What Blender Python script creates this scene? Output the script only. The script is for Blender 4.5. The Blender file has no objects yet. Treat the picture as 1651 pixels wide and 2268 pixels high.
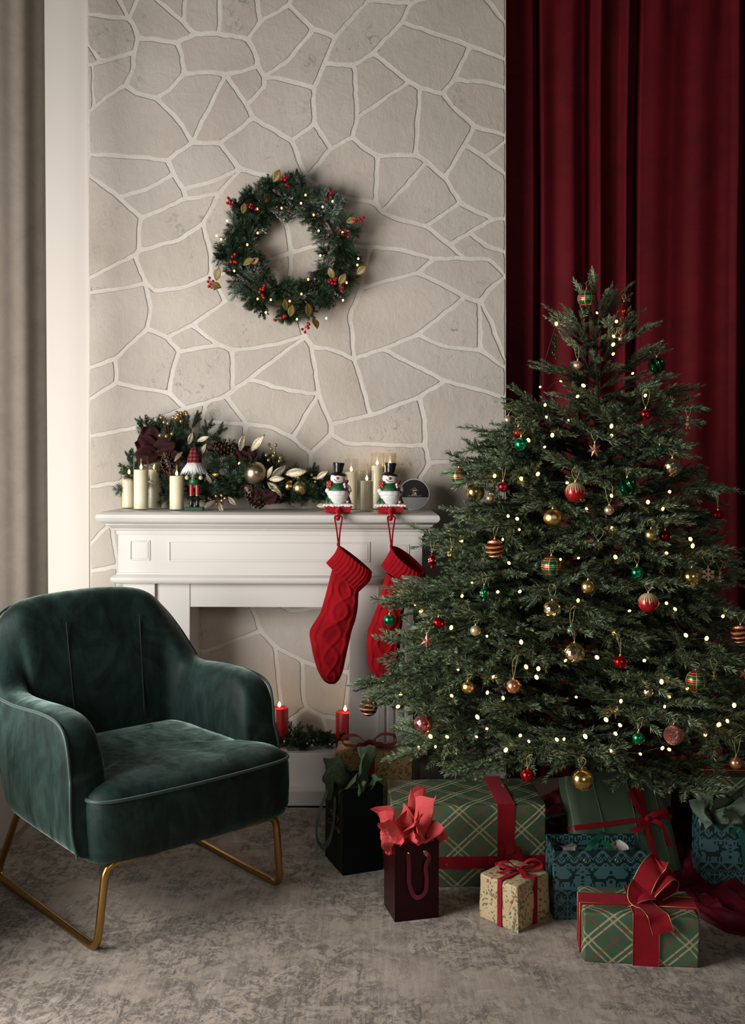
import bpy, bmesh, math, random
import mathutils.geometry
import numpy as np
from mathutils import Vector, Matrix, noise as mnoise

# ------------------------------------------------------------------ camera, world, lights, exposure
SC = bpy.context.scene
COL = SC.collection
R = math.radians
F = 2205.0            # focal length in pixels of the 1651 x 2268 frame (35 mm lens)
PPX, PPY = 825.5, 1063.5
CAM_H = 1.25
PITCH, ROLL = R(1.0), 0.004

cam_d = bpy.data.cameras.new('camera')
cam_d.sensor_fit = 'VERTICAL'
cam_d.sensor_height = 36.0
cam_d.sensor_width = 36.0 * 1651 / 2268
cam_d.lens = 36.0 * F / 2268
cam_d.shift_y = -(1134 - PPY) / 2268.0
cam_d.clip_start = 0.05
CAM = bpy.data.objects.new('camera', cam_d)
COL.objects.link(CAM)
CAM_R = (Matrix.Rotation(math.pi / 2 - PITCH, 3, 'X') @ Matrix.Rotation(ROLL, 3, 'Z'))
CAM_P = Vector((0, 0, CAM_H))
CAM.matrix_world = Matrix.Translation(CAM_P) @ CAM_R.to_4x4()
SC.camera = CAM

SC.view_settings.view_transform = 'Standard'
SC.view_settings.look = 'None'
SC.view_settings.exposure = 0.0
SC.view_settings.gamma = 1.0
SC.view_settings.use_curve_mapping = False
SC.cycles.max_bounces = 6
SC.cycles.diffuse_bounces = 3
SC.cycles.glossy_bounces = 3
SC.cycles.transmission_bounces = 6
SC.cycles.transparent_max_bounces = 8
SC.cycles.sample_clamp_indirect = 4.0
SC.cycles.caustics_reflective = False
SC.cycles.caustics_refractive = False

world = bpy.data.worlds.new('world')
SC.world = world
world.use_nodes = True
_bg = world.node_tree.nodes['Background']
_bg.inputs[0].default_value = (0.95, 0.95, 1.0, 1)
_bg.inputs[1].default_value = 0.03


def area_light(name, loc, target, sx, sy, power, color):
    d = bpy.data.lights.new(name, 'AREA')
    d.shape = 'RECTANGLE'
    d.size, d.size_y, d.energy, d.color = sx, sy, power, color
    o = bpy.data.objects.new(name, d)
    COL.objects.link(o)
    o.location = loc
    o.rotation_euler = (Vector(target) - Vector(loc)).to_track_quat('-Z', 'Y').to_euler()
    return o


# daylight through the tall window left of the view, and a farther window behind the camera
area_light('window_daylight', (-2.15, 1.75, 1.18), (0.3, 3.3, 0.95), 1.5, 1.6, 108, (1.0, 0.97, 0.93))
area_light('rear_window_daylight', (1.0, -1.9, 2.2), (0.0, 3.6, 0.9), 1.8, 1.4, 23, (1.0, 0.90, 0.78))


# ------------------------------------------------------------------ projection helpers
def ray(px, py):
    return (CAM_R @ Vector(((px - PPX) / F, (PPY - py) / F, -1.0)))


def at(px, py, Y):
    d = ray(px, py)
    return CAM_P + d * (Y / d.y)


def onfloor(px, py, z=0.0):
    d = ray(px, py)
    return CAM_P + d * ((z - CAM_H) / d.z)


def proj(p):
    v = CAM_R.transposed() @ (Vector(p) - CAM_P)
    return (PPX + F * v.x / -v.z, PPY - F * v.y / -v.z)


# ------------------------------------------------------------------ object helpers
def link(o, parent=None):
    COL.objects.link(o)
    if parent is not None:
        o.parent = parent
    return o


def tag(o, label=None, cat=None, group=None, kind=None):
    if label: o['label'] = label
    if cat: o['category'] = cat
    if group: o['group'] = group
    if kind: o['kind'] = kind
    return o


def thing(name, label, cat, loc=(0, 0, 0), rz=0.0, group=None, parent=None):
    o = bpy.data.objects.new(name, None)
    o.empty_display_size = 0.05
    link(o)
    o.location = loc
    o.rotation_euler = (0, 0, rz)
    return tag(o, label, cat, group)


def copy_tree(o, parent=None):
    c = o.copy()
    COL.objects.link(c)
    c.parent = parent
    for ch in list(o.children):
        copy_tree(ch, c)
    return c


class MB:
    """collects geometry, builds ONE mesh object"""
    def __init__(s):
        s.v, s.f, s.mi, s.uv = [], [], [], []

    def add(s, verts, faces, mi=0, uvs=None):
        b = len(s.v)
        s.v += [tuple(p) for p in verts]
        for k, f in enumerate(faces):
            s.f.append(tuple(b + i for i in f))
            s.mi.append(mi)
            s.uv.append(uvs[k] if uvs else None)
        return s

    def box(s, a, b, mi=0, M=None):
        x0, y0, z0 = a; x1, y1, z1 = b
        vs = [Vector(p) for p in ((x0,y0,z0),(x1,y0,z0),(x1,y1,z0),(x0,y1,z0),(x0,y0,z1),(x1,y0,z1),(x1,y1,z1),(x0,y1,z1))]
        if M is not None: vs = [M @ p for p in vs]
        w, d, h = x1-x0, y1-y0, z1-z0
        uv = [None]*6
        uv[0] = [(0,-d),(0,0),(w,0),(w,-d)]
        uv[1] = [(0,h),(w,h),(w,h+d),(0,h+d)]
        uv[2] = [(0,0),(w,0),(w,h),(0,h)]
        uv[3] = [(w,0),(w+d,0),(w+d,h),(w,h)]
        uv[4] = [(w+d,0),(2*w+d,0),(2*w+d,h),(w+d,h)]
        uv[5] = [(-d,0),(0,0),(0,h),(-d,h)]
        fs = [(0,3,2,1),(4,5,6,7),(0,1,5,4),(1,2,6,5),(2,3,7,6),(3,0,4,7)]
        return s.add(vs, fs, mi, uv)

    def tube(s, pts, rad, seg=8, closed=False, mi=0, caps=True):
        pts = [Vector(p) for p in pts]
        n = len(pts)
        rr = rad if isinstance(rad, (list, tuple)) else [rad]*n
        up = None
        rings = []
        for i, p in enumerate(pts):
            if closed:
                t = pts[(i+1) % n] - pts[i-1]
            else:
                t = pts[min(i+1, n-1)] - pts[max(i-1, 0)]
            t.normalize()
            if up is None:
                up = Vector((0,0,1)) if abs(t.z) < .9 else Vector((1,0,0))
            a = t.cross(up)
            if a.length < 1e-5: a = t.orthogonal()
            a.normalize()
            b = a.cross(t).normalized()
            up = b
            rings.append([p + a*math.cos(2*math.pi*k/seg)*rr[i] + b*math.sin(2*math.pi*k/seg)*rr[i] for k in range(seg)])
        vs = [q for r_ in rings for q in r_]
        fs = []
        m = n if closed else n-1
        for i in range(m):
            j = (i+1) % n
            for k in range(seg):
                l = (k+1) % seg
                fs.append((i*seg+k, j*seg+k, j*seg+l, i*seg+l))
        if caps and not closed:
            fs.append(tuple(range(seg)))
            fs.append(tuple((n-1)*seg+k for k in reversed(range(seg))))
        return s.add(vs, fs, mi)

    def lathe(s, prof, seg=24, M=None, mi=0, fn=None):
        """prof: (r, z) from bottom to top"""
        vs, fs = [], []
        n = len(prof)
        for (r_, z) in prof:
            for k in range(seg):
                a = 2*math.pi*k/seg
                q = r_*(fn(a, z) if fn else 1.0)
                p = Vector((q*math.cos(a), q*math.sin(a), z))
                vs.append(M @ p if M is not None else p)
        for i in range(n-1):
            for k in range(seg):
                l = (k+1) % seg
                fs.append((i*seg+k, i*seg+l, (i+1)*seg+l, (i+1)*seg+k))
        if prof[0][0] > 1e-6: fs.append(tuple(reversed(range(seg))))
        if prof[-1][0] > 1e-6: fs.append(tuple((n-1)*seg+k for k in range(seg)))
        return s.add(vs, fs, mi)

    def sphere(s, c, r_, seg=16, rings=10, M=None, mi=0, sc=(1,1,1), fn=None):
        c = Vector(c)
        vs, fs = [], []
        for i in range(rings+1):
            th = math.pi*i/rings
            for k in range(seg):
                a = 2*math.pi*k/seg
                p = Vector((math.sin(th)*math.cos(a), math.sin(th)*math.sin(a), -math.cos(th)))
                if fn: p = p*fn(a, th)
                p = Vector((p.x*sc[0], p.y*sc[1], p.z*sc[2]))*r_
                p = (M @ p if M is not None else p) + c
                vs.append(p)
        for i in range(rings):
            for k in range(seg):
                l = (k+1) % seg
                fs.append((i*seg+k, i*seg+l, (i+1)*seg+l, (i+1)*seg+k))
        return s.add(vs, fs, mi)

    def prism(s, outline, a, b, mi=0, M=None):
        """outline: 2-D points in x,z ; extruded along y from a to b"""
        n = len(outline)
        vs = [Vector((x, a, z)) for x, z in outline] + [Vector((x, b, z)) for x, z in outline]
        if M is not None: vs = [M @ p for p in vs]
        fs = [tuple(range(n)), tuple(reversed(range(n, 2*n)))]
        for i in range(n):
            j = (i+1) % n
            fs.append((i, n+i, n+j, j))
        return s.add(vs, fs, mi)

    def grid(s, fn, nu, nv, mi=0, closed_u=False, uvfn=None):
        vs = [fn(i/(nu if closed_u else nu-1), j/(nv-1)) for j in range(nv) for i in range(nu)]
        fs, uvs = [], []
        for j in range(nv-1):
            for i in range(nu if closed_u else nu-1):
                k = (i+1) % nu
                fs.append((j*nu+i, j*nu+k, (j+1)*nu+k, (j+1)*nu+i))
                uvs.append([(i/nu, j/nv), ((i+1)/nu, j/nv), ((i+1)/nu, (j+1)/nv), (i/nu, (j+1)/nv)])
        return s.add(vs, fs, mi, uvs)

    def build(s, name, mats, parent=None, smooth=False, bevel=0, seg=2, sub=0, solid=0, loc=None, weld=False, angle=None):
        me = bpy.data.meshes.new(name)
        me.from_pydata(s.v, [], s.f)
        if not isinstance(mats, (list, tuple)): mats = [mats]
        for m in mats: me.materials.append(m)
        if len(mats) > 1:
            me.polygons.foreach_set('material_index', s.mi)
        if any(u is not None for u in s.uv):
            lay = me.uv_layers.new(name='UVMap')
            flat = []
            for f, u in zip(s.f, s.uv):
                for k in range(len(f)):
                    flat += list(u[k]) if u is not None else [0, 0]
            lay.data.foreach_set('uv', flat)
        if weld:
            bm = bmesh.new(); bm.from_mesh(me)
            bmesh.ops.remove_doubles(bm, verts=bm.verts, dist=1e-5)
            bmesh.ops.recalc_face_normals(bm, faces=bm.faces)
            bm.to_mesh(me); bm.free()
        me.validate()
        if smooth:
            me.polygons.foreach_set('use_smooth', [True]*len(me.polygons))
            if angle is not None:
                me.set_sharp_from_angle(angle=angle)
        o = bpy.data.objects.new(name, me)
        link(o, parent)
        if loc is not None: o.location = loc
        if solid:
            m = o.modifiers.new('solid', 'SOLIDIFY'); m.thickness = solid; m.offset = 0
        if bevel:
            m = o.modifiers.new('bevel', 'BEVEL'); m.width = bevel; m.segments = seg; m.limit_method = 'ANGLE'; m.angle_limit = R(35)
            if smooth or True:
                me.polygons.foreach_set('use_smooth', [True]*len(me.polygons))
                me.set_sharp_from_angle(angle=R(40))
        if sub:
            m = o.modifiers.new('sub', 'SUBSURF'); m.levels = sub; m.render_levels = sub
        return o


def frame_matrix(origin, xdir, zdir):
    x = Vector(xdir).normalized()
    z = Vector(zdir)
    z = (z - x*z.dot(x))
    if z.length < 1e-5: z = x.orthogonal()
    z.normalize()
    y = z.cross(x)
    M = Matrix((x, y, z)).transposed().to_4x4()
    M.translation = Vector(origin)
    return M


def catmull(pts, n=6, closed=False):
    P = [Vector(p) for p in pts]
    out = []
    m = len(P)
    rng = range(m) if closed else range(m-1)
    for i in rng:
        if closed:
            p0, p1, p2, p3 = P[i-1], P[i], P[(i+1) % m], P[(i+2) % m]
        else:
            p0, p1, p2, p3 = P[max(i-1, 0)], P[i], P[i+1], P[min(i+2, m-1)]
        for k in range(n):
            t = k/n
            out.append(0.5*((2*p1) + (p2-p0)*t + (2*p0-5*p1+4*p2-p3)*t*t + (3*p1-p0-3*p2+p3)*t*t*t))
    if not closed: out.append(P[-1])
    return out


# ------------------------------------------------------------------ materials
class NT:
    def __init__(s, name):
        s.m = bpy.data.materials.new(name)
        s.m.use_nodes = True
        s.t = s.m.node_tree
        s.n = s.t.nodes
        s.bsdf = s.n['Principled BSDF']
        s.out = s.n['Material Output']

    def node(s, typ, **kw):
        nd = s.n.new(typ)
        for k, v in kw.items():
            setattr(nd, k, v)
        return nd

    def l(s, a, b):
        s.t.links.new(a, b)

    def coord(s, kind='Object'):
        if not hasattr(s, '_tc'): s._tc = s.node('ShaderNodeTexCoord')
        return s._tc.outputs[kind]

    def val(s, sock, v):
        if hasattr(v, 'is_linked') or isinstance(v, bpy.types.NodeSocket): s.l(v, sock)
        else: sock.default_value = v

    def math(s, op, a, b=None, c=None):
        nd = s.node('ShaderNodeMath', operation=op)
        s.val(nd.inputs[0], a)
        if b is not None: s.val(nd.inputs[1], b)
        if c is not None: s.val(nd.inputs[2], c)
        return nd.outputs[0]

    def noise(s, scale, detail=4, rough=.55, vec=None, dist=0.0, dim='3D'):
        nd = s.node('ShaderNodeTexNoise')
        nd.inputs['Scale'].default_value = scale
        nd.inputs['Detail'].default_value = detail
        nd.inputs['Roughness'].default_value = rough
        nd.inputs['Distortion'].default_value = dist
        s.l(vec if vec is not None else s.coord(), nd.inputs['Vector'])
        return nd.outputs['Fac']

    def voronoi(s, scale, feature='F1', out='Distance', vec=None, rnd=1.0):
        nd = s.node('ShaderNodeTexVoronoi', feature=feature)
        nd.inputs['Scale'].default_value = scale
        nd.inputs['Randomness'].default_value = rnd
        s.l(vec if vec is not None else s.coord(), nd.inputs['Vector'])
        return nd.outputs[out]

    def mapping(s, loc=(0,0,0), rot=(0,0,0), scale=(1,1,1), vec=None):
        nd = s.node('ShaderNodeMapping')
        nd.inputs['Location'].default_value = loc
        nd.inputs['Rotation'].default_value = rot
        nd.inputs['Scale'].default_value = scale
        s.l(vec if vec is not None else s.coord(), nd.inputs['Vector'])
        return nd.outputs[0]

    def ramp(s, fac, stops, interp='LINEAR'):
        nd = s.node('ShaderNodeValToRGB')
        cr = nd.color_ramp
        cr.interpolation = interp
        while len(cr.elements) > 1: cr.elements.remove(cr.elements[-1])
        for i, (p, c) in enumerate(stops):
            e = cr.elements[0] if i == 0 else cr.elements.new(p)
            e.position = p
            e.color = (c[0], c[1], c[2], 1) if isinstance(c, (tuple, list)) else (c, c, c, 1)
        s.l(fac, nd.inputs[0])
        return nd.outputs[0]

    def mix(s, fac, a, b, blend='MIX'):
        nd = s.node('ShaderNodeMix', data_type='RGBA', blend_type=blend)
        s.val(nd.inputs[0], fac)
        for sock, v in ((nd.inputs[6], a), (nd.inputs[7], b)):
            if isinstance(v, (tuple, list)): sock.default_value = (v[0], v[1], v[2], 1)
            else: s.l(v, sock)
        return nd.outputs[2]

    def sep(s, vec):
        nd = s.node('ShaderNodeSeparateXYZ')
        s.l(vec, nd.inputs[0])
        return nd.outputs

    def comb(s, x, y, z):
        nd = s.node('ShaderNodeCombineXYZ')
        for i, v in enumerate((x, y, z)): s.val(nd.inputs[i], v)
        return nd.outputs[0]

    def bump(s, h, strength=.3, dist=.01):
        nd = s.node('ShaderNodeBump')
        nd.inputs['Strength'].default_value = strength
        nd.inputs['Distance'].default_value = dist
        s.l(h, nd.inputs['Height'])
        s.l(nd.outputs[0], s.bsdf.inputs['Normal'])
        return nd

    def base(s, c):
        if isinstance(c, (tuple, list)): s.bsdf.inputs['Base Color'].default_value = (c[0], c[1], c[2], 1)
        else: s.l(c, s.bsdf.inputs['Base Color'])

    def set(s, **kw):
        for k, v in kw.items():
            s.val(s.bsdf.inputs[k.replace('_', ' ')], v)
        return s

    def rand(s):
        nd = s.node('ShaderNodeObjectInfo')
        return nd.outputs['Random']


def simple(name, col, rough=.5, metal=0.0, bump=None, **kw):
    n = NT(name)
    n.base(col)
    n.set(Roughness=rough, Metallic=metal)
    for k, v in kw.items(): n.set(**{k: v})
    if bump:
        sc, st, di = bump
        n.bump(n.noise(sc, 4), st, di)
    return n.m


def emit(name, col, strength):
    n = NT(name)
    n.base(col)
    n.bsdf.inputs['Emission Color'].default_value = (col[0], col[1], col[2], 1)
    n.bsdf.inputs['Emission Strength'].default_value = strength
    return n.m
# ================================================================== ROOM
WY = 3.86                       # plane of the stone wall

# ---- materials of the shell
def m_plaster_stone():
    n = NT('stone_plaster')
    big = n.noise(2.3, 5, .6)
    c = n.ramp(big, [(.3, (.50, .44, .375)), (.55, (.585, .525, .455)), (.75, (.65, .59, .52))])
    rnd = n.rand()
    c = n.mix(n.math('MULTIPLY', rnd, .35), c, (.54, .515, .48))
    sm = n.noise(26, 6, .75, dist=1.5)
    smask = n.math('MULTIPLY', n.ramp(sm, [(.54, 0), (.66, 1)]), n.ramp(n.noise(3.1, 3, .5, vec=n.mapping(loc=(3, 1, 7))), [(.52, 0), (.62, 1)]))
    c = n.mix(n.math('MULTIPLY', smask, .62), c, (.13, .14, .14))
    n.base(c)
    n.set(Roughness=.85)
    h = n.math('ADD', n.noise(14, 8, .72, dist=.6), n.math('MULTIPLY', n.noise(60, 5, .7, vec=n.mapping(scale=(1, 1, .35))), .35))
    n.bump(h, .42, .012)
    return n.m


def m_mortar():
    n = NT('joint_plaster')
    n.base(n.ramp(n.noise(6, 5, .6), [(.3, (.66, .615, .55)), (.7, (.76, .72, .66))]))
    n.set(Roughness=.8)
    n.bump(n.noise(30, 6, .7), .6, .006)
    return n.m


M_STONE, M_MORTAR = m_plaster_stone(), m_mortar()
M_WHITEWALL = simple('white_wall_paint', (.70, .655, .60), .7, bump=(40, .08, .002))
M_PAINT = simple('cream_paint', (.66, .63, .595), .40, bump=(9, .05, .003))


def m_rug():
    n = NT('rug_pile')
    v = n.coord()
    wob = n.mapping(scale=(1, 1.0, 1), vec=v)
    big = n.noise(1.7, 3, .5, vec=wob)
    base = n.ramp(n.noise(4.5, 6, .7), [(.3, (.29, .235, .185)), (.52, (.375, .31, .25)), (.72, (.45, .385, .325))])
    # worn dark ornament: thresholded fine noise, gated by broad patches
    f1 = n.noise(15, 8, .80, dist=1.6)
    f2 = n.noise(15, 8, .76, vec=n.mapping(scale=(.75, 1.35, 1), rot=(0, 0, .6)), dist=.8)
    f3 = n.noise(15, 8, .76, vec=n.mapping(scale=(1.5, .65, 1), rot=(0, 0, -.2)), dist=.8)
    gate = n.ramp(n.noise(3.6, 4, .62, vec=n.mapping(loc=(5, 2, 0))), [(.40, 0), (.52, 1)])
    gate2 = n.ramp(n.noise(6.5, 3, .6, vec=n.mapping(loc=(1, 9, 0))), [(.44, 0), (.56, 1)])
    d = n.math('MAXIMUM', n.ramp(f1, [(.49, 0), (.53, 1)]), n.math('MAXIMUM', n.ramp(f2, [(.54, 0), (.59, 1)]), n.ramp(f3, [(.54, 0), (.59, 1)])))
    sp = n.math('MAXIMUM', n.ramp(n.noise(75, 4, .75, vec=n.mapping(scale=(1.2, .6, 1))), [(.40, 0), (.50, 1)]), n.ramp(n.noise(95, 3, .7, vec=n.mapping(scale=(.8, 1.2, 1))), [(.46, 0), (.54, 1)]))
    d = n.math('MULTIPLY', d, n.math('ADD', .12, n.math('MULTIPLY', sp, .88)))
    dm = n.math('MULTIPLY', d, n.math('MULTIPLY', n.math('MAXIMUM', gate, n.math('MULTIPLY', gate2, .6)), .85))
    c = n.mix(dm, base, (.085, .065, .050))
    # pale ornament
    lm = n.math('MULTIPLY', n.ramp(n.noise(13, 5, .65, vec=n.mapping(loc=(8, 3, 0)), dist=1.0), [(.60, 0), (.64, 1)]), .5)
    c = n.mix(lm, c, (.55, .51, .46))
    # woven lines
    wv = n.noise(90, 3, .6, vec=n.mapping(scale=(1, .06, 1)))
    c = n.mix(n.math('MULTIPLY', n.ramp(wv, [(.45, 0), (.6, 1)]), .16), c, (.62, .58, .54))
    n.base(c)
    n.set(Roughness=.95, Sheen_Weight=.15)
    n.bump(n.math('ADD', n.noise(260, 3, .6), n.math('MULTIPLY', dm, -.8)), .35, .004)
    return n.m


M_RUG = m_rug()

# ---- floor, ceiling-free shell
o = MB().box((-2.6, -2.4, -.06), (2.8, 4.4, -.012)).build('floor', simple('floor_boards', (.22, .16, .11), .5))
tag(o, kind='structure')
rg = MB()
def _rug(u, v):
    x, y = -1.17 + u*3.15, .35 + v*3.235
    return Vector((x, y, 0))
rg.grid(_rug, 2, 2)
rug = rg.build('rug', M_RUG, solid=0)
m_ = rug.modifiers.new('solid', 'SOLIDIFY'); m_.thickness = .011; m_.offset = -1
tag(rug, 'large worn beige and grey patterned rug covering the floor', 'rug')

# ---- stone wall: joint network traced as polylines, cut into stones
JT = [
 # frame of the wall
 [(192,-20),(193,33),(193,98),(193,146),(196,248),(197,343),(195,388),(195,617),(196,650),(196,815),(196,885),(197,967),(198,1078),(199,1205),(200,1265),(201,1400),(203,1739)],
 [(192,-20),(252,-20),(313,-20),(325,-20),(413,-20),(487,-20),(563,-20),(650,-20),(815,-20),(1000,-20),(1060,-20),(1120,-20)],
 [(1120,-20),(1120,52),(1120,120),(1120,195),(1120,302),(1120,388),(1120,485),(1120,560),(1120,612),(1120,815),(1120,880),(1120,1018),(1120,1739)],
 [(203,1739),(1120,1739)],
 # upper left
 [(193,33),(285,42)], [(252,-20),(285,42),(300,65),(305,85),(298,118),(293,160),(277,190)], [(313,-20),(285,42)],
 [(305,85),(392,95)], [(298,118),(222,138),(193,146)], [(193,98),(222,138)], [(277,190),(235,215),(197,248)],
 [(204,143),(208,240)], [(277,190),(300,208),(346,218)], [(346,218),(375,200),(407,165)], [(407,165),(403,125),(392,95)],
 [(407,165),(455,162),(500,165)], [(500,165),(535,160),(571,147)], [(548,88),(565,120),(571,147),(585,170)],
 [(392,95),(430,76),(484,76),(548,88)], [(484,76),(487,30),(487,-20)], [(430,76),(405,50),(325,-20)], [(405,50),(413,-20)],
 [(548,88),(577,48),(640,12),(650,-20)], [(577,48),(563,-20)], [(640,12),(693,65),(742,85)], [(693,65),(640,133),(585,170)],
 [(742,85),(815,2),(815,-20)], [(742,85),(718,142),(695,195)], [(718,142),(783,145),(826,118),(890,50),(910,8)], [(815,2),(910,8),(1000,-20)],
 [(890,50),(1040,103),(1120,132)], [(1040,103),(1005,178),(980,208)], [(1005,178),(1060,182),(1120,195)], [(1060,-20),(1095,22),(1120,52)],
 [(826,118),(905,182),(930,197),(980,208)], [(905,182),(790,262)], [(783,145),(787,210),(790,262),(780,305)],
 [(930,197),(925,260),(920,345)], [(980,208),(1010,245),(1050,280),(1120,302)], [(1050,280),(1028,322),(985,395)],
 [(1028,322),(1072,350),(1120,388)], [(1072,350),(1120,312)], [(920,345),(945,360),(985,395)], [(920,345),(835,345),(800,325),(780,305)],
 [(780,305),(733,330),(680,393)], [(695,195),(640,180),(585,170)], [(695,195),(695,275),(733,330)], [(695,275),(645,312)],
 [(645,312),(560,262),(545,232),(585,195),(585,170)], [(545,232),(500,165)], [(560,262),(488,318),(425,317)], [(425,317),(405,280),(346,218)],
 [(425,317),(500,165)], [(425,317),(370,355),(300,348),(197,343)], [(488,318),(530,375),(560,384),(640,392),(680,393)], [(645,312),(668,370),(680,393)],
 [(680,393),(740,430)],
 # middle left
 [(370,355),(385,385),(405,420),(412,440)], [(385,385),(325,420),(262,437)], [(195,388),(262,437),(312,483)], [(412,440),(312,483)],
 [(530,375),(470,402),(405,420)], [(412,440),(485,430)], [(530,378),(500,410),(485,430),(450,495),(395,533),(308,555)],
 [(312,483),(308,520),(308,555),(300,565)], [(300,565),(195,617)], [(300,565),(322,628)], [(322,628),(196,650)],
 [(322,628),(338,645),(400,638),(466,613),(560,590),(600,575)], [(450,495),(465,555),(466,613)], [(330,632),(333,680),(325,728)],
 [(466,613),(500,668)], [(500,668),(425,720),(370,748)], [(425,720),(482,764),(513,775)], [(325,728),(370,748),(396,780)], [(325,728),(255,795),(196,815)],
 [(500,668),(560,720),(620,745)],
 # inside and around the wreath
 [(560,590),(590,585),(645,560),(700,545),(755,500),(740,430)], [(645,560),(638,510),(600,420),(585,388)], [(645,560),(640,650),(675,745)],
 [(740,430),(760,436),(830,450)], [(700,545),(820,545)],
 # middle right
 [(835,345),(832,440),(845,470)], [(845,470),(945,360)], [(845,470),(880,485),(943,502),(1018,450),(985,395)], [(1018,450),(1090,487),(1120,485)],
 [(943,502),(995,543),(1027,572)], [(995,543),(1040,515),(1090,487)], [(1040,515),(1075,545),(1120,560)],
 [(820,545),(880,552),(960,573),(1027,572),(1083,575),(1120,612)], [(960,573),(925,605),(800,637)], [(925,605),(1030,658),(1062,668)],
 [(1062,668),(1080,645),(1120,612)], [(1062,668),(1080,700),(1100,750),(1120,800)], [(820,545),(812,590),(800,637),(775,700),(783,795)],
 [(1030,658),(925,741)], [(1062,668),(1063,776)], [(925,741),(848,773),(787,803),(783,795)], [(925,741),(975,765),(1063,776)],
 [(1063,776),(1120,815)], [(848,773),(985,843),(1120,880)], [(787,803),(735,775),(690,768)], [(787,803),(800,850),(820,920)],
 [(985,843),(928,880),(820,920),(733,940)], [(675,745),(690,768),(705,873),(733,940),(733,962)],
 [(733,962),(765,982),(850,985),(940,987)], [(928,880),(940,930),(940,987),(950,1025)], [(950,1025),(1060,1018),(1120,1018)],
 [(950,1025),(930,1055),(922,1130),(930,1200),(935,1250)], [(733,962),(688,1005),(687,1130),(690,1220)], [(688,1005),(648,970),(705,873)],
 # lower left
 [(675,745),(600,765),(513,775)], [(678,752),(550,840),(516,865)], [(513,775),(516,865),(500,876)], [(550,840),(640,865),(705,873)],
 [(396,780),(482,764)], [(396,780),(383,820),(375,870)], [(255,795),(257,847)], [(257,847),(196,885)], [(257,847),(315,860),(375,870),(410,905)],
 [(410,905),(455,893),(500,876)], [(500,876),(545,940)], [(545,940),(600,945),(648,970)], [(455,893),(447,935),(545,940)],
 [(447,935),(440,1000),(540,1000),(545,940)], [(410,905),(345,930),(310,945),(197,967)], [(310,945),(330,1020),(265,1070),(198,1078)],
 [(540,1000),(560,1080),(687,1130)], [(440,1000),(400,1080),(330,1020)], [(265,1070),(300,1130),(245,1160),(199,1205)], [(400,1080),(420,1180),(300,1130)],
 [(245,1160),(262,1255),(200,1265)], [(262,1255),(420,1260),(420,1180)], [(262,1255),(258,1340),(201,1400)], [(258,1340),(340,1420),(300,1560),(202,1600)],
 [(560,1080),(560,1200),(420,1180)], [(560,1200),(690,1220)],
 # behind the hearth opening
 [(560,1200),(540,1290),(555,1340),(578,1397)], [(578,1397),(455,1443),(340,1420)], [(578,1397),(610,1432),(668,1463),(700,1475),(775,1490)],
 [(610,1432),(622,1545),(625,1610)], [(668,1463),(673,1555),(680,1568)], [(680,1568),(645,1590),(625,1610)], [(680,1568),(715,1585),(760,1592)],
 [(715,1585),(725,1625),(740,1739)], [(540,1290),(640,1353),(715,1345),(800,1340)], [(800,1340),(690,1220)], [(800,1340),(775,1490),(760,1592),(860,1640)],
 [(625,1610),(600,1739)], [(300,1560),(440,1640),(625,1610)], [(440,1640),(430,1739)],
 # right of the mantelpiece
 [(935,1250),(1010,1256),(1120,1235)], [(935,1250),(925,1340),(800,1340)], [(925,1340),(930,1440),(980,1476),(1120,1440)], [(930,1440),(860,1640),(870,1739)],
 [(980,1476),(1000,1600),(1120,1640)], [(1000,1600),(860,1640)], [(1000,1600),(985,1739)],
]


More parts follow.
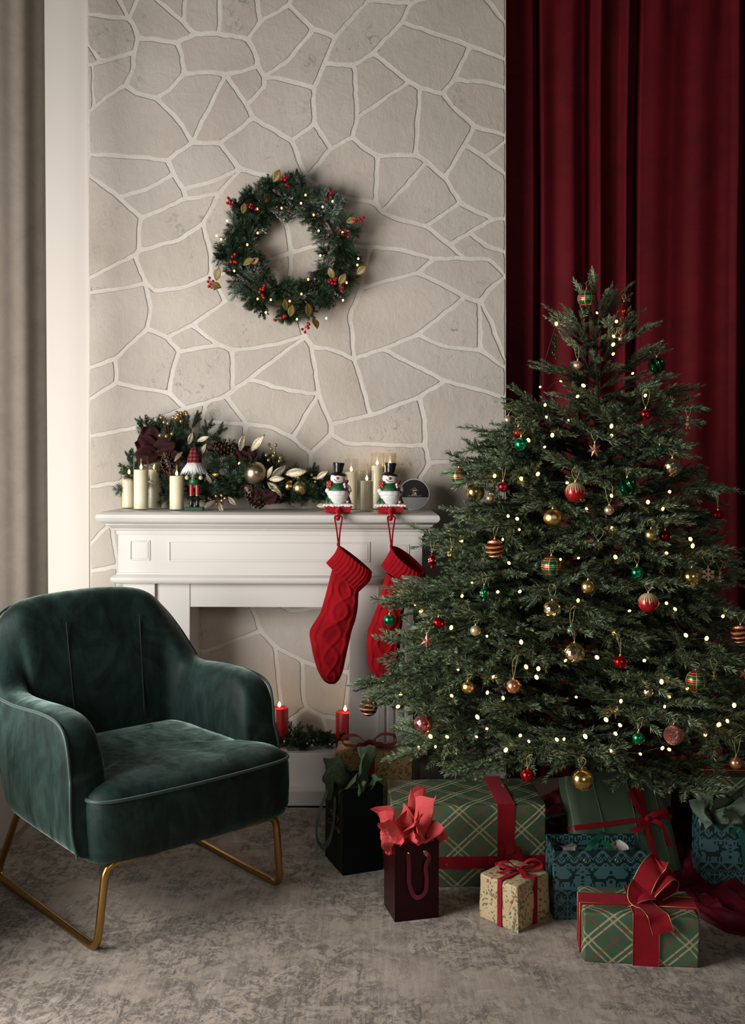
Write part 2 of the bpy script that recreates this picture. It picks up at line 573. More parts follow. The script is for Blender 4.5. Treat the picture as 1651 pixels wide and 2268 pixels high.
def joint_faces(polys, snap=9.0):
    nodes = []
    def nid(p):
        for i, q in enumerate(nodes):
            if (q[0]-p[0])**2 + (q[1]-p[1])**2 < snap*snap: return i
        nodes.append((float(p[0]), float(p[1]))); return len(nodes)-1
    edges = set()
    for pl in polys:
        ids = [nid(p) for p in pl]
        for a, b in zip(ids, ids[1:]):
            if a != b: edges.add((min(a, b), max(a, b)))
    # split edges at nodes lying on them
    changed = True
    while changed:
        changed = False
        for (a, b) in list(edges):
            A, B = nodes[a], nodes[b]
            dx, dy = B[0]-A[0], B[1]-A[1]
            L2 = dx*dx+dy*dy
            for k, q in enumerate(nodes):
                if k in (a, b): continue
                t = ((q[0]-A[0])*dx+(q[1]-A[1])*dy)/L2
                if .03 < t < .97:
                    d = abs((q[0]-A[0])*dy-(q[1]-A[1])*dx)/math.sqrt(L2)
                    if d < 6.5:
                        edges.discard((a, b))
                        edges.add((min(a, k), max(a, k))); edges.add((min(b, k), max(b, k)))
                        changed = True
                        break
            if changed: break
    # split crossings
    changed = True
    while changed:
        changed = False
        E = sorted(edges)
        for i in range(len(E)):
            a, b = E[i]
            for j in range(i+1, len(E)):
                c, d = E[j]
                if len({a, b, c, d}) < 4: continue
                A, B, C_, D = nodes[a], nodes[b], nodes[c], nodes[d]
                den = (B[0]-A[0])*(D[1]-C_[1])-(B[1]-A[1])*(D[0]-C_[0])
                if abs(den) < 1e-9: continue
                t = ((C_[0]-A[0])*(D[1]-C_[1])-(C_[1]-A[1])*(D[0]-C_[0]))/den
                u = ((C_[0]-A[0])*(B[1]-A[1])-(C_[1]-A[1])*(B[0]-A[0]))/den
                if 1e-4 < t < 1-1e-4 and 1e-4 < u < 1-1e-4:
                    nodes.append((A[0]+t*(B[0]-A[0]), A[1]+t*(B[1]-A[1])))
                    k = len(nodes)-1
                    edges.discard((a, b)); edges.discard((c, d))
                    for q in (a, b, c, d): edges.add((min(q, k), max(q, k)))
                    changed = True
                    break
            if changed: break
    # prune dangling
    while True:
        deg = {}
        for a, b in edges:
            deg[a] = deg.get(a, 0)+1; deg[b] = deg.get(b, 0)+1
        dang = {e for e in edges if deg[e[0]] == 1 or deg[e[1]] == 1}
        if not dang: break
        edges -= dang
    nb = {}
    for a, b in edges:
        nb.setdefault(a, []).append(b); nb.setdefault(b, []).append(a)
    for a in nb:
        nb[a].sort(key=lambda b: math.atan2(nodes[b][1]-nodes[a][1], nodes[b][0]-nodes[a][0]))
    seen, faces = set(), []
    for a in sorted(nb):
        for b in nb[a]:
            if (a, b) in seen: continue
            loop, u, v = [], a, b
            while (u, v) not in seen:
                seen.add((u, v)); loop.append(u)
                L = nb[v]; w = L[(L.index(u)-1) % len(L)]
                u, v = v, w
            area = sum(nodes[loop[i-1]][0]*nodes[loop[i]][1]-nodes[loop[i]][0]*nodes[loop[i-1]][1] for i in range(len(loop)))/2
            faces.append((area, loop))
    # the outer face has the sign opposite to the rest
    big = max(faces, key=lambda f: abs(f[0]))
    sgn = -1 if big[0] > 0 else 1
    return nodes, [l for a_, l in faces if a_*sgn > 250]


def edge_pts(nodes, a, b):
    """wobbly joint line, identical for both stones that share it"""
    lo, hi = min(a, b), max(a, b)
    A, B = Vector(nodes[lo]), Vector(nodes[hi])
    L = (B-A).length
    n = max(1, int(L/13))
    d = (B-A).normalized() if L > 0 else Vector((1, 0))
    nrm = Vector((-d.y, d.x))
    rnd = random.Random(lo*7919+hi)
    pts = []
    on_frame = (A.x < 206 and B.x < 206) or (A.x > 1117 and B.x > 1117) or (A.y < -10 and B.y < -10) or (A.y > 1735 and B.y > 1735)
    for k in range(1, n):
        t = k/n
        off = 0 if on_frame else rnd.uniform(-1.7, 1.7) + math.sin(t*math.pi)*(rnd.random()-.5)*1.0
        pts.append(A + (B-A)*t + nrm*off)
    if a > b: pts.reverse()
    return [Vector(nodes[a])] + pts


random.seed(11)
JN, JF = joint_faces(JT)
wall = thing('wall_back', None, None)
tag(wall, kind='structure')
del_keys = [k for k in ('label', 'category') if k in wall.keys()]
# backing of joint plaster, and the returns of the projecting wall
bk = MB()
c4 = [at(191, -60, WY), at(1121, -60, WY), at(1121, 1739, WY), at(203, 1739, WY)]
c4[2].z = c4[3].z = -.02
c4[0].z = c4[1].z = 3.15
back = [p + Vector((0, .08, 0)) for p in c4]
bk.add(c4 + back, [(3, 2, 1, 0), (4, 5, 6, 7), (0, 1, 5, 4), (1, 2, 6, 5), (2, 3, 7, 6), (3, 0, 4, 7)])
bk.build('joint_backing', M_MORTAR, wall)

for loop in JF:
    pts = []
    for i, a in enumerate(loop):
        b = loop[(i+1) % len(loop)]
        pts += edge_pts(JN, a, b)
    n = len(pts)
    area = sum(pts[i-1].x*pts[i].y-pts[i].x*pts[i-1].y for i in range(n))/2
    if area < 0: pts.reverse()
    rnd = random.Random(int(pts[0].x*31+pts[0].y*7))
    ins = []
    for i in range(n):
        p0, p1, p2 = pts[i-1], pts[i], pts[(i+1) % n]
        d1 = (p1-p0).normalized(); d2 = (p2-p1).normalized()
        n1 = Vector((-d1.y, d1.x)); n2 = Vector((-d2.y, d2.x))
        m = n1+n2
        if m.length < .1: m = n1*1.0
        m.normalize()
        k = 1.0/max(.5, m.dot(n1))
        w = 4.3 + rnd.uniform(-1.0, 1.0)
        if p1.x < 206 or p1.x > 1117: w = 2.0
        ins.append(p1 + m*min(w*k, 10))
    # soften the corners a little
    ins = [(ins[i-1] + ins[i]*7 + ins[(i+1) % n])/9 for i in range(n)]
    cen = sum(ins, Vector((0, 0)))/n
    inn = [p + (cen-p).normalized()*1.5 for p in ins]
    vv, ee, ff, *_ = mathutils.geometry.delaunay_2d_cdt(inn, [], [list(range(n))], 1, 1e-4)
    bm = bmesh.new()
    vo = [bm.verts.new(at(p.x, p.y, WY) + Vector((0, -.0005, 0))) for p in ins]
    vi = [bm.verts.new(at(p.x, p.y, WY) + Vector((0, -.0032, 0))) for p in inn]
    for i in range(n):
        j = (i+1) % n
        bm.faces.new((vo[i], vo[j], vi[j], vi[i]))
    vf = [bm.verts.new(at(p.x, p.y, WY) + Vector((0, -.0032, 0))) for p in vv]
    for f in ff:
        try: bm.faces.new([vf[k] for k in f])
        except Exception: pass
    me = bpy.data.meshes.new('stone')
    bm.to_mesh(me); bm.free()
    me.materials.append(M_STONE)
    o = bpy.data.objects.new('stone', me)
    link(o, wall)

# baseboard on the stone wall, right of the mantelpiece
bb = MB()
x0, x1 = at(930, 1700, 3.84).x, at(1121, 1700, WY).x
bb.prism([(0, 0), (.018, 0), (.018, .065), (.010, .078), (0, .082)], x0, x1, M=Matrix(((0, 1, 0, 0), (-1, 0, 0, WY), (0, 0, 1, -.004), (0, 0, 0, 1))))
tag(bb.build('baseboard_back', M_PAINT, bevel=.002), kind='structure')

# left: white return wall, white side wall behind the curtain, wall behind the red curtain
pw = MB()
a = at(197, 1000, WY+.02); b = at(40, 1000, 3.78)
pw.add([(a.x, a.y, -.02), (b.x-.35, b.y-.0, -.02), (b.x-.35, b.y, 3.15), (a.x, a.y, 3.15),
        (a.x, a.y+.08, -.02), (b.x-.35, b.y+.08, -.02), (b.x-.35, b.y+.08, 3.15), (a.x, a.y+.08, 3.15)],
       [(0, 1, 2, 3), (7, 6, 5, 4), (3, 2, 6, 7), (1, 0, 4, 5), (0, 3, 7, 4), (2, 1, 5, 6)])
tag(pw.build('wall_corner', M_WHITEWALL, weld=True), kind='structure')
lw = MB().box((-1.32, 2.2, -.02), (-1.205, 3.70, .52))
tag(lw.build('wall_left', M_WHITEWALL), kind='structure')
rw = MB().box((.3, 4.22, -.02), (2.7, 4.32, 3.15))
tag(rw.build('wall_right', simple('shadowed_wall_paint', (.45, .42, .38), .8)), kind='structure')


# ---- curtains
def m_velvet(name, dark, mid, rough=.75, sheen=.5, tint=(1, 1, 1), sc=5):
    n = NT(name)
    c = n.ramp(n.noise(sc, 6, .65, dist=.8), [(.33, dark), (.62, mid)])
    n.base(c)
    n.set(Roughness=rough, Sheen_Weight=sheen, Sheen_Roughness=.45)
    n.bsdf.inputs['Sheen Tint'].default_value = (*tint, 1)
    n.bsdf.inputs['Specular IOR Level'].default_value = .2
    n.bump(n.noise(220, 2, .5), .12, .002)
    return n.m


M_REDVELVET = m_velvet('red_velvet_cloth', (.085, .0022, .006), (.125, .0035, .009), sheen=.06, tint=(1, .1, .15))


def curtain(name, folds, Y0, ztop, zbot, mat, label, n=420, rows=34, sway=.006):
    """folds: (px, depth offset) control points read at plane Y0"""
    xs = [at(p, 1000, Y0).x for p, _ in folds]
    ds = [d for _, d in folds]
    def prof(x):
        for i in range(len(xs)-1):
            if x <= xs[i+1]:
                t = (x-xs[i])/(xs[i+1]-xs[i]); t = max(0, min(1, t)); t = t*t*(3-2*t)
                return ds[i]*(1-t)+ds[i+1]*t
        return ds[-1]
    mb = MB()
    def fn(u, v):
        x = xs[0] + u*(xs[-1]-xs[0])
        z = ztop + v*(zbot-ztop)
        d = prof(x + (v-.5)*.03*math.sin(x*7)) * (0.75 + .35*v)
        gather = max(0, .16-v)/.16
        d += gather*.012*math.sin(x*60) + .003*math.sin(x*37+v*3)
        d += mnoise.noise(Vector((x*3, z*1.5, 0)))*.012
        return Vector((x + sway*math.sin(z*2.1+x*5)*.6, Y0 + d, z))
    mb.grid(fn, n, rows)
    o = mb.build(name, mat, smooth=True, solid=.003)
    return tag(o, label, 'curtain')


rc = curtain('velvet_curtain', [(1102, -.002), (1140, 0), (1165, -.005), (1178, -.01), (1187, .07), (1193, .075), (1199, -.015), (1230, .005), (1262, -.015), (1292, .02), (1305, .045),
                    (1322, -.03), (1342, .035), (1366, .035), (1378, -.035), (1392, .05), (1403, .055), (1410, -.012), (1440, -.016), (1480, -.004), (1512, .006),
                    (1545, -.010), (1585, .0), (1610, -.008), (1628, -.022), (1637, .07), (1650, .07), (1660, -.02), (1720, .02), (1800, -.02), (1880, .03), (1960, 0)],
        3.965, 3.45, .0, M_REDVELVET, 'floor length burgundy velvet curtain hanging behind the Christmas tree')

M_TAUPE = m_velvet('taupe_linen', (.33, .285, .235), (.385, .335, .28), sheen=.1, sc=12)
# left curtain hangs along the side wall, its face turned to the room
tc = MB()
def _taupe(u, v):
    p = Vector((-1.33 + .215*u, 3.18 + .22*u, 0))
    nrm = Vector((.65, -.75, 0))
    f = .008*math.sin(u*10+.6) + .0025*math.sin(u*25+2)
    q = p + nrm*f*(1 - .25*v)
    return Vector((q.x + .014*(v-.3), q.y, 3.1 - v*2.98))
tc.grid(_taupe, 160, 24)
tag(tc.build('linen_curtain', M_TAUPE, smooth=True, solid=.003), 'long taupe linen curtain with soft folds at the left edge', 'curtain')
# ================================================================== MANTELPIECE
def slab(mb, x0, x1, y0, y1, z0, z1, mi=0): return mb.box((x0, y0, z0), (x1, y1, z1), mi)


def molding(prof, x0, x1, yback, mat, name, parent, smooth=True):
    """prof: (projection forward of yback, z); mitred returns on both sides"""
    mb = MB()
    n = len(prof)
    ring = []
    for d, z in prof:
        ring.append([(x0-d, yback-0.0, z), (x0-d, yback-d - 0.0, z), (x1+d, yback-d, z), (x1+d, yback, z)])
    vs, fs = [], []
    for r_ in ring: vs += r_
    for i in range(n-1):
        for k in range(3):
            fs.append((i*4+k, i*4+k+1, (i+1)*4+k+1, (i+1)*4+k))
    fs.append((0, 3, 2, 1)); fs.append(tuple((n-1)*4+k for k in range(4)))
    mb.add(vs, fs)
    o = mb.build(name, mat, parent, weld=True)
    me = o.data
    me.polygons.foreach_set('use_smooth', [True]*len(me.polygons)); me.set_sharp_from_angle(angle=R(40))
    return o


fp = thing('mantelpiece', 'cream panelled fireplace surround with moulded shelf against the stone wall', 'fireplace')
YB = WY - .008                       # back of the surround
def X_(px, Y): return at(px, 1200, Y).x
# body planes
Yfr, Ypi = 3.63, 3.65
zs = 1.0715                          # top of the shelf
# shelf: bull-nosed slab
SX0, SX1 = X_(236, 3.58), X_(955, 3.58)
pr = [(0, zs)]
half = .0165
prof_sh = [(-.03, zs-.042), (.004, zs-.042), (.016, zs-.038), (.026, zs-.030), (.030, zs-.021), (.027, zs-.010), (.018, zs-.003), (.006, zs), (-.03, zs)]
def ringbox(prof, x0, x1, yf, yb, name, mat, parent):
    """profile offset outward from the rectangle x0..x1, front yf, back yb (front and both sides)"""
    mb = MB(); vs, fs = [], []
    for d, z in prof:
        vs += [(x0-d, yb, z), (x0-d, yf-d, z), (x1+d, yf-d, z), (x1+d, yb, z)]
    n = len(prof)
    for i in range(n-1):
        for k in range(3):
            fs.append((i*4+k, i*4+k+1, (i+1)*4+k+1, (i+1)*4+k))
        fs.append((i*4+3, i*4, (i+1)*4, (i+1)*4+3))
    fs.append((0, 3, 2, 1)); fs.append(tuple((n-1)*4+k for k in range(4)))
    mb.add(vs, fs)
    o = mb.build(name, mat, parent, weld=True)
    me = o.data
    me.polygons.foreach_set('use_smooth', [True]*len(me.polygons)); me.set_sharp_from_angle(angle=R(35))
    return o
ringbox(prof_sh, SX0, SX1, 3.57, YB, 'shelf', M_PAINT, fp)
FX0, FX1 = X_(262, Yfr), X_(936, Yfr)
prof_mo = [(.004, .985), (.006, 1.000), (.013, 1.003), (.013, 1.007), (.020, 1.009), (.027, 1.016), (.036, 1.021), (.036, 1.026), (.040, 1.028), (.040, 1.0295)]
ringbox(prof_mo, FX0, FX1, Yfr, YB, 'shelf_moulding', M_PAINT, fp)
# frieze board with sunk panel lines
fz = MB(); slab(fz, FX0, FX1, Yfr, YB, .845, .992)
frieze = fz.build('frieze', M_PAINT, fp, bevel=.0015)
def panel(x0, x1, y0, y1, fp=None):
    mb = MB()
    a, b = X_(x0, Yfr), X_(x1, Yfr)
    zt, zb = at(500, y0, Yfr).z, at(500, y1, Yfr).z
    w, t = .0045, .003
    # raised fillet frame + inner field
    for (p, q, r_, s_) in ((a, b, zt-w, zt), (a, b, zb, zb+w), (a, a+w, zb+w, zt-w), (b-w, b, zb+w, zt-w)):
        mb.box((p, Yfr-t, r_), (q, Yfr+.001, s_))
    mb.box((a+w+.003, Yfr-.0022, zb+w+.003), (b-w-.003, Yfr+.001, zt-w-.003))
    mb.build('panel', M_PAINT, fp, bevel=.001)
for q in ((288, 333, 1197, 1242), (374, 820, 1199, 1244), (862, 907, 1204, 1249)): panel(*q, fp=frieze)
# half-round bead under the frieze
prof_be = [(.0, .8055), (.012, .8065), (.020, .812), (.0235, .820), (.022, .829), (.014, .836), (.006, .8395), (.005, .846), (.0, .846)]
ringbox(prof_be, FX0, FX1, Yfr, YB, 'bead_moulding', M_PAINT, fp)
# piers
PX0, PX1 = X_(273, Ypi), X_(921, Ypi)
OX0, OX1 = X_(421, Ypi), X_(775, Ypi)
ZO = at(600, 1345, Ypi).z
ZH = .178
def pier(x0, x1, px0, px1):
    mb = MB(); mb.box((x0, Ypi, 0.0), (x1, YB, .806))
    mb.build('pier', M_PAINT, fp, bevel=.002)
    # fluted pilaster standing proud of the pier
    pb = MB()
    w = px1-px0
    pts = []
    nfl = 3
    fw, fd = .006, .007
    xs = [px0 + w*(k+1)/(nfl+1) for k in range(nfl)]
    top, bot = .79, .10
    pts = [(px0, 0), (px0, .014)]
    for x in xs:
        pts += [(x-fw, .014), (x-fw*.6, .014-fd*.8), (x, .014-fd), (x+fw*.6, .014-fd*.8), (x+fw, .014)]
    pts += [(px1, .014), (px1, 0)]
    vs = [(x, Ypi-d, bot) for x, d in pts] + [(x, Ypi-d, .64) for x, d in pts]
    n = len(pts)
    fs = [(i, i+1, n+i+1, n+i) for i in range(n-1)]
    pb.add(vs, fs)
    pb.box((px0, Ypi-.014, .64), (px1, Ypi, .806))
    pb.box((px0-.004, Ypi-.02, 0), (px1+.004, Ypi, .10))
    pb.build('pilaster', M_PAINT, fp, bevel=.0015)
pier(PX0, OX0, X_(275, Ypi), X_(345, Ypi))
pier(OX1, PX1, X_(838, Ypi), X_(917, Ypi))
lt = MB().box((OX0-.001, Ypi+.003, ZO), (OX1+.001, YB, .806)); lt.build('lintel', M_PAINT, fp, bevel=.001)
hb = MB().box((OX0-.002, Ypi+.004, 0), (OX1+.002, YB, ZH)); hb.build('hearth_box', M_PAINT, fp, bevel=.002)
hp = MB().box((OX0-.0, 3.60, 0), (OX1+.0, Ypi+.004, .055)); hp.build('hearth_step', M_PAINT, fp, bevel=.003)
hl = MB().box((OX1-.055, Ypi-.004, ZH-.0), (OX1-.0, Ypi+.03, ZH+.004)); hl.build('hearth_trim', M_PAINT, fp, bevel=.001)

# ---- wall socket with plug, right of the mantelpiece
M_WPLASTIC = simple('white_plastic', (.72, .70, .66), .35)
M_BPLASTIC = simple('black_plastic', (.012, .012, .012), .35)
sk = thing('wall_socket', 'double white wall socket between the mantelpiece and the tree branches', 'socket', at(963, 1487, WY-.006))
c = Vector(sk.location)
mb = MB().box((-.035, -.012, -.07), (.035, 0, .07)); mb.build('face_plate', M_WPLASTIC, sk, bevel=.006)
for dz in (.03, -.035):
    mb = MB()
    mb.lathe([(.024, 0), (.023, .003), (.020, .003), (.019, -.004), (0, -.004)], 24, M=Matrix.Translation((0, -.012, dz)) @ Matrix.Rotation(R(90), 4, 'X'))
    mb.build('socket_well', M_WPLASTIC, sk, smooth=True, angle=R(40))
    mb = MB()
    for dx in (-.0095, .0095):
        mb.lathe([(.0032, -.0035), (.0032, -.0026), (0, -.0026)], 10, M=Matrix.Translation((dx, -.012, dz)) @ Matrix.Rotation(R(90), 4, 'X'))
    mb.build('pin_holes', M_BPLASTIC, sk)
pl = thing('power_adapter', 'black plug adapter pushed into the wall socket beside the mantelpiece', 'plug', c + Vector((.002, -.013, .028)))
mb = MB().box((-.027, -.040, -.024), (.027, -.001, .022)); mb.build('housing', M_BPLASTIC, pl, bevel=.006)
mb = MB().tube(catmull([(.0, -.03, -.02), (.01, -.045, -.08), (-.015, -.03, -.20), (-.005, -.03, -.33), (.03, -.02, -.43)], 8), .0025, 6)
mb.build('cord', M_BPLASTIC, pl, smooth=True)
# ================================================================== ARMCHAIR
def m_chair():
    n = NT('green_velvet')
    v = n.coord()
    a = n.noise(7, 5, .62, dist=1.6, vec=n.mapping(scale=(1, 1, .7)))
    b = n.noise(18, 4, .6, dist=1.2, vec=n.mapping(scale=(1.2, 1.2, .35)))
    m = n.math('ADD', n.math('MULTIPLY', a, .7), n.math('MULTIPLY', b, .3))
    c = n.ramp(m, [(.36, (.0018, .007, .006)), (.49, (.0042, .016, .0138)), (.63, (.010, .031, .027))])
    n.base(c)
    n.set(Roughness=.62, Sheen_Weight=.85, Sheen_Roughness=.36)
    n.bsdf.inputs['Specular IOR Level'].default_value = .25
    n.l(n.ramp(m, [(.38, (.10, .21, .19)), (.60, (.58, .80, .72))]), n.bsdf.inputs['Sheen Tint'])
    n.bump(n.math('ADD', n.math('MULTIPLY', b, .8), n.math('MULTIPLY', n.noise(300, 2, .5), .15)), .22, .006)
    return n.m


M_CH = m_chair()
M_PIPE = simple('green_piping', (.010, .040, .036), .5, Sheen_Weight=.35)
M_SEAM = simple('dark_green_seam', (.003, .010, .009), .8)
M_BRASS = simple('brushed_brass', (.42, .25, .075), .28, 1.0, bump=(60, .04, .001))

P1, P2 = onfloor(215, 2112), onfloor(621, 1969)
MID = (P1+P2)/2
U = (P2-P1).normalized()
ang = math.atan2(U.y, U.x)
chair = thing('armchair', 'dark green velvet armchair with brass sled legs on the left', 'armchair', (MID.x, MID.y, 0), ang)
# local: x along the front, y backward, z up

# stations along the shell: (base x, base y), (top x, top y, top z), thickness
LEFT = [((-.337, .005), (-.347, .032, .455), .070),
      ((-.338, .015), (-.348, .044, .520), .082),
      ((-.339, .035), (-.349, .066, .566), .092),
      ((-.340, .085), (-.350, .112, .588), .096),
      ((-.340, .170), (-.351, .200, .592), .096),
      ((-.338, .300), (-.350, .330, .583), .094),
      ((-.336, .400), (-.350, .425, .580), .092),
      ((-.330, .465), (-.350, .505, .592), .088),
      ((-.318, .505), (-.345, .555, .665), .084),
      ((-.290, .535), (-.325, .600, .765), .084),
      ((-.245, .555), (-.275, .632, .818), .088),
      ((-.170, .565), (-.195, .652, .832), .090),
      ((-.080, .572), (-.090, .662, .838), .092),
      ((0, .574), (.010, .664, .842), .092)]
RIGHT = [((.330, .065), (.333, .092, .455), .070),
      ((.331, .075), (.335, .100, .520), .082),
      ((.332, .095), (.337, .120, .575), .092),
      ((.334, .140), (.338, .165, .600), .096),
      ((.335, .210), (.340, .235, .608), .096),
      ((.335, .300), (.340, .330, .607), .094),
      ((.334, .390), (.338, .420, .600), .092),
      ((.328, .455), (.330, .490, .596), .088),
      ((.318, .490), (.318, .528, .640), .084),
      ((.295, .525), (.292, .575, .710), .084),
      ((.262, .548), (.258, .612, .772), .088),
      ((.215, .560), (.215, .640, .815), .090),
      ((.120, .570), (.135, .660, .838), .092)]
ST = LEFT + list(reversed(RIGHT))


def shell_section(i):
    b, t, th = ST[i]
    b = Vector((b[0], b[1], .245)); t = Vector(t)
    # inward direction in plan
    j0, j1 = max(i-1, 0), min(i+1, len(ST)-1)
    d = Vector((ST[j1][1][0]-ST[j0][1][0], ST[j1][1][1]-ST[j0][1][1], 0))
    if i < 5: d = Vector((0.0, 1, 0))
    elif i > len(ST)-6: d = Vector((0.0, -1, 0))
    d.normalize()
    inn = Vector((d.y, -d.x, 0))
    pts = []
    # outer face from the bottom up
    for k, (s_, bul) in enumerate(((0, -.012), (.06, .004), (.30, .012), (.60, .010), (.88, .004), (.97, .0))):
        p = b.lerp(t, s_) - inn*bul
        pts.append(p)
    # top
    pts.append(t + inn*.012 + Vector((0, 0, .004)))
    pts.append(t + inn*(th*.5) + Vector((0, 0, .010)))
    pts.append(t + inn*(th-.012) + Vector((0, 0, .000)))
    # inner face down to below the seat
    for s_, bul in ((.93, .002), (.75, .014), (.55, .016), (.38, .010), (.12, .0)):
        p = b.lerp(t, s_) + inn*(th+bul)
        pts.append(p)
    pts.append(b + inn*(th*.9))
    return pts


secs = [shell_section(i) for i in range(len(ST))]
mb = MB()
ns, nn = len(secs), len(secs[0])
vs = [p for s_ in secs for p in s_]
fs = []
for i in range(ns-1):
    for k in range(nn):
        l = (k+1) % nn
        fs.append((i*nn+k, i*nn+l, (i+1)*nn+l, (i+1)*nn+k))
mb.add(vs, fs)
# rounded front caps of both arms
for side, i in ((0, 0), (1, ns-1)):
    s_ = secs[i]
    c = sum(s_, Vector())/nn
    ring = [p.lerp(c, .07) + Vector((0, -.007, 0)) for p in s_]
    ring2 = [p.lerp(c, .5) + Vector((0, -.010, 0)) for p in s_]
    base = i*nn
    b0 = len(mb.v); mb.v += [tuple(p) for p in ring]; b1 = len(mb.v); mb.v += [tuple(p) for p in ring2]
    for (q0, q1) in ((base, b0), (b0, b1)):
        for k in range(nn):
            l = (k+1) % nn
            mb.f.append((q0+k, q1+k, q1+l, q0+l)); mb.mi.append(0); mb.uv.append(None)
    mb.f.append(tuple(b1+k for k in range(nn))); mb.mi.append(0); mb.uv.append(None)
sh = mb.build('shell', M_CH, chair, smooth=True, weld=True, sub=2)
# seams: piping along the outer top edge and down the front of each arm
seam = [secs[i][5] + Vector((0, 0, .003)) for i in range(ns)]
def down(i):
    return [secs[i][k] + Vector((0, -.006, 0)) for k in (4, 3, 2, 1)]
line = list(reversed(down(0))) + seam + down(ns-1)
pm = MB().tube(catmull(line, 5), .0042, 8)
pm.build('piping', M_PIPE, sh, smooth=True)
# inside seams on the back rest and the right arm
for x in (-.105, .115):
    pts = []
    for z in np.linspace(.44, .76, 9):
        s_ = (z-.245)/.605
        y = .574 + (.670-.574)*s_ - .092 - .018 + abs(x)*-.01
        pts.append((x*(1 + .15*s_), y - .0015, z))
    MB().tube(pts, .0022, 6).build('back_seam', M_SEAM, sh, smooth=True)

# seat: a thick upholstered block, wider in front of the arms
outl = [(-.20, .53), (-.255, .50), (-.262, .30), (-.262, .13), (-.270, .085), (-.300, .060), (-.315, .020), (-.305, -.022), (-.270, -.045), (-.20, -.056), (-.10, -.062)]
outl = outl + [(0, -.064)] + [(-x, y) for x, y in reversed(outl)]
outl = [Vector((x, y, 0)) for x, y in outl]
sm_ = catmull(outl, 4)
cen = Vector((0, .22, 0))
levels = [(.232, .94), (.236, .975), (.26, .995), (.32, 1.0), (.375, .995), (.392, .985), (.405, .965), (.420, .90), (.432, .72), (.437, .45), (.438, .15)]
mb = MB(); vs = []; fs = []
n = len(sm_)
for li, (z, s_) in enumerate(levels):
    for p in sm_:
        q = cen + (p-cen)*s_
        dz = 0
        if z > .40:
            dz = -.012*math.exp(-((q.x-.05)**2+(q.y-.2)**2)/.012) + .004*mnoise.noise(Vector((q.x*14, q.y*14, 0))) - .010*max(0, (q.y-.1))
        vs.append(Vector((q.x, q.y, z+dz)))
for i in range(len(levels)-1):
    for k in range(n):
        l = (k+1) % n
        fs.append((i*n+k, i*n+l, (i+1)*n+l, (i+1)*n+k))
fs.append(tuple(reversed(range(n)))); fs.append(tuple((len(levels)-1)*n+k for k in range(n)))
seat = mb.add(vs, fs).build('seat', M_CH, chair, smooth=True, weld=True)
edge = [cen + (p-cen)*.991 + Vector((0, 0, .394)) for p in sm_ if p.y < .12]
MB().tube(edge, .0045, 8).build('seat_piping', M_PIPE, seat, smooth=True)

# brass sled legs
for sx in (-1, 1):
    w = P2-P1; hw = w.length/2
    r_ = .0105
    path = [Vector((sx*.12, -.012, .226)), Vector((sx*.20, -.012, .226))]
    def corner(prev, c, nxt, rad, k=6):
        a = c + (Vector(prev)-c).normalized()*rad; b = c + (Vector(nxt)-c).normalized()*rad
        return [a.lerp(c, t).lerp(c.lerp(b, t), t) for t in np.linspace(0, 1, k)]
    c1 = Vector((sx*(hw-.022), -.006, .226)); c2 = Vector((sx*hw, 0, r_)); c3 = Vector((sx*(hw+.012), .625, r_)); c4_ = Vector((sx*(hw-.03), .545, .235))
    path += corner(path[-1], c1, c2, .04) + corner(c1, c2, c3, .04) + corner(c2, c3, c4_, .04)
    path += corner(c3, c4_, Vector((sx*.15, .52, .24)), .03) + [Vector((sx*.16, .52, .25))]
    MB().tube(path, r_, 12).build('leg_frame', M_BRASS, chair, smooth=True)
# ================================================================== CHRISTMAS TREE
def needle_arrays(twigs, per_m, nlen, nwid, rng, spread=(.85, .45), flat=.55, up=.25):
    """twigs: (p0, p1, len factor). One thin two-triangle blade per needle."""
    V = []
    for p0, p1, lf in twigs:
        p0 = np.array(p0, float); p1 = np.array(p1, float)
        d = p1-p0; L = np.linalg.norm(d)
        if L < 1e-4: continue
        d /= L
        n = max(6, int(L*per_m))
        t = (np.arange(n)+rng.random(n))/n
        ref = np.array([0, 0, 1.0]) if abs(d[2]) < .9 else np.array([1.0, 0, 0])
        s = np.cross(d, ref); s /= np.linalg.norm(s)
        u = np.cross(s, d)
        az = rng.random(n)*2*np.pi
        cs, sn = np.cos(az), np.sin(az)
        cs = np.sign(cs)*np.abs(cs)**flat
        rad = cs[:, None]*s + (sn*.75+up)[:, None]*u
        rad /= np.linalg.norm(rad, axis=1)[:, None]
        a = (spread[0] + (spread[1]-spread[0])*t)[:, None] + rng.normal(0, .10, (n, 1))
        dirn = rad*np.sin(a) + d*np.cos(a)
        ln = (nlen*lf*(.85+.3*rng.random(n))*(1-.35*t**3))[:, None]
        base = p0 + d*(t*L)[:, None]
        w = np.cross(dirn, rng.normal(0, 1, (n, 3))); w /= np.linalg.norm(w, axis=1)[:, None]
        w *= nwid*.5
        mid = base + dirn*ln*.45
        tip = base + dirn*ln
        V.append(np.stack([base, mid+w, tip, mid-w], 1).reshape(-1, 3))
    return np.concatenate(V)


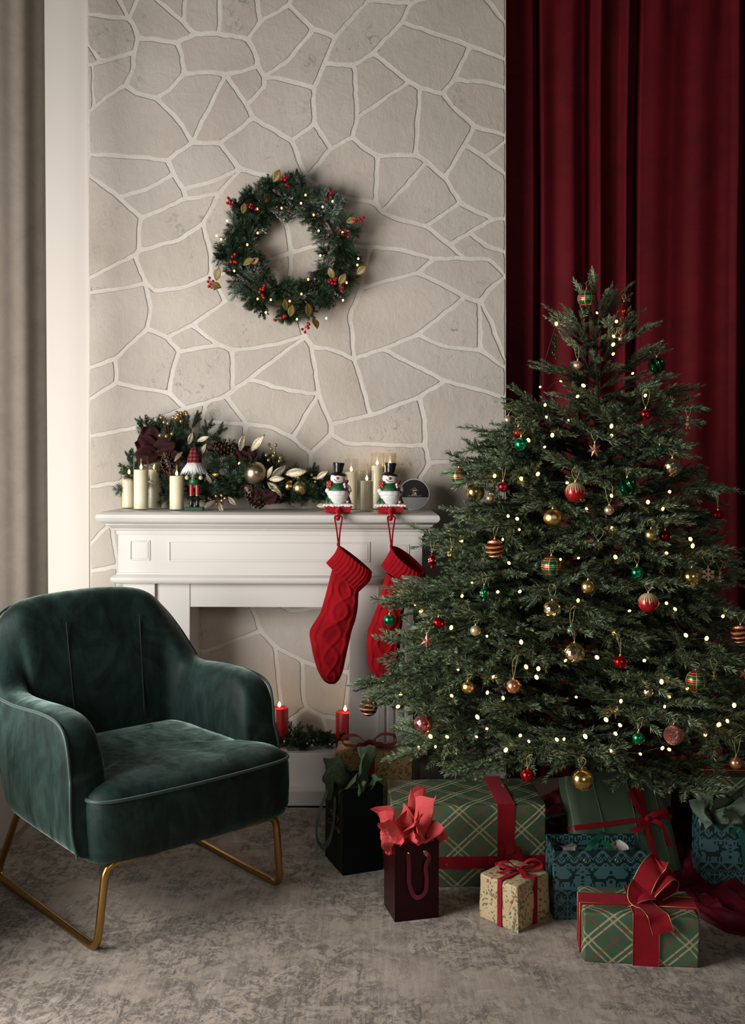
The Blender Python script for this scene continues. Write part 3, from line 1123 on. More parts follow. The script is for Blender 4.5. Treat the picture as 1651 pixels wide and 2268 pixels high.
def needle_mesh(name, twigs, stems, mats, per_m=900, nlen=.018, nwid=.0017, seed=0, L=None, **kw):
    rng = np.random.default_rng(seed)
    V = needle_arrays(twigs, per_m, nlen, nwid, rng, **kw)
    nq = len(V)//4
    sm = MB()
    for pts, r0, r1 in stems:
        m = len(pts)
        sm.tube(pts, [r0+(r1-r0)*k/(m-1) for k in range(m)], 4, caps=False)
    SV = np.array(sm.v, float).reshape(-1, 3)
    verts = np.concatenate([V, SV]) if len(SV) else V
    me = bpy.data.meshes.new(name)
    me.vertices.add(len(verts)); me.vertices.foreach_set('co', verts.astype(np.float32).ravel())
    sq = np.array(sm.f, int).reshape(-1, 4) + nq*4 if sm.f else np.zeros((0, 4), int)
    faces = np.concatenate([np.arange(nq*4).reshape(-1, 4), sq])
    me.loops.add(len(faces)*4); me.loops.foreach_set('vertex_index', faces.astype(np.int32).ravel())
    me.polygons.add(len(faces)); me.polygons.foreach_set('loop_start', np.arange(0, len(faces)*4, 4, dtype=np.int32))
    mi = np.zeros(len(faces), np.int32); mi[nq:] = 1
    for m in mats: me.materials.append(m)
    me.polygons.foreach_set('material_index', mi)
    me.update(calc_edges=True)
    if L:       # how far out on the branch a needle grows: inner ones get darker PVC plus painted shade
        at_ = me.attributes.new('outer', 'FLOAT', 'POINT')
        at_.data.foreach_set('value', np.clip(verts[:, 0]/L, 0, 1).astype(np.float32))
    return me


def m_needle(name, lo, mid, hi, rough=.5, fade=False):
    n = NT(name)
    f = n.noise(9, 3, .6)
    g = n.node('ShaderNodeNewGeometry').outputs['Random Per Island']
    m = n.math('ADD', n.math('MULTIPLY', f, .6), n.math('MULTIPLY', g, .4))
    c = n.ramp(m, [(.28, lo), (.5, mid), (.74, hi)])
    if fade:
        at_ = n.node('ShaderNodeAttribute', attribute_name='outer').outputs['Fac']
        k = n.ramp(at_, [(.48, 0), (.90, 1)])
        c = n.mix(k, (.014, .030, .012), c)  # dark PVC tone, deepened to paint in the shade between the boughs
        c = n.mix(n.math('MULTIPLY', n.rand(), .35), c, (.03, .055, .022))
    n.base(c)
    n.set(Roughness=rough)
    n.bsdf.inputs['Specular IOR Level'].default_value = .4
    return n.m


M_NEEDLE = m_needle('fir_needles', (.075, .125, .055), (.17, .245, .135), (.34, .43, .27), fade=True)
M_TWIG = simple('brown_twig', (.045, .035, .018), .8)
M_PINE = m_needle('pine_needles', (.010, .028, .012), (.028, .062, .028), (.075, .135, .075))
M_FROST = m_needle('frosted_needles', (.05, .10, .07), (.16, .24, .19), (.40, .48, .43))
M_SNOW = m_needle('white_tipped_needles', (.10, .12, .10), (.35, .36, .34), (.65, .65, .62))


def branch_mesh(L, seed):
    rnd = random.Random(seed)
    def ax(t):
        return Vector((t*L, .012*L*math.sin(t*5+seed), L*(.055*math.sin(t*math.pi) - .03*t*t)))
    twigs, stems = [], []
    main = [ax(t) for t in np.linspace(0, 1, 9)]
    stems.append((main, .0045, .0012))
    st = .34 if L > .3 else .05
    for i in range(8):
        a, b = main[i], main[i+1]
        if (i+1)/8 > st: twigs.append((a, b, 1.0 if i < 7 else .95))
    x = max(.28*L, L-.62)
    if L < .28: x = .18*L
    side = rnd.choice((-1, 1))
    while x < L-.035:
        t = x/L
        side = -side
        rem = L-x
        ln = min(.20, .055 + rem*.62)*rnd.uniform(.8, 1.15)
        p = ax(t)
        d = (ax(min(1, t+.05))-p).normalized()
        s = Vector((0, 0, 1)).cross(d).normalized()*side
        a = R(rnd.uniform(38, 54))
        u = Vector((0, 0, 1))
        dd = (d*math.cos(a) + s*math.sin(a)*.9 + u*rnd.uniform(-.22, .34)).normalized()
        q1 = p + dd*ln*.5
        q2 = p + dd*ln + d*ln*.10 - u*ln*rnd.uniform(-.02, .12)
        stems.append(([p, q1, q2], .0022, .0009))
        twigs += [(p, q1, 1.0), (q1, q2, .98)]
        if ln > .10:
            for k, tt in enumerate((.38, .62)):
                pp = p + dd*ln*tt
                s2 = d if (k % 2 == 0) else (s - d*.2)
                d2 = (dd*.72 + s2*.6*(1 if k == 0 else 1) + u*rnd.uniform(-.2, .3)).normalized()
                l2 = ln*rnd.uniform(.36, .5)
                twigs.append((pp, pp+d2*l2, .95)); stems.append(([pp, pp+d2*l2], .0014, .0008))
        x += rnd.uniform(.034, .054)
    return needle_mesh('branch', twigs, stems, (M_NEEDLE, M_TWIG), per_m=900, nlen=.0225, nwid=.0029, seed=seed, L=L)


LCLS = [.14, .20, .28, .38, .50, .62, .76]
BR = {L: [branch_mesh(L, 17*i+k) for k in range(3)] for i, L in enumerate(LCLS)}

TX, TY = at(1322, 1100, 3.22).x, 3.22
tree = thing('christmas_tree', 'green artificial Christmas tree with layered fir branches on the right', 'tree', (TX, TY, 0))
mb = MB().tube([(0, 0, .0), (0, 0, .6), (.0, 0, 1.3), (-.01, 0, 1.80)], [.021, .02, .012, .004], 10)
mb.build('trunk', M_TWIG, tree, smooth=True)
mb = MB()
for k in range(4):
    a = R(45+90*k)
    mb.tube([(0, 0, .10), (.10*math.cos(a), .10*math.sin(a), .085), (.25*math.cos(a), .25*math.sin(a), .012)], .011, 8)
mb.tube([(0, 0, .03), (0, 0, .2)], .027, 10)
mb.build('stand', simple('green_metal', (.02, .05, .03), .4, .4), tree, smooth=True, angle=R(50))

# silhouette half widths read from the photograph: (py, left px, right px)
SIL = [(640, 1306, 1318), (700, 1290, 1348), (780, 1265, 1392), (860, 1225, 1462), (920, 1130, 1520), (1010, 1050, 1580), (1100, 1050, 1590),
       (1190, 985, 1600), (1320, 900, 1640), (1500, 850, 1720), (1600, 880, 1740), (1680, 960, 1700)]
SILZ = [(CAM_H + (1027-y)*TY/F, TX-at(l, y, TY).x, at(r, y, TY).x-TX) for y, l, r in SIL]


def half_w(z):
    if z >= SILZ[0][0]: return .03, .03
    for (z0, l0, r0), (z1, l1, r1) in zip(SILZ, SILZ[1:]):
        if z <= z0 and z >= z1:
            t = (z0-z)/(z0-z1)
            return l0+(l1-l0)*t, r0+(r1-r0)*t
    return SILZ[-1][1], SILZ[-1][2]


def reach(az, z):
    """az measured from +x towards -y (camera side)"""
    l, r_ = half_w(z)
    c = math.cos(az)
    side = r_ if c > 0 else l
    f = (l+r_)/2*.98
    if math.sin(az) < 0: f = min(f, .58)
    return math.sqrt((c*side)**2 + (math.sin(az)*f)**2)


def surf_Y(px, py, push=.0):
    Y = TY-.3
    for _ in range(5):
        p = at(px, py, Y)
        l, r_ = half_w(p.z)
        dx = p.x-TX
        w = (r_ if dx > 0 else l)*1.0
        f = (l+r_)/2*.95
        t = min(1, abs(dx)/max(w, .01))
        Y = TY - f*math.sqrt(max(0, 1-t*t)) - push
    return Y


n_branch = [0]
def add_branch(base, tip, roll=None, rnd=random):
    base, tip = Vector(base), Vector(tip)
    d = tip-base
    L = d.length
    cls = min(LCLS, key=lambda c: abs(math.log(c/L)))
    me = rnd.choice(BR[cls])
    k = L/cls
    x = d.normalized()
    M = frame_matrix(base, x, Vector((0, 0, 1)))
    M = M @ Matrix.Rotation(rnd.uniform(-.45, .45) if roll is None else roll, 4, 'X') @ Matrix.Diagonal((k, max(.8, min(1.15, k)), max(.8, min(1.15, k)), 1))
    if tip.z > 1.42: M = M @ Matrix.Diagonal((1, .62, .62, 1))
    o = bpy.data.objects.new('branch', me)
    link(o, tree)
    o.matrix_local = Matrix.Translation((-TX, -TY, 0)) @ M
    n_branch[0] += 1
    return o


rt = random.Random(5)
# branch tips that shape the outline: (px, py, depth from the trunk towards the camera)
HERO = [(1307, 606, 0), (1355, 648, .02), (1384, 640, -.04), (1279, 640, .03), (1263, 690, .05), (1226, 688, .0), (1400, 690, .04), (1437, 716, -.02),
        (1458, 770, .04), (1496, 832, .05), (1540, 858, -.1), (1546, 893, .06), (1192, 815, .05), (1236, 812, .10), (1128, 893, -.05), (1150, 960, .1),
        (1055, 947, .03), (1061, 978, .1), (1003, 1011, .08), (1038, 1033, .15), (1038, 1052, .22), (1003, 1128, .10), (1040, 1113, .2), (937, 1183, .16),
        (983, 1206, .22), (984, 1257, .1), (983, 1291, .16), (1005, 1230, .26), (848, 1322, .24), (890, 1306, .30), (842, 1442, .30), (783, 1512, .26),
        (826, 1546, .34), (866, 1670, .30), (896, 1622, .36), (930, 1408, .2), (948, 1445, .3), (1000, 1500, .4), (1603, 1075, .0), (1562, 1040, .1),
        (1563, 1135, -.1), (1636, 1228, -.05), (1600, 1252, .2), (1566, 1190, .25), (1604, 1322, .0), (1640, 1365, .15), (1660, 1440, .2), (1690, 1500, .1),
        (1618, 1380, .3), (1450, 1000, .2), (1600, 1600, .3), (1660, 1650, .25), (1610, 1700, .35), (1424, 1735, .45), (1290, 1700, .5), (1200, 1665, .5),
        (1000, 1690, .3), (1150, 1690, .45), (1420, 870, .22), (1350, 905, .25), (1330, 880, .28), (1430, 1175, .42), (1355, 1420, .5), (1430, 1540, .5)]
for px, py, dy in HERO:
    tip = at(px, py, TY-dy)
    rr = math.hypot(tip.x-TX, tip.y-TY)
    zb = tip.z - rr*(.30 if tip.z > 1.25 else (.16 if tip.z > .75 else .02))
    if tip.z > 1.6: zb = min(zb, tip.z-.14)
    zb = max(.22, min(1.72, zb))
    add_branch((TX, TY, zb), tip, rnd=rt)
# layered whorls filling the body of the tree
lv = 19
for i in range(lv):
    t = i/(lv-1)
    z = .40 + 1.28*t**.92
    nb = int(round(9.5 - 5.0*t))
    for k in range(nb):
        az = 2*math.pi*(k+.5*(i % 2)+rt.uniform(-.15, .15))/nb
        s_ = math.sin(az)
        if s_ < -.55 and rt.random() < .45: continue
        z1 = z + rt.uniform(-.03, .03)
        rr = reach(az, z1)*rt.choice((.62, .78, .9, 1.0))*rt.uniform(.94, 1.04)
        tip = (TX+rr*math.cos(az), TY-rr*s_, z1)
        zb = max(.2, z1 - rr*(.34 if z1 > 1.2 else .2) + rt.uniform(-.02, .02))
        add_branch((TX, TY, min(1.74, zb)), tip, rnd=rt)
# ================================================================== ORNAMENTS ON THE TREE
def glitter(name, col, rough=.28, sc=260, st=.7, metal=1.0, dist=.0015):
    n = NT(name)
    f = n.voronoi(sc, out='Color')
    n.base(n.mix(n.math('MULTIPLY', n.sep(f)[0], .55), col, tuple(min(1, c*2.2+.05) for c in col)))
    n.set(Roughness=rough, Metallic=metal)
    n.bump(n.sep(f)[1], st, dist)
    return n.m


M_CAP = simple('gold_cap', (.85, .60, .25), .25, 1.0)
M_CAPS = simple('silver_cap', (.75, .70, .65), .25, 1.0)
M_CORD = simple('gold_thread', (.62, .48, .20), .45, .5)
M_GGOLD = glitter('gold_glitter', (.55, .38, .12))
M_GGOLDB = glitter('gold_glitter_ball', (.50, .35, .12), .20, 17, .9, dist=.05)
M_GGREEN = glitter('green_glitter', (.01, .26, .11), .25, 20, .6, dist=.04)
M_GRED = glitter('red_glitter', (.42, .012, .02), .25, 20, .6, dist=.04)
M_MGOLD = simple('satin_gold', (.80, .56, .24), .33, 1.0)
M_SGOLD = simple('shiny_gold', (.82, .58, .22), .17, 1.0, bump=(30, .25, .002))
M_MROSE = simple('satin_rose_gold', (.80, .52, .38), .36, .85)
M_COPPER = simple('satin_copper', (.75, .36, .20), .28, .9)
M_MGREEN = simple('satin_sage', (.12, .22, .13), .35, .6)
M_BRONZE = simple('bronze_paint', (.42, .19, .13), .42, .6)
M_RIBRED = simple('red_foil', (.55, .008, .014), .18, .9)
M_DRED = simple('deep_red_foil', (.22, .004, .008), .15, .9)


def m_mercury():
    n = NT('antiqued_mirror_gold')
    v = n.voronoi(4, out='Color')
    n.base(n.ramp(n.sep(v)[0], [(.0, (.55, .36, .12)), (.6, (.90, .74, .42)), (1, (1, .93, .72))]))
    n.set(Roughness=.16, Metallic=1.0)
    return n.m


def m_plaid():
    n = NT('plaid_bauble')
    s = n.sep(n.coord())           # object space: unit about the ball radius
    z, x = s[2], s[0]
    y = s[1]
    az = n.math('ARCTAN2', y, x)
    def band(v, c, w): return n.math('LESS_THAN', n.math('ABSOLUTE', n.math('SUBTRACT', v, c)), w)
    azf = n.math('FRACT', n.math('MULTIPLY', n.math('ADD', az, .35), 3/(2*math.pi)))
    gb = n.math('MAXIMUM', band(z, -.42, .16), band(z, .38, .15))
    gv = band(azf, .5, .16)
    g = n.math('MAXIMUM', gb, gv)
    both = n.math('MULTIPLY', gb, gv)
    c = n.mix(g, (.42, .012, .014), (.02, .16, .05))
    c = n.mix(n.math('MULTIPLY', both, .6), c, (.005, .06, .02))
    wob = n.math('MULTIPLY', n.noise(3, 2, .5), .06)
    zz = n.math('ADD', z, wob)
    gl = band(zz, .02, .022)
    for q in (-.72, -.20, .20, .60, .80): gl = n.math('MAXIMUM', gl, band(zz, q, .018))
    gl = n.math('MAXIMUM', gl, n.math('MAXIMUM', band(azf, .30, .018), band(azf, .70, .018)))
    c = n.mix(gl, c, (.80, .62, .28))
    n.base(c)
    n.set(Metallic=.55, Roughness=n.math('ADD', .25, n.math('MULTIPLY', gl, .2)))
    n.bump(gl, .5, .02)
    return n.m


def m_stripe():
    n = NT('striped_bauble')
    s = n.sep(n.coord())
    w = n.math('ADD', s[2], n.math('ADD', n.math('MULTIPLY', s[0], .16), n.math('MULTIPLY', n.noise(2.5, 2, .5), .12)))
    f = n.math('FRACT', n.math('MULTIPLY', w, 2.1))
    g = n.math('GREATER_THAN', f, .52)
    c = n.mix(g, (.42, .01, .014), (.78, .60, .30))
    n.base(c); n.set(Metallic=.75, Roughness=n.math('ADD', .16, n.math('MULTIPLY', g, .3)))
    n.bump(n.math('SINE', n.math('MULTIPLY', f, 6.283)), .6, .03)
    return n.m


def m_drip():
    n = NT('drip_bauble')
    s = n.sep(n.coord())
    az = n.math('ARCTAN2', s[1], s[0])
    wv = n.math('ABSOLUTE', n.math('SINE', n.math('ADD', n.math('MULTIPLY', az, 6), n.math('MULTIPLY', s[2], .8))))
    line = n.math('LESS_THAN', wv, n.math('MULTIPLY', n.math('SUBTRACT', s[2], -.15), .85))
    line2 = n.math('GREATER_THAN', wv, n.math('SUBTRACT', 1.0, n.math('MULTIPLY', n.math('SUBTRACT', s[2], .15), .22)))
    g = n.math('MAXIMUM', line, line2)
    n.base(n.mix(g, (.40, .012, .016), (.86, .70, .42)))
    n.set(Metallic=.4, Roughness=.3)
    n.bump(g, .3, .02)
    return n.m


def m_swirlgreen():
    n = NT('green_swirl_bauble')
    s = n.sep(n.coord())
    az = n.math('ARCTAN2', s[1], s[0])
    w = n.math('SINE', n.math('ADD', n.math('MULTIPLY', az, 7), n.math('MULTIPLY', s[2], 5)))
    g = n.math('GREATER_THAN', w, .55)
    n.base(n.mix(g, (.008, .17, .055), (.002, .03, .012)))
    n.set(Metallic=.85, Roughness=.17)
    n.bump(w, .5, .05)
    return n.m


def m_flake():
    n = NT('snowflake_print_bauble')
    d = n.voronoi(2.3)
    e = n.voronoi(9, feature='DISTANCE_TO_EDGE')
    g = n.math('LESS_THAN', e, .045)
    n.base(n.mix(g, (.38, .02, .03), (.80, .62, .48)))
    n.set(Metallic=.5, Roughness=.28)
    n.bump(e, .6, .03)
    return n.m


def m_foil():
    n = NT('crumpled_rose_foil')
    v = n.voronoi(5, out='Color')
    n.base(n.ramp(n.sep(v)[0], [(0, (.45, .05, .06)), (.6, (.75, .25, .24)), (1, (.92, .62, .58))]))
    n.set(Metallic=.9, Roughness=.2)
    n.bump(n.sep(v)[1], 1.0, .06)
    return n.m


M_MERC, M_PLAIDB, M_STRIPE, M_DRIP, M_SWG, M_FLAKE, M_FOIL = m_mercury(), m_plaid(), m_stripe(), m_drip(), m_swirlgreen(), m_flake(), m_foil()


def unit_ball(fn=None, sc=(1, 1, 1), seg=32, rings=20):
    return MB().sphere((0, 0, 0), 1.0, seg, rings, sc=sc, fn=fn)


BALLM = {
    'plaid': (M_PLAIDB, None, (1, 1, 1)), 'stripe': (M_STRIPE, lambda a, t: 1+.02*math.sin(t*14), (1, 1, 1)), 'drip': (M_DRIP, None, (1, 1, .96)),
    'swirl': (M_SWG, lambda a, t: 1+.03*math.sin(7*a-5*math.cos(t)), (1, 1, 1)), 'mercury': (M_MERC, lambda a, t: 1+.030*math.cos(10*a+5*t)*math.cos(5*t*2-5*a), (1, 1, 1)),
    'goldglitter': (M_GGOLDB, None, (1, 1, 1)), 'greenglitter': (M_GGREEN, None, (1, 1, 1)), 'redglitter': (M_GRED, None, (1, 1, 1)),
    'gold': (M_MGOLD, None, (1, 1, 1)), 'shinygold': (M_SGOLD, None, (1, 1, .95)), 'rose': (M_MROSE, None, (1, 1, 1)), 'copper': (M_COPPER, None, (1, 1, 1)),
    'sage': (M_MGREEN, None, (1, 1, 1)), 'ribred': (M_RIBRED, lambda a, t: 1+.045*math.sin(t)*math.sin(18*a+4*math.cos(t)), (1, 1, .95)),
    'flatred': (M_RIBRED, lambda a, t: 1+.045*math.sin(t)*math.sin(22*a), (1, 1, .66)), 'darkred': (M_DRED, lambda a, t: 1+.05*math.sin(t)*math.sin(14*a), (1, 1, .95)),
    'ringred': (M_RIBRED, lambda a, t: 1+.04*math.sin(t*22), (1, 1, 1)), 'flake': (M_FLAKE, None, (1, 1, 1)), 'foil': (M_FOIL, lambda a, t: 1+.05*math.sin(9*a+3)*math.sin(8*t), (1, 1, 1)),
    'pale': (simple('pale_satin_gold', (.55, .47, .28), .35, .6), None, (1, 1, 1)), 'darkgreen': (simple('dark_green_glass', (.01, .08, .03), .15, .4), None, (1, 1, 1)),
}
_ballmesh = {}
def cap_part(parent, z, k, mat=M_CAP):
    mb = MB().lathe([(.24*k, z-.05*k), (.25*k, z+.04*k), (.17*k, z+.08*k), (.16*k, z+.26*k), (.05*k, z+.30*k), (0, z+.30*k)], 14)
    mb.tube([Vector((.09*k*math.cos(a), 0, z+.37*k+.09*k*math.sin(a))) for a in np.linspace(0, 2*math.pi, 11)[:-1]], .022*k, 6, closed=True)
    return mb.build('cap', mat, parent, smooth=True, angle=R(50))


def cord_part(parent, z, up, w=.010):
    parent = next((c for c in parent.children if c.name.startswith('cap')), parent)
    """closed loop of thread from the cap ring to the twig"""
    pts = [(0, 0, z), (w*.8, .002, z+up*.35), (w, .004, z+up*.75), (w*.3, .012, z+up), (-w*.3, .012, z+up), (-w, .004, z+up*.75), (-w*.7, .001, z+up*.35)]
    return MB().tube(catmull(pts, 4, closed=True), .0006, 4, closed=True).build('hanging_loop', M_CORD, parent, smooth=True)


def ball(px, py, r, kind, label, hang=.035, push=.062, cap=M_CAP, rz=0, Y=None, cat='bauble'):
    Y = surf_Y(px, py, push) if Y is None else Y
    p = at(px, py, Y)
    rad = r*Y/F
    t = thing('bauble', label, cat, p, rz)
    key = kind
    mat, fn, sc = BALLM[kind]
    if key not in _ballmesh:
        o = (unit_ball(fn, sc) if kind != 'mercury' else unit_ball(fn, sc, 28, 15)).build('ball', mat, t, smooth=kind != 'mercury')
        _ballmesh[key] = o.data
    else:
        o = bpy.data.objects.new('ball', _ballmesh[key]); link(o, t)
    o.scale = (rad,)*3
    cap_part(t, rad*sc[2]*.97, max(rad, .012)*.9 if rad < .016 else .0165, cap)
    k = max(rad, .012)*.9 if rad < .016 else .0165
    cord_part(t, rad*sc[2]*.97+.42*k, hang)
    # the twig it hangs from
    top = p + Vector((0, .014, rad+.42*k+hang))
    rr = math.hypot(top.x-TX, top.y-TY)
    zb = max(.22, min(1.70, top.z - rr*.18 - (.1 if top.z > 1.6 else 0)))
    if n_branch[0] < 292 and rr > .12:
        q = Vector((TX, TY, zb))
        d = (top-q)
        add_branch(q + d*.25, top + d.normalized()*.012 + Vector((0, 0, -.002)), rnd=rt)
    return t


B = [
 (1300, 661, 20, 'plaid', 'plaid red and green bauble topping the tree, just under its tip', .02),
 (1280, 809, 10, 'rose', 'small satin rose gold bauble on a long loop near the treetop left', .045),
 (1376, 750, 6, 'rose', 'tiny rose gold bauble half hidden near the treetop, against the curtain', .02),
 (1455, 810, 18, 'swirl', 'dark green glass bauble hanging against the curtain at upper right', .02),
 (1431, 917, 12, 'redglitter', 'small red glitter bauble on a long loop under an upper right branch', .05),
 (1127, 930, 10, 'rose', 'small rose gold bauble at the edge between stone wall and curtain', .02),
 (1149, 958, 13, 'ringred', 'ringed red bauble directly behind the upper green glitter bauble', .02),
 (1155, 984, 16, 'greenglitter', 'bright green glitter bauble at upper left in front of a ringed red one', .02),
 (1462, 995, 9, 'darkgreen', 'small dark green glass bauble below an upper right branch tip', .02),
 (1490, 1035, 20, 'mercury', 'faceted mirror gold bauble near the curtain at the upper right', .02),
 (1017, 1055, 19, 'plaid', 'plaid red and green bauble farthest left, against the stone wall', .012),
 (1053, 1090, 21, 'goldglitter', 'gold glitter bauble against the stone wall beside the plaid one', .02),
 (1086, 1104, 9, 'rose', 'small rose gold bauble right beside the gold glitter bauble at upper left', .04),
 (1115, 1078, 12, 'redglitter', 'small red glitter bauble on a long loop at the upper left', .05),
 (1275, 1090, 23, 'drip', 'red bauble with cream drips at the middle of the tree', .035),
 (1390, 1078, 20, 'swirl', 'shiny green swirled bauble right of the cream dripped red one', .02),
 (1350, 1130, 11, 'rose', 'small satin rose bauble on a wide loop in the tree centre', .06),
 (1225, 1147, 21, 'shinygold', 'shiny gold bauble below left of the cream dripped red one', .012),
 (1591, 1140, 15, 'flatred', 'flattened ribbed red bauble alone on a long loop before the curtain', .05),
 (1443, 1185, 14, 'gold', 'satin gold bauble beside a dark ribbed red one on the right', .02),
 (1474, 1187, 13, 'darkred', 'dark ribbed red bauble beside a satin gold one on the right', .02),
 (1096, 1215, 21, 'stripe', 'red bauble with wavy gold stripes on the left of the tree', .035),
 (1222, 1254, 23, 'plaid', 'large plaid red and green bauble in the centre of the tree', .02),
 (1412, 1268, 14, 'greenglitter', 'green glitter bauble right of centre, above the dripped red one', .03),
 (1303, 1300, 15, 'gold', 'satin gold bauble hanging in the very centre of the tree', .012),
 (1533, 1278, 21, 'goldglitter', 'large gold glitter bauble beside the hanging gold snowflake', .012),
 (1605, 1264, 6, 'redglitter', 'tiny red glitter bauble behind the gold figure at the right edge', .03),
 (1437, 1335, 23, 'drip', 'large red bauble with cream drips right of the tree centre', .02),
 (1224, 1349, 20, 'mercury', 'faceted mirror gold bauble below the large central plaid bauble', .035),
 (863, 1373, 13, 'greenglitter', 'green glitter bauble hanging in front of the right red stocking', .025),
 (972, 1379, 13, 'ribred', 'ribbed red bauble on the left of the tree near the mantelpiece', .012),
 (1054, 1397, 12, 'pale', 'pale gold bauble half in shadow at middle left', .012),
 (1265, 1397, 9, 'sage', 'small sage green bauble on a long loop above the large mirror gold one', .05),
 (1273, 1446, 23, 'mercury', 'large faceted mirror gold bauble low in the tree centre', .03),
 (1375, 1466, 15, 'ribred', 'ribbed red bauble half covered by needles right of centre', .05),
 (1542, 1507, 23, 'plaid', 'large plaid red and green bauble at the lower right', .012),
 (1641, 1405, 21, 'stripe', 'red and gold striped bauble at the right edge of the picture', .03),
 (1037, 1522, 14, 'shinygold', 'shiny gold bauble low on the left side of the tree', .012),
 (1138, 1520, 16, 'copper', 'copper pink bauble on a long loop at lower left of the tree', .06),
 (817, 1566, 20, 'stripe', 'red and gold striped bauble farthest left, before the white pier', .02),
 (938, 1602, 21, 'foil', 'crumpled rose foil bauble beside the white fluted pilaster', .012),
 (1436, 1533, 11, 'mercury', 'small mirror gold bauble deep in the lower middle branches', .01),
 (1415, 1635, 14, 'greenglitter', 'green glitter bauble near the bottom of the tree', .03),
 (1493, 1628, 22, 'flake', 'red bauble printed with pale snowflakes near the tree bottom right', .02),
 (1169, 1717, 15, 'ribred', 'ribbed red bauble hanging just above the large plaid gift', .03),
 (1290, 1727, 25, 'goldglitter', 'large gold glitter bauble at the lowest branch, before the leaning green gift', .02),
 (1631, 1690, 14, 'copper', 'copper bauble hanging lowest at the right edge', .05),
]
for px, py, r, kind, label, hang in B:
    ball(px, py, r, kind, label, hang, cap=M_CAPS if kind in ('rose', 'redglitter', 'sage', 'flatred') else M_CAP, rz=(px*7 % 6))


# ---- shaped ornaments
def shaped(px, py, name, label, hang, cat='ornament', push=.066, branch=True, rz=0):
    Y = surf_Y(px, py, push)
    p = at(px, py, Y)
    t = thing(name, label, cat, p, rz)
    return t, Y/F, p


def support(p, top_dz):
    top = p + Vector((0, .014, top_dz))
    rr = math.hypot(top.x-TX, top.y-TY)
    if n_branch[0] < 300 and rr > .12:
        q = Vector((TX, TY, max(.22, min(1.70, top.z - rr*.18))))
        d = top-q
        add_branch(q + d*.3, top + d.normalized()*.01, rnd=rt)


def star(px, py, r, label, pts_n=6, mat=M_BRONZE, rot=0, cap=M_CAPS, hang=.03):
    t, s, p = shaped(px, py, 'star_ornament', label, hang)
    R0 = r*s
    mb = MB(); vs = []
    n = pts_n*2
    for k in range(n):
        a = math.pi/2 + 2*math.pi*k/n + rot
        q = R0*(1.0 if k % 2 == 0 else .46)
        vs.append((q*math.cos(a), 0, q*math.sin(a)))
    vs += [(0, -R0*.32, 0), (0, R0*.32, 0)]
    fs = []
    for k in range(n):
        l = (k+1) % n
        fs += [(k, l, n), (l, k, n+1)]
    mb.add(vs, fs).build('star_body', mat, t)
    cap_part(t, R0*.92, .012, cap); cord_part(t, R0*.92+.005, hang)
    support(p, R0+hang)


star(1318, 996, 17, 'bronze star ornament on a short loop in the upper middle of the tree', 7)
star(946, 1420, 17, 'bronze star ornament hanging left of the tree beside the pilaster', 6)
star(1652, 1492, 15, 'bronze star ornament cut by the right edge of the picture', 6)


def lathe_orn(px, py, prof, mat, name, label, hang=.03, spots=None, seg=14):
    t, s, p = shaped(px, py, name, label, hang)
    MB().lathe([(r_*s, z*s) for r_, z in prof], seg).build('ornament_body', mat, t, smooth=True)
    if spots:
        mb = MB()
        rn = random.Random(px)
        for k in range(spots[1]):
            a = rn.uniform(-math.pi, 0); z = rn.uniform(-.6, .6)
            q = 8.6*s*math.sqrt(1-z*z)
            mb.sphere((q*math.cos(a), q*math.sin(a), z*8.6*s), 1.6*s, 6, 4)
        mb.build('spots', spots[0], t, smooth=True)
    top = prof[-1][1]*s
    cap_part(t, top, .011, M_CAPS); cord_part(t, top+.004, hang, .006)
    support(p, top+hang)
    return t


candy = [(0, -19), (5, -17), (4, -14), (2, -11), (6, -9), (9, -4), (9, 2), (7, 8), (2, 11), (4, 14), (4.5, 16), (1.5, 18)]
M_PEARL = simple('white_enamel', (.8, .78, .74), .3)
lathe_orn(958, 1241, candy, M_RIBRED, 'candy_ornament', 'spotted red candy ornament hanging beside the right end of the mantel', .035, (M_PEARL, 12))
lathe_orn(1073, 1314, candy, simple('green_foil', (.01, .2, .08), .15, .8), 'candy_ornament', 'spotted green candy ornament at the left middle of the tree', .03, (M_PEARL, 12))
lathe_orn(1383, 687, [(0, -20), (3, -17), (6, -9), (7, 0), (5, 9), (2, 14), (3, 17), (1, 19)], M_RIBRED, 'candy_ornament', 'slim red candy ornament near the treetop, right of the tip', .02)
# snowflake
def flake(px, py, r, label, mat=M_MROSE):
    t, s, p = shaped(px, py, 'snowflake_ornament', label, .03)
    R0 = r*s
    mb = MB()
    for k in range(6):
        M = Matrix.Rotation(k*math.pi/3, 4, 'Y')
        mb.prism([(-.09*R0, .1*R0), (.09*R0, .1*R0), (.07*R0, .95*R0), (-.07*R0, .95*R0)], -.0018, .0018, M=M)
        mb.prism([(0, .38*R0), (.30*R0, .62*R0), (0, .90*R0), (-.30*R0, .62*R0)], -.0025, .0025, M=M)
    mb.prism([(.3*R0*math.cos(a), .3*R0*math.sin(a)) for a in np.linspace(0, 2*math.pi, 7)[:-1]], -.003, .003)
    mb.build('snowflake_body', mat, t)
    cap_part(t, R0*.95, .011, M_CAPS); cord_part(t, R0*.95+.004, .032, .014)
    support(p, R0+.036)
flake(1569, 1272, 17, 'rose gold snowflake ornament beside the large gold glitter bauble')
flake(1326, 1209, 11, 'tiny gold snowflake ornament on a long loop in the tree centre', M_SGOLD)


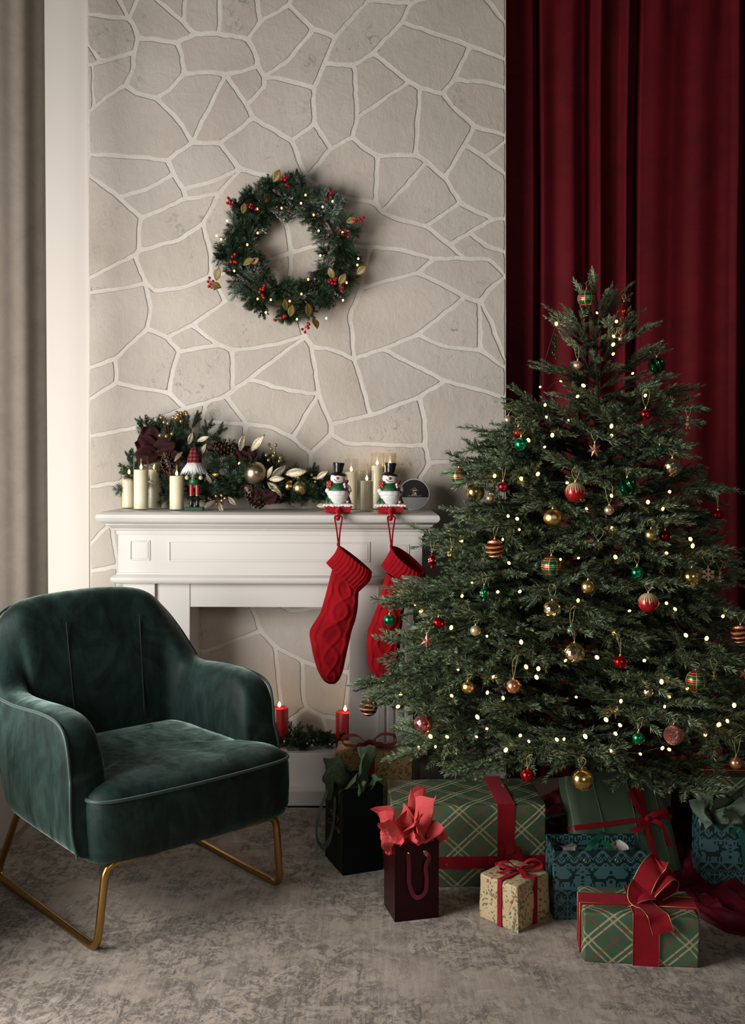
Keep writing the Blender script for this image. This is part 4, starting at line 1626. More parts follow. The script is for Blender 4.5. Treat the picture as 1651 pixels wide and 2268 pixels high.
def bear(px, py, label, mat, k=1.0):
    """small moulded teddy figure"""
    t, s, p = shaped(px, py, 'figure_ornament', label, .03)
    s *= k
    mb = MB()
    mb.sphere((0, 0, -3*s), 6*s, 12, 8, sc=(1, .8, 1.2))
    mb.sphere((0, 0, 7*s), 4.6*s, 12, 8)
    for sx in (-1, 1):
        mb.sphere((sx*3.8*s, 0, 11*s), 1.8*s, 8, 6)
        mb.tube([(sx*4*s, 0, 0), (sx*7*s, -2*s, -4*s)], [2.2*s, 1.8*s], 8)
        mb.tube([(sx*3*s, 0, -8*s), (sx*4*s, -2*s, -14*s)], [2.6*s, 2.3*s], 8)
    mb.build('figure_body', mat, t, smooth=True)
    cap_part(t, 12*s, .010, M_CAPS); cord_part(t, 12*s+.004, .028, .008)
    support(p, 12*s+.03)
bear(1525, 937, 'dark bronze figure ornament hanging before the curtain at upper right', M_BRONZE)
bear(1595, 1276, 'small gold figure ornament right of the snowflake', M_SGOLD, .9)
bear(1582, 1496, 'small gold figure ornament on a long loop beside the lower right plaid bauble', M_SGOLD, .75)
# golden gift box ornament
t, s, p = shaped(1002, 1221, 'gift_box_ornament', 'small gold gift box ornament hanging left of the tree', .03, rz=R(28))
mb = MB(); mb.box((-8*s, -8*s, -11*s), (8*s, 8*s, 8*s)); mb.build('box_body', M_SGOLD, t, bevel=.0012)
mb = MB(); mb.box((-1.6*s, -8.6*s, -11.2*s), (1.6*s, 8.6*s, 8.6*s)); mb.box((-8.6*s, -1.6*s, -11.2*s), (8.6*s, 1.6*s, 8.6*s))
mb.build('ribbon_band', M_GGOLD, t)
cap_part(t, 8*s, .012); cord_part(t, 8*s+.005, .045, .006)
support(p, 8*s+.05)
# leafy green glass ornament at top left
t, s, p = shaped(1229, 768, 'icicle_ornament', 'green twisted glass ornament hanging at the top left of the tree', .02)
mb = MB()
pts = [Vector((3*s*math.sin(a*1.3), 3*s*math.cos(a*1.3), (30-60*a/12)*s)) for a in np.linspace(0, 12, 40)]
mb.tube(pts, [(.8+1.8*math.sin(math.pi*k/39))*s for k in range(40)], 6)
mb.build('twist', BALLM['swirl'][0], t, smooth=True)
mb = MB()
for k, z in enumerate((24, 10, -4)):
    a = k*2.1
    d = Vector((math.cos(a), -.4, math.sin(a)*.4)).normalized()
    mb.add([Vector((0, 0, z*s)), Vector((0, 0, z*s))+d*7*s+Vector((0, 0, 3*s)), Vector((0, -.001, z*s))+d*13*s, Vector((0, 0, z*s))+d*7*s-Vector((0, 0, 3*s))], [(0, 1, 2, 3)])
mb.build('glass_leaves', BALLM['darkgreen'][0], t, solid=.001)

# ---- string of fairy lights
BULBS = [(1323,693),(1233,717),(1366,712),(1360,745),(1359,763),(1359,784),(1402,827),(1293,854),(1197,857),(1243,844),(1430,876),(1280,878),(1208,897),(1260,931),
 (1211,924),(1355,944),(1355,965),(1224,964),(1171,975),(1207,990),(1192,1050),(1257,1069),(1155,1060),(1096,1054),(1126,1143),(1146,1149),(1300,1127),(1356,1170),
 (1151,1173),(1114,1195),(993,1178),(1022,1197),(1242,1239),(1282,1236),(1128,1247),(1046,1290),(1103,1311),(1152,1310),(1024,1320),(933,1353),(1000,1390),(1364,1234),
 (1281,1330),(1395,1353),(1484,1089),(1436,1112),(1469,1127),(1355,1098),(1477,1225),(1530,1194),(1535,1209),(1496,1349),(1477,1336),(1602,1365),(1520,1407),(1566,1414),
 (1360,1403),(1323,1456),(1428,1463),(1253,1463),(920,1339),(1079,1409),(1015,1483),(1093,1499),(1166,1477),(1193,1481),(1189,1500),(1080,1534),(1115,1546),(1001,1541),
 (851,1509),(888,1538),(882,1565),(1058,1588),(1079,1614),(1056,1632),(954,1631),(991,1632),(928,1657),(965,1654),(1153,1629),(1172,1642),(1121,1661),(1234,1638),
 (1250,1637),(1277,1544),(1155,1422),(1278,1545),(1376,1553),(1466,1510),(1523,1525),(1483,1543),(1364,1574),(1343,1594),(1473,1565),(1297,1631),(1364,1625),(1354,1663),
 (1419,1670),(1468,1657),(1483,1660),(1563,1627),(1593,1605),(1612,1597),(1627,1562),(1374,1606)]
M_BULB = emit('warm_bulb', (1.0, .42, .075), 12)
M_WIRE = simple('dark_green_wire', (.012, .028, .018), .5)
fl = thing('fairy_lights', 'string of warm white fairy lights wound around the Christmas tree', 'string lights', (TX, TY, 0))
seen_b = []
for q in BULBS:
    if all((q[0]-w[0])**2+(q[1]-w[1])**2 > 16 for w in seen_b): seen_b.append(q)
bm_ = MB().sphere((0, 0, 0), 1, 10, 8, sc=(1, 1, 1.35))
bulb0 = None
bp = []
rb = random.Random(3)
for (px, py) in seen_b:
    p = at(px, py, surf_Y(px, py, .035))
    bp.append(p)
    k = rb.choice((.0032, .0040, .0050))
    if bulb0 is None:
        o = bm_.build('bulb', M_BULB, fl, smooth=True); bulb0 = o
    else:
        o = bpy.data.objects.new('bulb', bulb0.data); link(o, fl)
    o.location = p - Vector((TX, TY, 0)); o.scale = (k, k, k); o.rotation_euler = (rb.uniform(-1, 1), rb.uniform(-1, 1), 0)
# wire runs bulb to bulb, dipping back into the branches
order, rest = [max(bp, key=lambda p: p.z)], None
rest = [p for p in bp if p is not order[0]]
while rest:
    c = order[-1]
    q = min(rest, key=lambda p: (p.x-c.x)**2 + (p.y-c.y)**2 + 6*(p.z-c.z)**2)
    rest.remove(q); order.append(q)
wp = []
for a, b in zip(order, order[1:]):
    wp.append(a + Vector((0, .006, 0)))
    m = (a+b)/2
    m.y += .03 + .12*(b-a).length
    m.z -= .01
    if (b-a).length > .03: wp.append(m)
wp.append(order[-1])
wpts = [p-Vector((TX, TY, 0)) for p in catmull(wp, 4)]
MB().tube(wpts, .0009, 4).build('wire', M_WIRE, fl, smooth=True)
# ================================================================== WREATH, GARLAND, THINGS ON THE MANTEL
def sprig_mesh(name, L, seed, mat, nlen=.030, nwid=.0012, per_m=900, side=4, tipmat=None, spread=(.8, .35)):
    rnd = random.Random(seed)
    twigs, stems = [], []
    ax = [Vector((t*L, .04*L*math.sin(t*3+seed), .10*L*t*t)) for t in np.linspace(0, 1, 4)]
    stems.append((ax, .0016, .0008))
    twigs += [(a, b, 1) for a, b in zip(ax, ax[1:])]
    for k in range(side):
        t = .15+.6*k/max(1, side)
        p = Vector((t*L, .04*L*math.sin(t*3+seed), .1*L*t*t))
        a = rnd.uniform(0, 2*math.pi)
        d = Vector((1, .8*math.cos(a), .8*math.sin(a))).normalized()
        l = L*rnd.uniform(.35, .55)
        twigs.append((p, p+d*l, .9)); stems.append(([p, p+d*l], .0012, .0006))
    return needle_mesh(name, twigs, stems, (mat, M_TWIG), per_m=per_m, nlen=nlen, nwid=nwid, seed=seed, flat=1.0, up=0, spread=spread)


SP_PINE = [sprig_mesh('sprig', .080, 40+k, M_PINE, nlen=.032, nwid=.0016, per_m=1300, side=5) for k in range(3)]
SP_FIR = [sprig_mesh('sprig', .075, 50+k, M_PINE, nlen=.017, nwid=.0020, per_m=1900, side=5) for k in range(2)]
SP_FROST = [sprig_mesh('sprig', .075, 60+k, M_FROST, nlen=.026, nwid=.0018, per_m=1300) for k in range(2)]
SP_SNOW = [sprig_mesh('sprig', .075, 70+k, M_SNOW, nlen=.015, nwid=.0030, per_m=420, side=6) for k in range(2)]


def put(me, name, parent, base, d, k=1.0, up=(0, 0, 1), spin=0.0, org=None):
    o = bpy.data.objects.new(name, me)
    link(o, parent)
    M = frame_matrix(base, d, up) @ Matrix.Rotation(spin, 4, 'X') @ Matrix.Scale(k, 4)
    o.matrix_local = Matrix.Translation(-Vector(org)) @ M if org is not None else M
    return o


M_BERRY = simple('red_berry', (.40, .006, .012), .22)
M_GBERRY = simple('gold_berry', (.62, .40, .17), .28, .85)
M_PBERRY = simple('plum_berry', (.05, .006, .012), .2)
M_STEMG = simple('olive_stem', (.05, .045, .015), .7)


def m_leaf(name, a, b):
    n = NT(name)
    n.base(n.ramp(n.noise(28, 4, .6), [(.38, a), (.62, b)]))
    n.set(Roughness=.45)
    return n.m


M_LEAF = m_leaf('autumn_leaf', (.12, .16, .03), (.28, .12, .03))
M_SILVER = glitter('champagne_glitter', (.20, .165, .11), .45, 300, .8, .5)


def leaf_mesh(name, L, W, mat, curl=.15, fold=.12):
    mb = MB()
    prof = [(0, .06), (.12, .45), (.3, .85), (.5, 1.0), (.7, .80), (.86, .42), (1, 0)]
    vs, fs = [], []
    for t, w in prof:
        x = t*L; z = curl*L*math.sin(t*2.2)
        vs += [(x, -w*W/2, z+fold*w*W), (x, -w*W/4, z+fold*w*W*.4), (x, 0, z), (x, w*W/4, z+fold*w*W*.4), (x, w*W/2, z+fold*w*W)]
    for i in range(len(prof)-1):
        for k in range(4): fs.append((i*5+k, i*5+k+1, (i+1)*5+k+1, (i+1)*5+k))
    mb.add(vs, fs)
    tmp = mb.build(name, mat, None, smooth=True, weld=True)
    # give it thickness in the mesh itself
    me = tmp.data
    bm = bmesh.new(); bm.from_mesh(me)
    geom = bmesh.ops.solidify(bm, geom=bm.faces[:], thickness=.0009)
    bm.to_mesh(me); bm.free()
    bpy.data.objects.remove(tmp)
    return me


def cluster(parent, org, centre, pts, r, mat, name='berry_cluster', stem=True, root=None):
    mb = MB()
    for p in pts: mb.sphere(Vector(p)-Vector(org), r, 10, 7)
    nb = len(mb.f)
    if stem:
        rt_ = Vector(root if root is not None else centre)-Vector(org)
        for p in pts:
            q = Vector(p)-Vector(org)
            mb.tube([rt_, rt_.lerp(q, .6)+Vector((0, .003, -.002)), q], .0008, 4)
        for i in range(nb, len(mb.f)): mb.mi[i] = 1
    return mb.build(name, [mat, M_STEMG], parent, smooth=True)


def W2(px, py, out=.0): return at(px, py, WY-out)


rw_ = random.Random(21)
WC = at(641, 553, WY-.045)
wr = thing('wreath', 'round fir and pine wreath with red berries and warm lights on the stone wall', 'wreath', WC)
RM = 116/F*(WY-.045)
ringp = [Vector((RM*math.cos(a), .012, RM*math.sin(a))) for a in np.linspace(0, 2*math.pi, 33)[:-1]]
MB().tube(ringp, .022, 8, closed=True).build('wreath_frame', M_TWIG, wr, smooth=True)
for k in range(250):
    a = 2*math.pi*k/250 + rw_.uniform(-.05, .05)
    rad = Vector((math.cos(a), 0, math.sin(a))); tan = Vector((-math.sin(a), 0, math.cos(a)))
    side = rw_.uniform(-1, 1)
    base = rad*(RM+side*.030-.006) + Vector((0, rw_.uniform(-.025, .01), 0))
    d = (rad*side*.95 + tan*rw_.choice((-.9, -.55, .6)) + Vector((0, rw_.uniform(-.75, -.02), 0))).normalized()
    px = 641 + 119*math.cos(a); py = 553-119*math.sin(a)
    fr = min(math.hypot(px-x, py-y) for x, y in ((590, 410), (735, 470), (690, 445), (485, 560), (545, 660), (725, 680)))
    if (side < -.4 and rw_.random() < .6) or rw_.random() < .07: me = rw_.choice(SP_SNOW)
    elif fr < 26 and side > -.4: me = rw_.choice(SP_FROST)
    elif rw_.random() < .25: me = rw_.choice(SP_FIR)
    else: me = rw_.choice(SP_PINE)
    put(me, 'sprig', wr, base, d, rw_.uniform(.75, 1.05) if side > 0 else rw_.uniform(.80, 1.15), up=(0, -1, 0), spin=rw_.uniform(0, 6))
def WL(px, py, out): return at(px, py, WY-.045-out) - WC
for cx, cy, n, sp in ((633, 404, 7, 13), (507, 450, 8, 11), (558, 458, 6, 11), (796, 487, 5, 12), (765, 515, 6, 12), (519, 572, 6, 12), (468, 628, 7, 15), (582, 642, 8, 14),
                  (735, 622, 8, 12), (620, 707, 7, 13), (677, 724, 6, 12), (729, 432, 5, 11), (756, 643, 5, 10)):
    pts = []
    ax = rw_.uniform(0, 3.1)
    for k in range(n):
        u, v = rw_.uniform(-1, 1)*sp*1.1, rw_.uniform(-1, 1)*sp*.55
        pts.append(WL(cx+u*math.cos(ax)-v*math.sin(ax), cy+u*math.sin(ax)+v*math.cos(ax), .075+rw_.uniform(0, .015)))
    cluster(wr, (0, 0, 0), None, pts, .0058, M_BERRY, root=WL(cx, cy, .03))
lm = leaf_mesh('leaf', .052, .030, M_LEAF)
for cx, cy, a in ((612, 393, 60), (540, 462, 80), (550, 583, 20), (565, 578, 30), (483, 610, 70), (479, 633, 160), (632, 676, 100), (645, 690, 80), (683, 690, 100), (697, 716, -70), (778, 488, 20), (736, 606, 110), (758, 620, 60), (800, 600, 40)):
    ar = R(a)
    put(lm, 'leaf', wr, WL(cx-12*math.cos(ar), cy+12*math.sin(ar), .075), (math.cos(ar), -.25, math.sin(ar)), rw_.uniform(.75, 1.05), up=(.1, -1, 0), spin=rw_.uniform(-.5, .5))
pc_m = simple('brown_cone_scale', (.10, .035, .012), .5)
first = None
for (px, py) in [(677,432),(667,450),(624,461),(570,463),(571,516),(706,511),(715,458),(737,446),(695,476),(480,522),(490,530),(548,542),(519,600),(710,566),(794,573),(792,587),
                 (683,619),(668,651),(642,667),(600,664),(589,692),(658,707),(760,665),(723,705),(503,489),(759,515),(571,662),(768,626)]:
    o = bpy.data.objects.new('bulb', bulb0.data); link(o, wr)
    o.location = WL(px, py, .082); o.scale = (.0034,)*3


def pine_cone(parent, org, c, d, L, Rm, name='pine_cone', mats=None):
    """overlapping scales around a core"""
    mb = MB()
    x = Vector(d).normalized()
    M = frame_matrix(Vector(c)-Vector(org), x, (0, 0.1, 1)) @ Matrix.Rotation(R(90), 4, 'Y')
    mb.lathe([(0, -L/2), (Rm*.55, -L*.35), (Rm*.62, 0), (Rm*.4, L*.35), (0, L/2)], 12, M=M)
    n0 = len(mb.f)
    rows = 9
    for i in range(rows):
        t = (i+.5)/rows
        z = -L/2 + L*t
        rr = Rm*math.sin(math.pi*(.12+.80*(1-t)**.8))*.8
        m = 9
        for k in range(m):
            a = 2*math.pi*(k+.5*(i % 2))/m
            e = Vector((math.cos(a), math.sin(a), 0)); s = Vector((-math.sin(a), math.cos(a), 0)); up = Vector((0, 0, 1))
            w = rr*.42+.001
            p0 = e*rr*.5 + up*z
            p1 = e*rr*1.15 + up*(z+L*.055)
            q = [M @ (p0-s*w*.5), M @ (p0+s*w*.5), M @ (p1+s*w*.8), M @ (p1+e*.001-s*w*.8), M @ (p1+e*rr*.14+up*L*.02)]
            mb.add(q, [(0, 1, 2, 3)], 0)
            mb.add([q[2], q[3], q[4]], [(0, 1, 2)], 1)
            mb.sphere(q[4], .0019, 6, 4, mi=1)
    return mb.build(name, mats, parent, smooth=False)


M_CONE = simple('dark_cone', (.030, .010, .006), .45)
M_CTIP = simple('gilded_cone_tip', (.62, .42, .20), .3, .8)
pine_cone(wr, (0, 0, 0), WL(592, 440, .05), (.2, -.3, 1), .032, .012, mats=[M_CONE, pc_m])

# ---------------- mantel garland
GO = at(500, 1120, 3.76); GO.z = zs
ga = thing('mantel_garland', 'fir garland with gold baubles, pine cones and plum velvet bows on the mantel', 'garland', GO)
rg_ = random.Random(77)
PROF = [(284, 1000), (300, 985), (318, 935), (345, 918), (385, 935), (425, 915), (455, 945), (500, 958), (540, 985), (580, 1008), (620, 1018), (660, 1028), (700, 1035), (735, 1060)]
def gtop(px):
    for (x0, y0), (x1, y1) in zip(PROF, PROF[1:]):
        if px <= x1: return y0+(y1-y0)*max(0, (px-x0)/(x1-x0))
    return PROF[-1][1]
MB().tube([at(px, py, 3.78)-GO for px, py in ((300, 1085), (360, 1040), (430, 1035), (520, 1065), (620, 1085), (722, 1105))], .007, 6).build('garland_wire', M_TWIG, ga, smooth=True)
for k in range(240):
    px = 296 + 432*((k+rg_.random())/240)
    yt = gtop(px)
    f = rg_.random()
    py = yt + 34 + (1108-yt-34)*f
    Y = rg_.uniform(3.70, 3.80) if f > .25 else rg_.uniform(3.74, 3.82)
    if px < 445: Y = rg_.uniform(3.775, 3.825)
    b = at(px, py, Y)
    out = 1-f
    d = Vector((rg_.uniform(-1, 1)*(.9), rg_.uniform(-1.0, .1)*(.5+.5*f), rg_.uniform(.1, 1.0)*(.35+out) - .15*f)).normalized()
    if px < 445: d = Vector((d.x, max(d.y, -.12), d.z)).normalized()
    me = rg_.choice(SP_FIR+SP_PINE) if rg_.random() < .93 else rg_.choice(SP_FROST)
    k_ = rg_.uniform(.65, 1.0)
    tip = b + d*.085*k_
    if tip.z < zs+.01: d.z = abs(d.z)*.3+.1
    if tip.y > WY-.02: d.y = -abs(d.y)
    put(me, 'sprig', ga, b-GO, d, k_, spin=rg_.uniform(0, 6))
for k in range(60):          # low sprigs that hide the wire and touch the shelf
    px = rg_.uniform(418, 722)
    b = at(px, rg_.uniform(1062, 1108), rg_.uniform(3.71, 3.79))
    d = Vector((rg_.uniform(-1, 1), rg_.uniform(-.7, -.05), rg_.uniform(-.02, .35))).normalized()
    put(rg_.choice(SP_FIR+SP_PINE), 'sprig', ga, b-GO, d, rg_.uniform(.6, .9), spin=rg_.uniform(0, 6))
# upright tips at the left end
for px, py, d, k_ in ((330, 965, (-.1, -.1, 1), 1.0), (322, 958, (-.35, 0, 1), .8), (345, 955, (.25, -.2, 1), .8), (296, 1035, (-.1, -.1, 1), .9), (290, 1030, (-.3, -.1, 1), .7),
                      (425, 950, (.3, -.1, 1), .9), (410, 945, (.1, 0, 1), .75), (450, 965, (.5, -.2, .8), .9), (470, 970, (.8, -.1, .6), .9), (690, 1060, (.3, -.2, .9), .8), (715, 1085, (.8, -.2, .5), .8)):
    put(rg_.choice(SP_FIR), 'sprig', ga, at(px, py, 3.77)-GO, d, k_, spin=rg_.uniform(0, 6))


def gball(px, py, r, Y, mat, name='gold_bauble'):
    c = at(px, py, Y)
    rad = r*Y/F
    o = MB().sphere((0, 0, 0), 1.0, 32, 20).build(name, mat, ga, smooth=True)
    o.location = c-GO; o.scale = (rad,)*3
    return o
M_CHAMP = simple('champagne_satin', (.50, .40, .26), .30, .95)
M_CHAMP2 = simple('gold_satin', (.55, .44, .20), .33, .95)
gball(566, 1048, 25.5, 3.685, M_CHAMP); gball(665, 1081, 16.5, 3.685, M_CHAMP2)
for px, py, r in ((476, 1051, 15), (641, 1078, 13), (534, 1027, 8)):
    o = MB().lathe([(0, -1), (.95, -.8), (.85, -.2), (.6, .5), (.25, .95), (0, 1)], 14, fn=lambda a, z: 1+.10*math.sin(5*a+3*z)).build('gold_bell', M_SGOLD, ga, smooth=True)
    Yb = 3.70
    o.location = at(px, py, Yb)-GO; o.scale = (r*Yb/F,)*3; o.rotation_euler = (rg_.uniform(-.9, .9), rg_.uniform(1.2, 2.4), 0)
pine_cone(ga, GO, at(484, 993, 3.715), (1, -.1, -.12), .105, .030, mats=[M_CONE, M_CTIP])
pine_cone(ga, GO, at(562, 1095, 3.70), (.62, -.2, -.75), .110, .034, mats=[M_CONE, M_CTIP])
pine_cone(ga, GO, at(372, 1020, 3.73), (.3, -.3, -.9), .085, .028, mats=[M_CONE, M_CTIP])
sl = leaf_mesh('silver_leaf', .070, .026, M_SILVER, curl=.1)
for cx, cy, a, k_ in ((418, 985, 70, .75), (432, 972, 100, .6), (436, 978, 20, .8), (532, 1000, 75, 1.0), (556, 1000, 48, 1.25), (592, 1060, 62, .8), (600, 1058, 40, 1.15), (595, 1062, 5, .95), (592, 1068, -38, 1.0), (606, 1070, -60, .9),
                      (630, 1050, 8, 1.35), (700, 1062, 35, .9), (505, 1100, -45, .7), (478, 1108, 215, .7), (486, 1112, -70, .7), (470, 1070, 120, .6), (405, 1000, 235, .7), (445, 1010, 60, .8), (700, 1120, 0, .7)):
    ar = R(a)
    put(sl, 'silver_leaf', ga, at(cx, cy, 3.675)-GO, (math.cos(ar), -.22, math.sin(ar)), k_, up=(0, -1, .1), spin=rg_.uniform(-.5, .5))
for cx, cy, n, sx, sy, r in ((372, 945, 9, 22, 22, .0070), (405, 922, 9, 14, 14, .0070), (605, 1003, 10, 18, 24, .0065), (486, 1106, 9, 14, 10, .0065), (694, 1066, 12, 24, 14, .0062), (655, 1062, 5, 12, 8, .006)):
    pts = []
    for k in range(n):
        pts.append(at(cx+rg_.uniform(-sx, sx), cy+rg_.uniform(-sy, sy), 3.69+rg_.uniform(-.01, .02)))
    cluster(ga, GO, None, pts, r, M_GBERRY, root=at(cx+2, cy+sy+12, 3.73))
pts = [at(615+rg_.uniform(-14, 18), 1100+rg_.uniform(-14, 12), 3.68) for _ in range(7)]
cluster(ga, GO, None, pts, .008, M_PBERRY, root=at(618, 1110, 3.72))
pts = [at(464+rg_.uniform(-10, 10), 1100+rg_.uniform(-10, 10), 3.68) for _ in range(4)]
cluster(ga, GO, None, pts, .008, M_PBERRY, root=at(464, 1110, 3.72))
M_PLUM = m_velvet('plum_velvet', (.012, .0012, .002), (.028, .002, .004), sheen=.08, tint=(.8, .25, .3), sc=20)
def petal(px, py, Y, w, h, a, lean=-.35, cup=.35):
    mb = MB()
    ar = R(a)
    c = at(px, py, Y)-GO
    X = Vector((math.cos(ar), 0, math.sin(ar))); S = Vector((-math.sin(ar), 0, math.cos(ar))); N = Vector((0, -1, 0))
    def fn(u, v):
        t = v; s_ = (u-.5)*2
        ww = w*(math.sin(math.pi*min(1, .12+.80*t))**.6)
        return c + X*h*t + S*ww*s_*.5 + N*(cup*h*(s_*s_*.35 + math.sin(t*2.4)*.35)*1 - lean*h*t*.3) + N*.006*math.sin(u*9+t*5)
    mb.grid(fn, 9, 9)
    mb.build('velvet_petal', M_PLUM, ga, smooth=True, solid=.002)
for args in ((340, 990, 3.765, .075, .080, 100), (345, 995, 3.76, .07, .075, 150), (345, 1000, 3.755, .07, .085, 30), (350, 1000, 3.755, .07, .08, 200), (360, 1010, 3.75, .06, .08, -10), (370, 1020, 3.75, .05, .07, -70),
             (546, 1012, 3.70, .045, .04, 90), (546, 1012, 3.695, .045, .04, 30), (546, 1010, 3.695, .045, .04, 160), (548, 1008, 3.69, .04, .03, -30),
             (585, 1110, 3.68, .055, .055, 130), (588, 1112, 3.675, .055, .055, 50)):
    petal(*args)

# ---------------- LED candles in glass
M_WAX = simple('ivory_wax', (1.0, .87, .60), .5, bump=(60, .15, .002))
M_WAX.node_tree.nodes['Principled BSDF'].inputs['Subsurface Weight'].default_value = .0
M_WAX.node_tree.nodes['Principled BSDF'].inputs['Subsurface Radius'].default_value = (.02, .012, .006)
def m_thin_glass():
    n = NT('clear_glass')
    tr = n.node('ShaderNodeBsdfTransparent'); tr.inputs[0].default_value = (.97, .98, .98, 1)
    gl = n.node('ShaderNodeBsdfGlossy'); gl.inputs['Roughness'].default_value = .04
    lw_ = n.node('ShaderNodeLayerWeight'); lw_.inputs['Blend'].default_value = .35
    mx = n.node('ShaderNodeMixShader')
    n.l(n.math('ADD', n.math('MULTIPLY', n.math('POWER', lw_.outputs['Facing'], 3.0), .65), .02), mx.inputs[0])
    n.l(tr.outputs[0], mx.inputs[1]); n.l(gl.outputs[0], mx.inputs[2]); n.l(mx.outputs[0], n.out.inputs[0])
    return n.m
M_GLASS = m_thin_glass()
M_FLAME = emit('candle_flame', (1.0, .58, .18), 22)
M_WICK = simple('charred_wick', (.01, .008, .006), .8)


def flame_part(parent, z, k=1.0, r=.005, h=.020):
    mb = MB().lathe([(0, z), (r*.75*k, z+h*.16*k), (r*k, z+h*.32*k), (r*.8*k, z+h*.55*k), (r*.35*k, z+h*.82*k), (0, z+h*k)], 14)
    return mb.build('flame', M_FLAME, parent, smooth=True)


def led_candle(x0, x1, ytop, ywax, ybot, label, group):
    p = onfloor((x0+x1)/2, ybot-1.5, zs)
    Y = min(p.y + 0.02, 3.81)
    w = (x1-x0)*Y/F/2
    p = at((x0+x1)/2, ybot, Y)
    t = thing('led_candle', label, 'candle', (p.x, p.y, zs), 0, group)
    ht = at(x0, ytop, Y).z-zs; hw = at(x0, ywax, Y).z-zs
    mb = MB()
    th = .0018
    mb.lathe([(w-.001, 0), (w, .002), (w, ht-.001), (w-th*.5, ht), (w-th, ht-.001), (w-th, .004), (0, .004)], 40)
    mb.build('glass_cylinder', M_GLASS, t, smooth=True, angle=R(50))
    wr_ = w-th-.0015
    mb = MB().lathe([(0, .0045), (wr_, .0045), (wr_, hw-.002), (wr_-.002, hw), (wr_*.5, hw-.003), (0, hw-.004)], 36)
    mb.build('wax_pillar', M_WAX, t, smooth=True, angle=R(50))
    MB().tube([(0, 0, hw-.004), (0, 0, hw+.004)], .0008, 6).build('wick', M_WICK, t)
    flame_part(t, hw+.001)
    return t


led_candle(269, 303, 1022, 1051, 1128, 'shortest back left ivory candle in clear glass, at the left end of the mantel', 'ivory candles in glass cylinders')
led_candle(295, 330, 1010, 1040, 1131.5, 'tall ivory candle in glass, front one of the left trio', 'ivory candles in glass cylinders')
led_candle(325, 359, 1010, 1040, 1129, 'tall ivory candle in glass, right one of the left trio', 'ivory candles in glass cylinders')
led_candle(374, 409, 1024, 1054, 1132.5, 'ivory candle in glass standing alone just left of the gnome figure', 'ivory candles in glass cylinders')
led_candle(763, 793, 1016, 1045, 1131, 'ivory candle in glass directly behind the left snowman', 'ivory candles in glass cylinders')
led_candle(797, 828, 1042, 1065, 1134, 'short ivory candle in glass between the two snowmen', 'ivory candles in glass cylinders')
led_candle(821, 850, 1003, 1031, 1128.5, 'tall ivory candle in glass, left of the right snowman hat', 'ivory candles in glass cylinders')
led_candle(849, 878, 1003, 1031, 1129.5, 'tall ivory candle in glass directly behind the right snowman hat', 'ivory candles in glass cylinders')


# ---------------- gnome figure
def m_check():
    n = NT('red_black_check')
    s = n.sep(n.mapping(scale=(70, 70, 70)))
    cx = n.math('GREATER_THAN', n.math('FRACT', s[0]), .5); cz = n.math('GREATER_THAN', n.math('FRACT', s[2]), .5)
    m = n.math('MULTIPLY', n.math('ADD', cx, cz), .5)
    n.base(n.ramp(m, [(0, (.38, .012, .018)), (.4, (.10, .006, .010)), (.9, (.008, .006, .006))], 'CONSTANT'))
    n.set(Roughness=.9)
    return n.m


M_BEARD = simple('white_fur', (.72, .70, .68), .9)
M_GPAINT = simple('green_paint', (.008, .085, .030), .35)
M_RPAINT = simple('red_paint', (.42, .015, .015), .35)
M_KPAINT = simple('black_paint', (.010, .010, .010), .25)
M_WOOD = simple('pale_wood', (.62, .44, .26), .5)
gp = onfloor(430, 1131.0, zs); gp.y += .006
gn = thing('gnome_figure', 'wooden gnome nutcracker with checked hat and white beard on the mantel', 'figurine', (gp.x, gp.y, zs))
u = gp.y/F          # metres per pixel there
mb = MB().box((-20*u, -.018, 0), (20*u, .018, 8*u)); mb.build('stand', M_GPAINT, gn, bevel=.001)
for sx in (-1, 1):
    mb = MB().lathe([(4.4*u, 8*u), (4.8*u, 12*u), (3.6*u, 18*u), (4.2*u, 33*u)], 14, M=Matrix.Translation((sx*6.5*u, 0, 0)))
    mb.sphere((sx*6.5*u, -.006, 10*u), 4.4*u, 10, 6, sc=(1, 1.4, .6)); mb.build('boot', M_KPAINT, gn, smooth=True)
    mb = MB().lathe([(4.3*u, 33*u), (4.7*u, 36*u), (4.7*u, 57*u), (4*u, 59*u)], 14, M=Matrix.Translation((sx*6.5*u, 0, 0))); mb.build('leg', M_RPAINT, gn, smooth=True)
    mb = MB().lathe([(4.8*u, 32.6*u), (5*u, 34*u), (4.8*u, 35.6*u)], 14, M=Matrix.Translation((sx*6.5*u, 0, 0))); mb.build('boot_cuff', M_SGOLD, gn, smooth=True)
    mb = MB().tube([(sx*9*u, 0, 96*u), (sx*14*u, -.002, 86*u), (sx*15*u, -.006, 76*u)], [5*u, 4.6*u, 4*u], 10); mb.build('arm', M_GPAINT, gn, smooth=True)
    mb = MB().sphere((sx*15.2*u, -.009, 73*u), 5*u, 12, 8); mb.build('hand', M_WOOD, gn, smooth=True)
mb = MB().lathe([(0, 57*u), (12.5*u, 58*u), (12*u, 66*u), (10*u, 72*u), (10.5*u, 84*u), (11*u, 98*u), (6*u, 103*u), (0, 104*u)], 18); mb.build('torso', M_GPAINT, gn, smooth=True)
mb = MB().lathe([(10.8*u, 68*u), (11.4*u, 69*u), (11.4*u, 72*u), (10.8*u, 73*u)], 18); mb.build('belt', M_KPAINT, gn, smooth=True)
MB().box((-2.5*u, -12.4*u, 68*u), (2.5*u, -11*u, 73*u)).build('belt_buckle', M_SGOLD, gn, bevel=.0005)
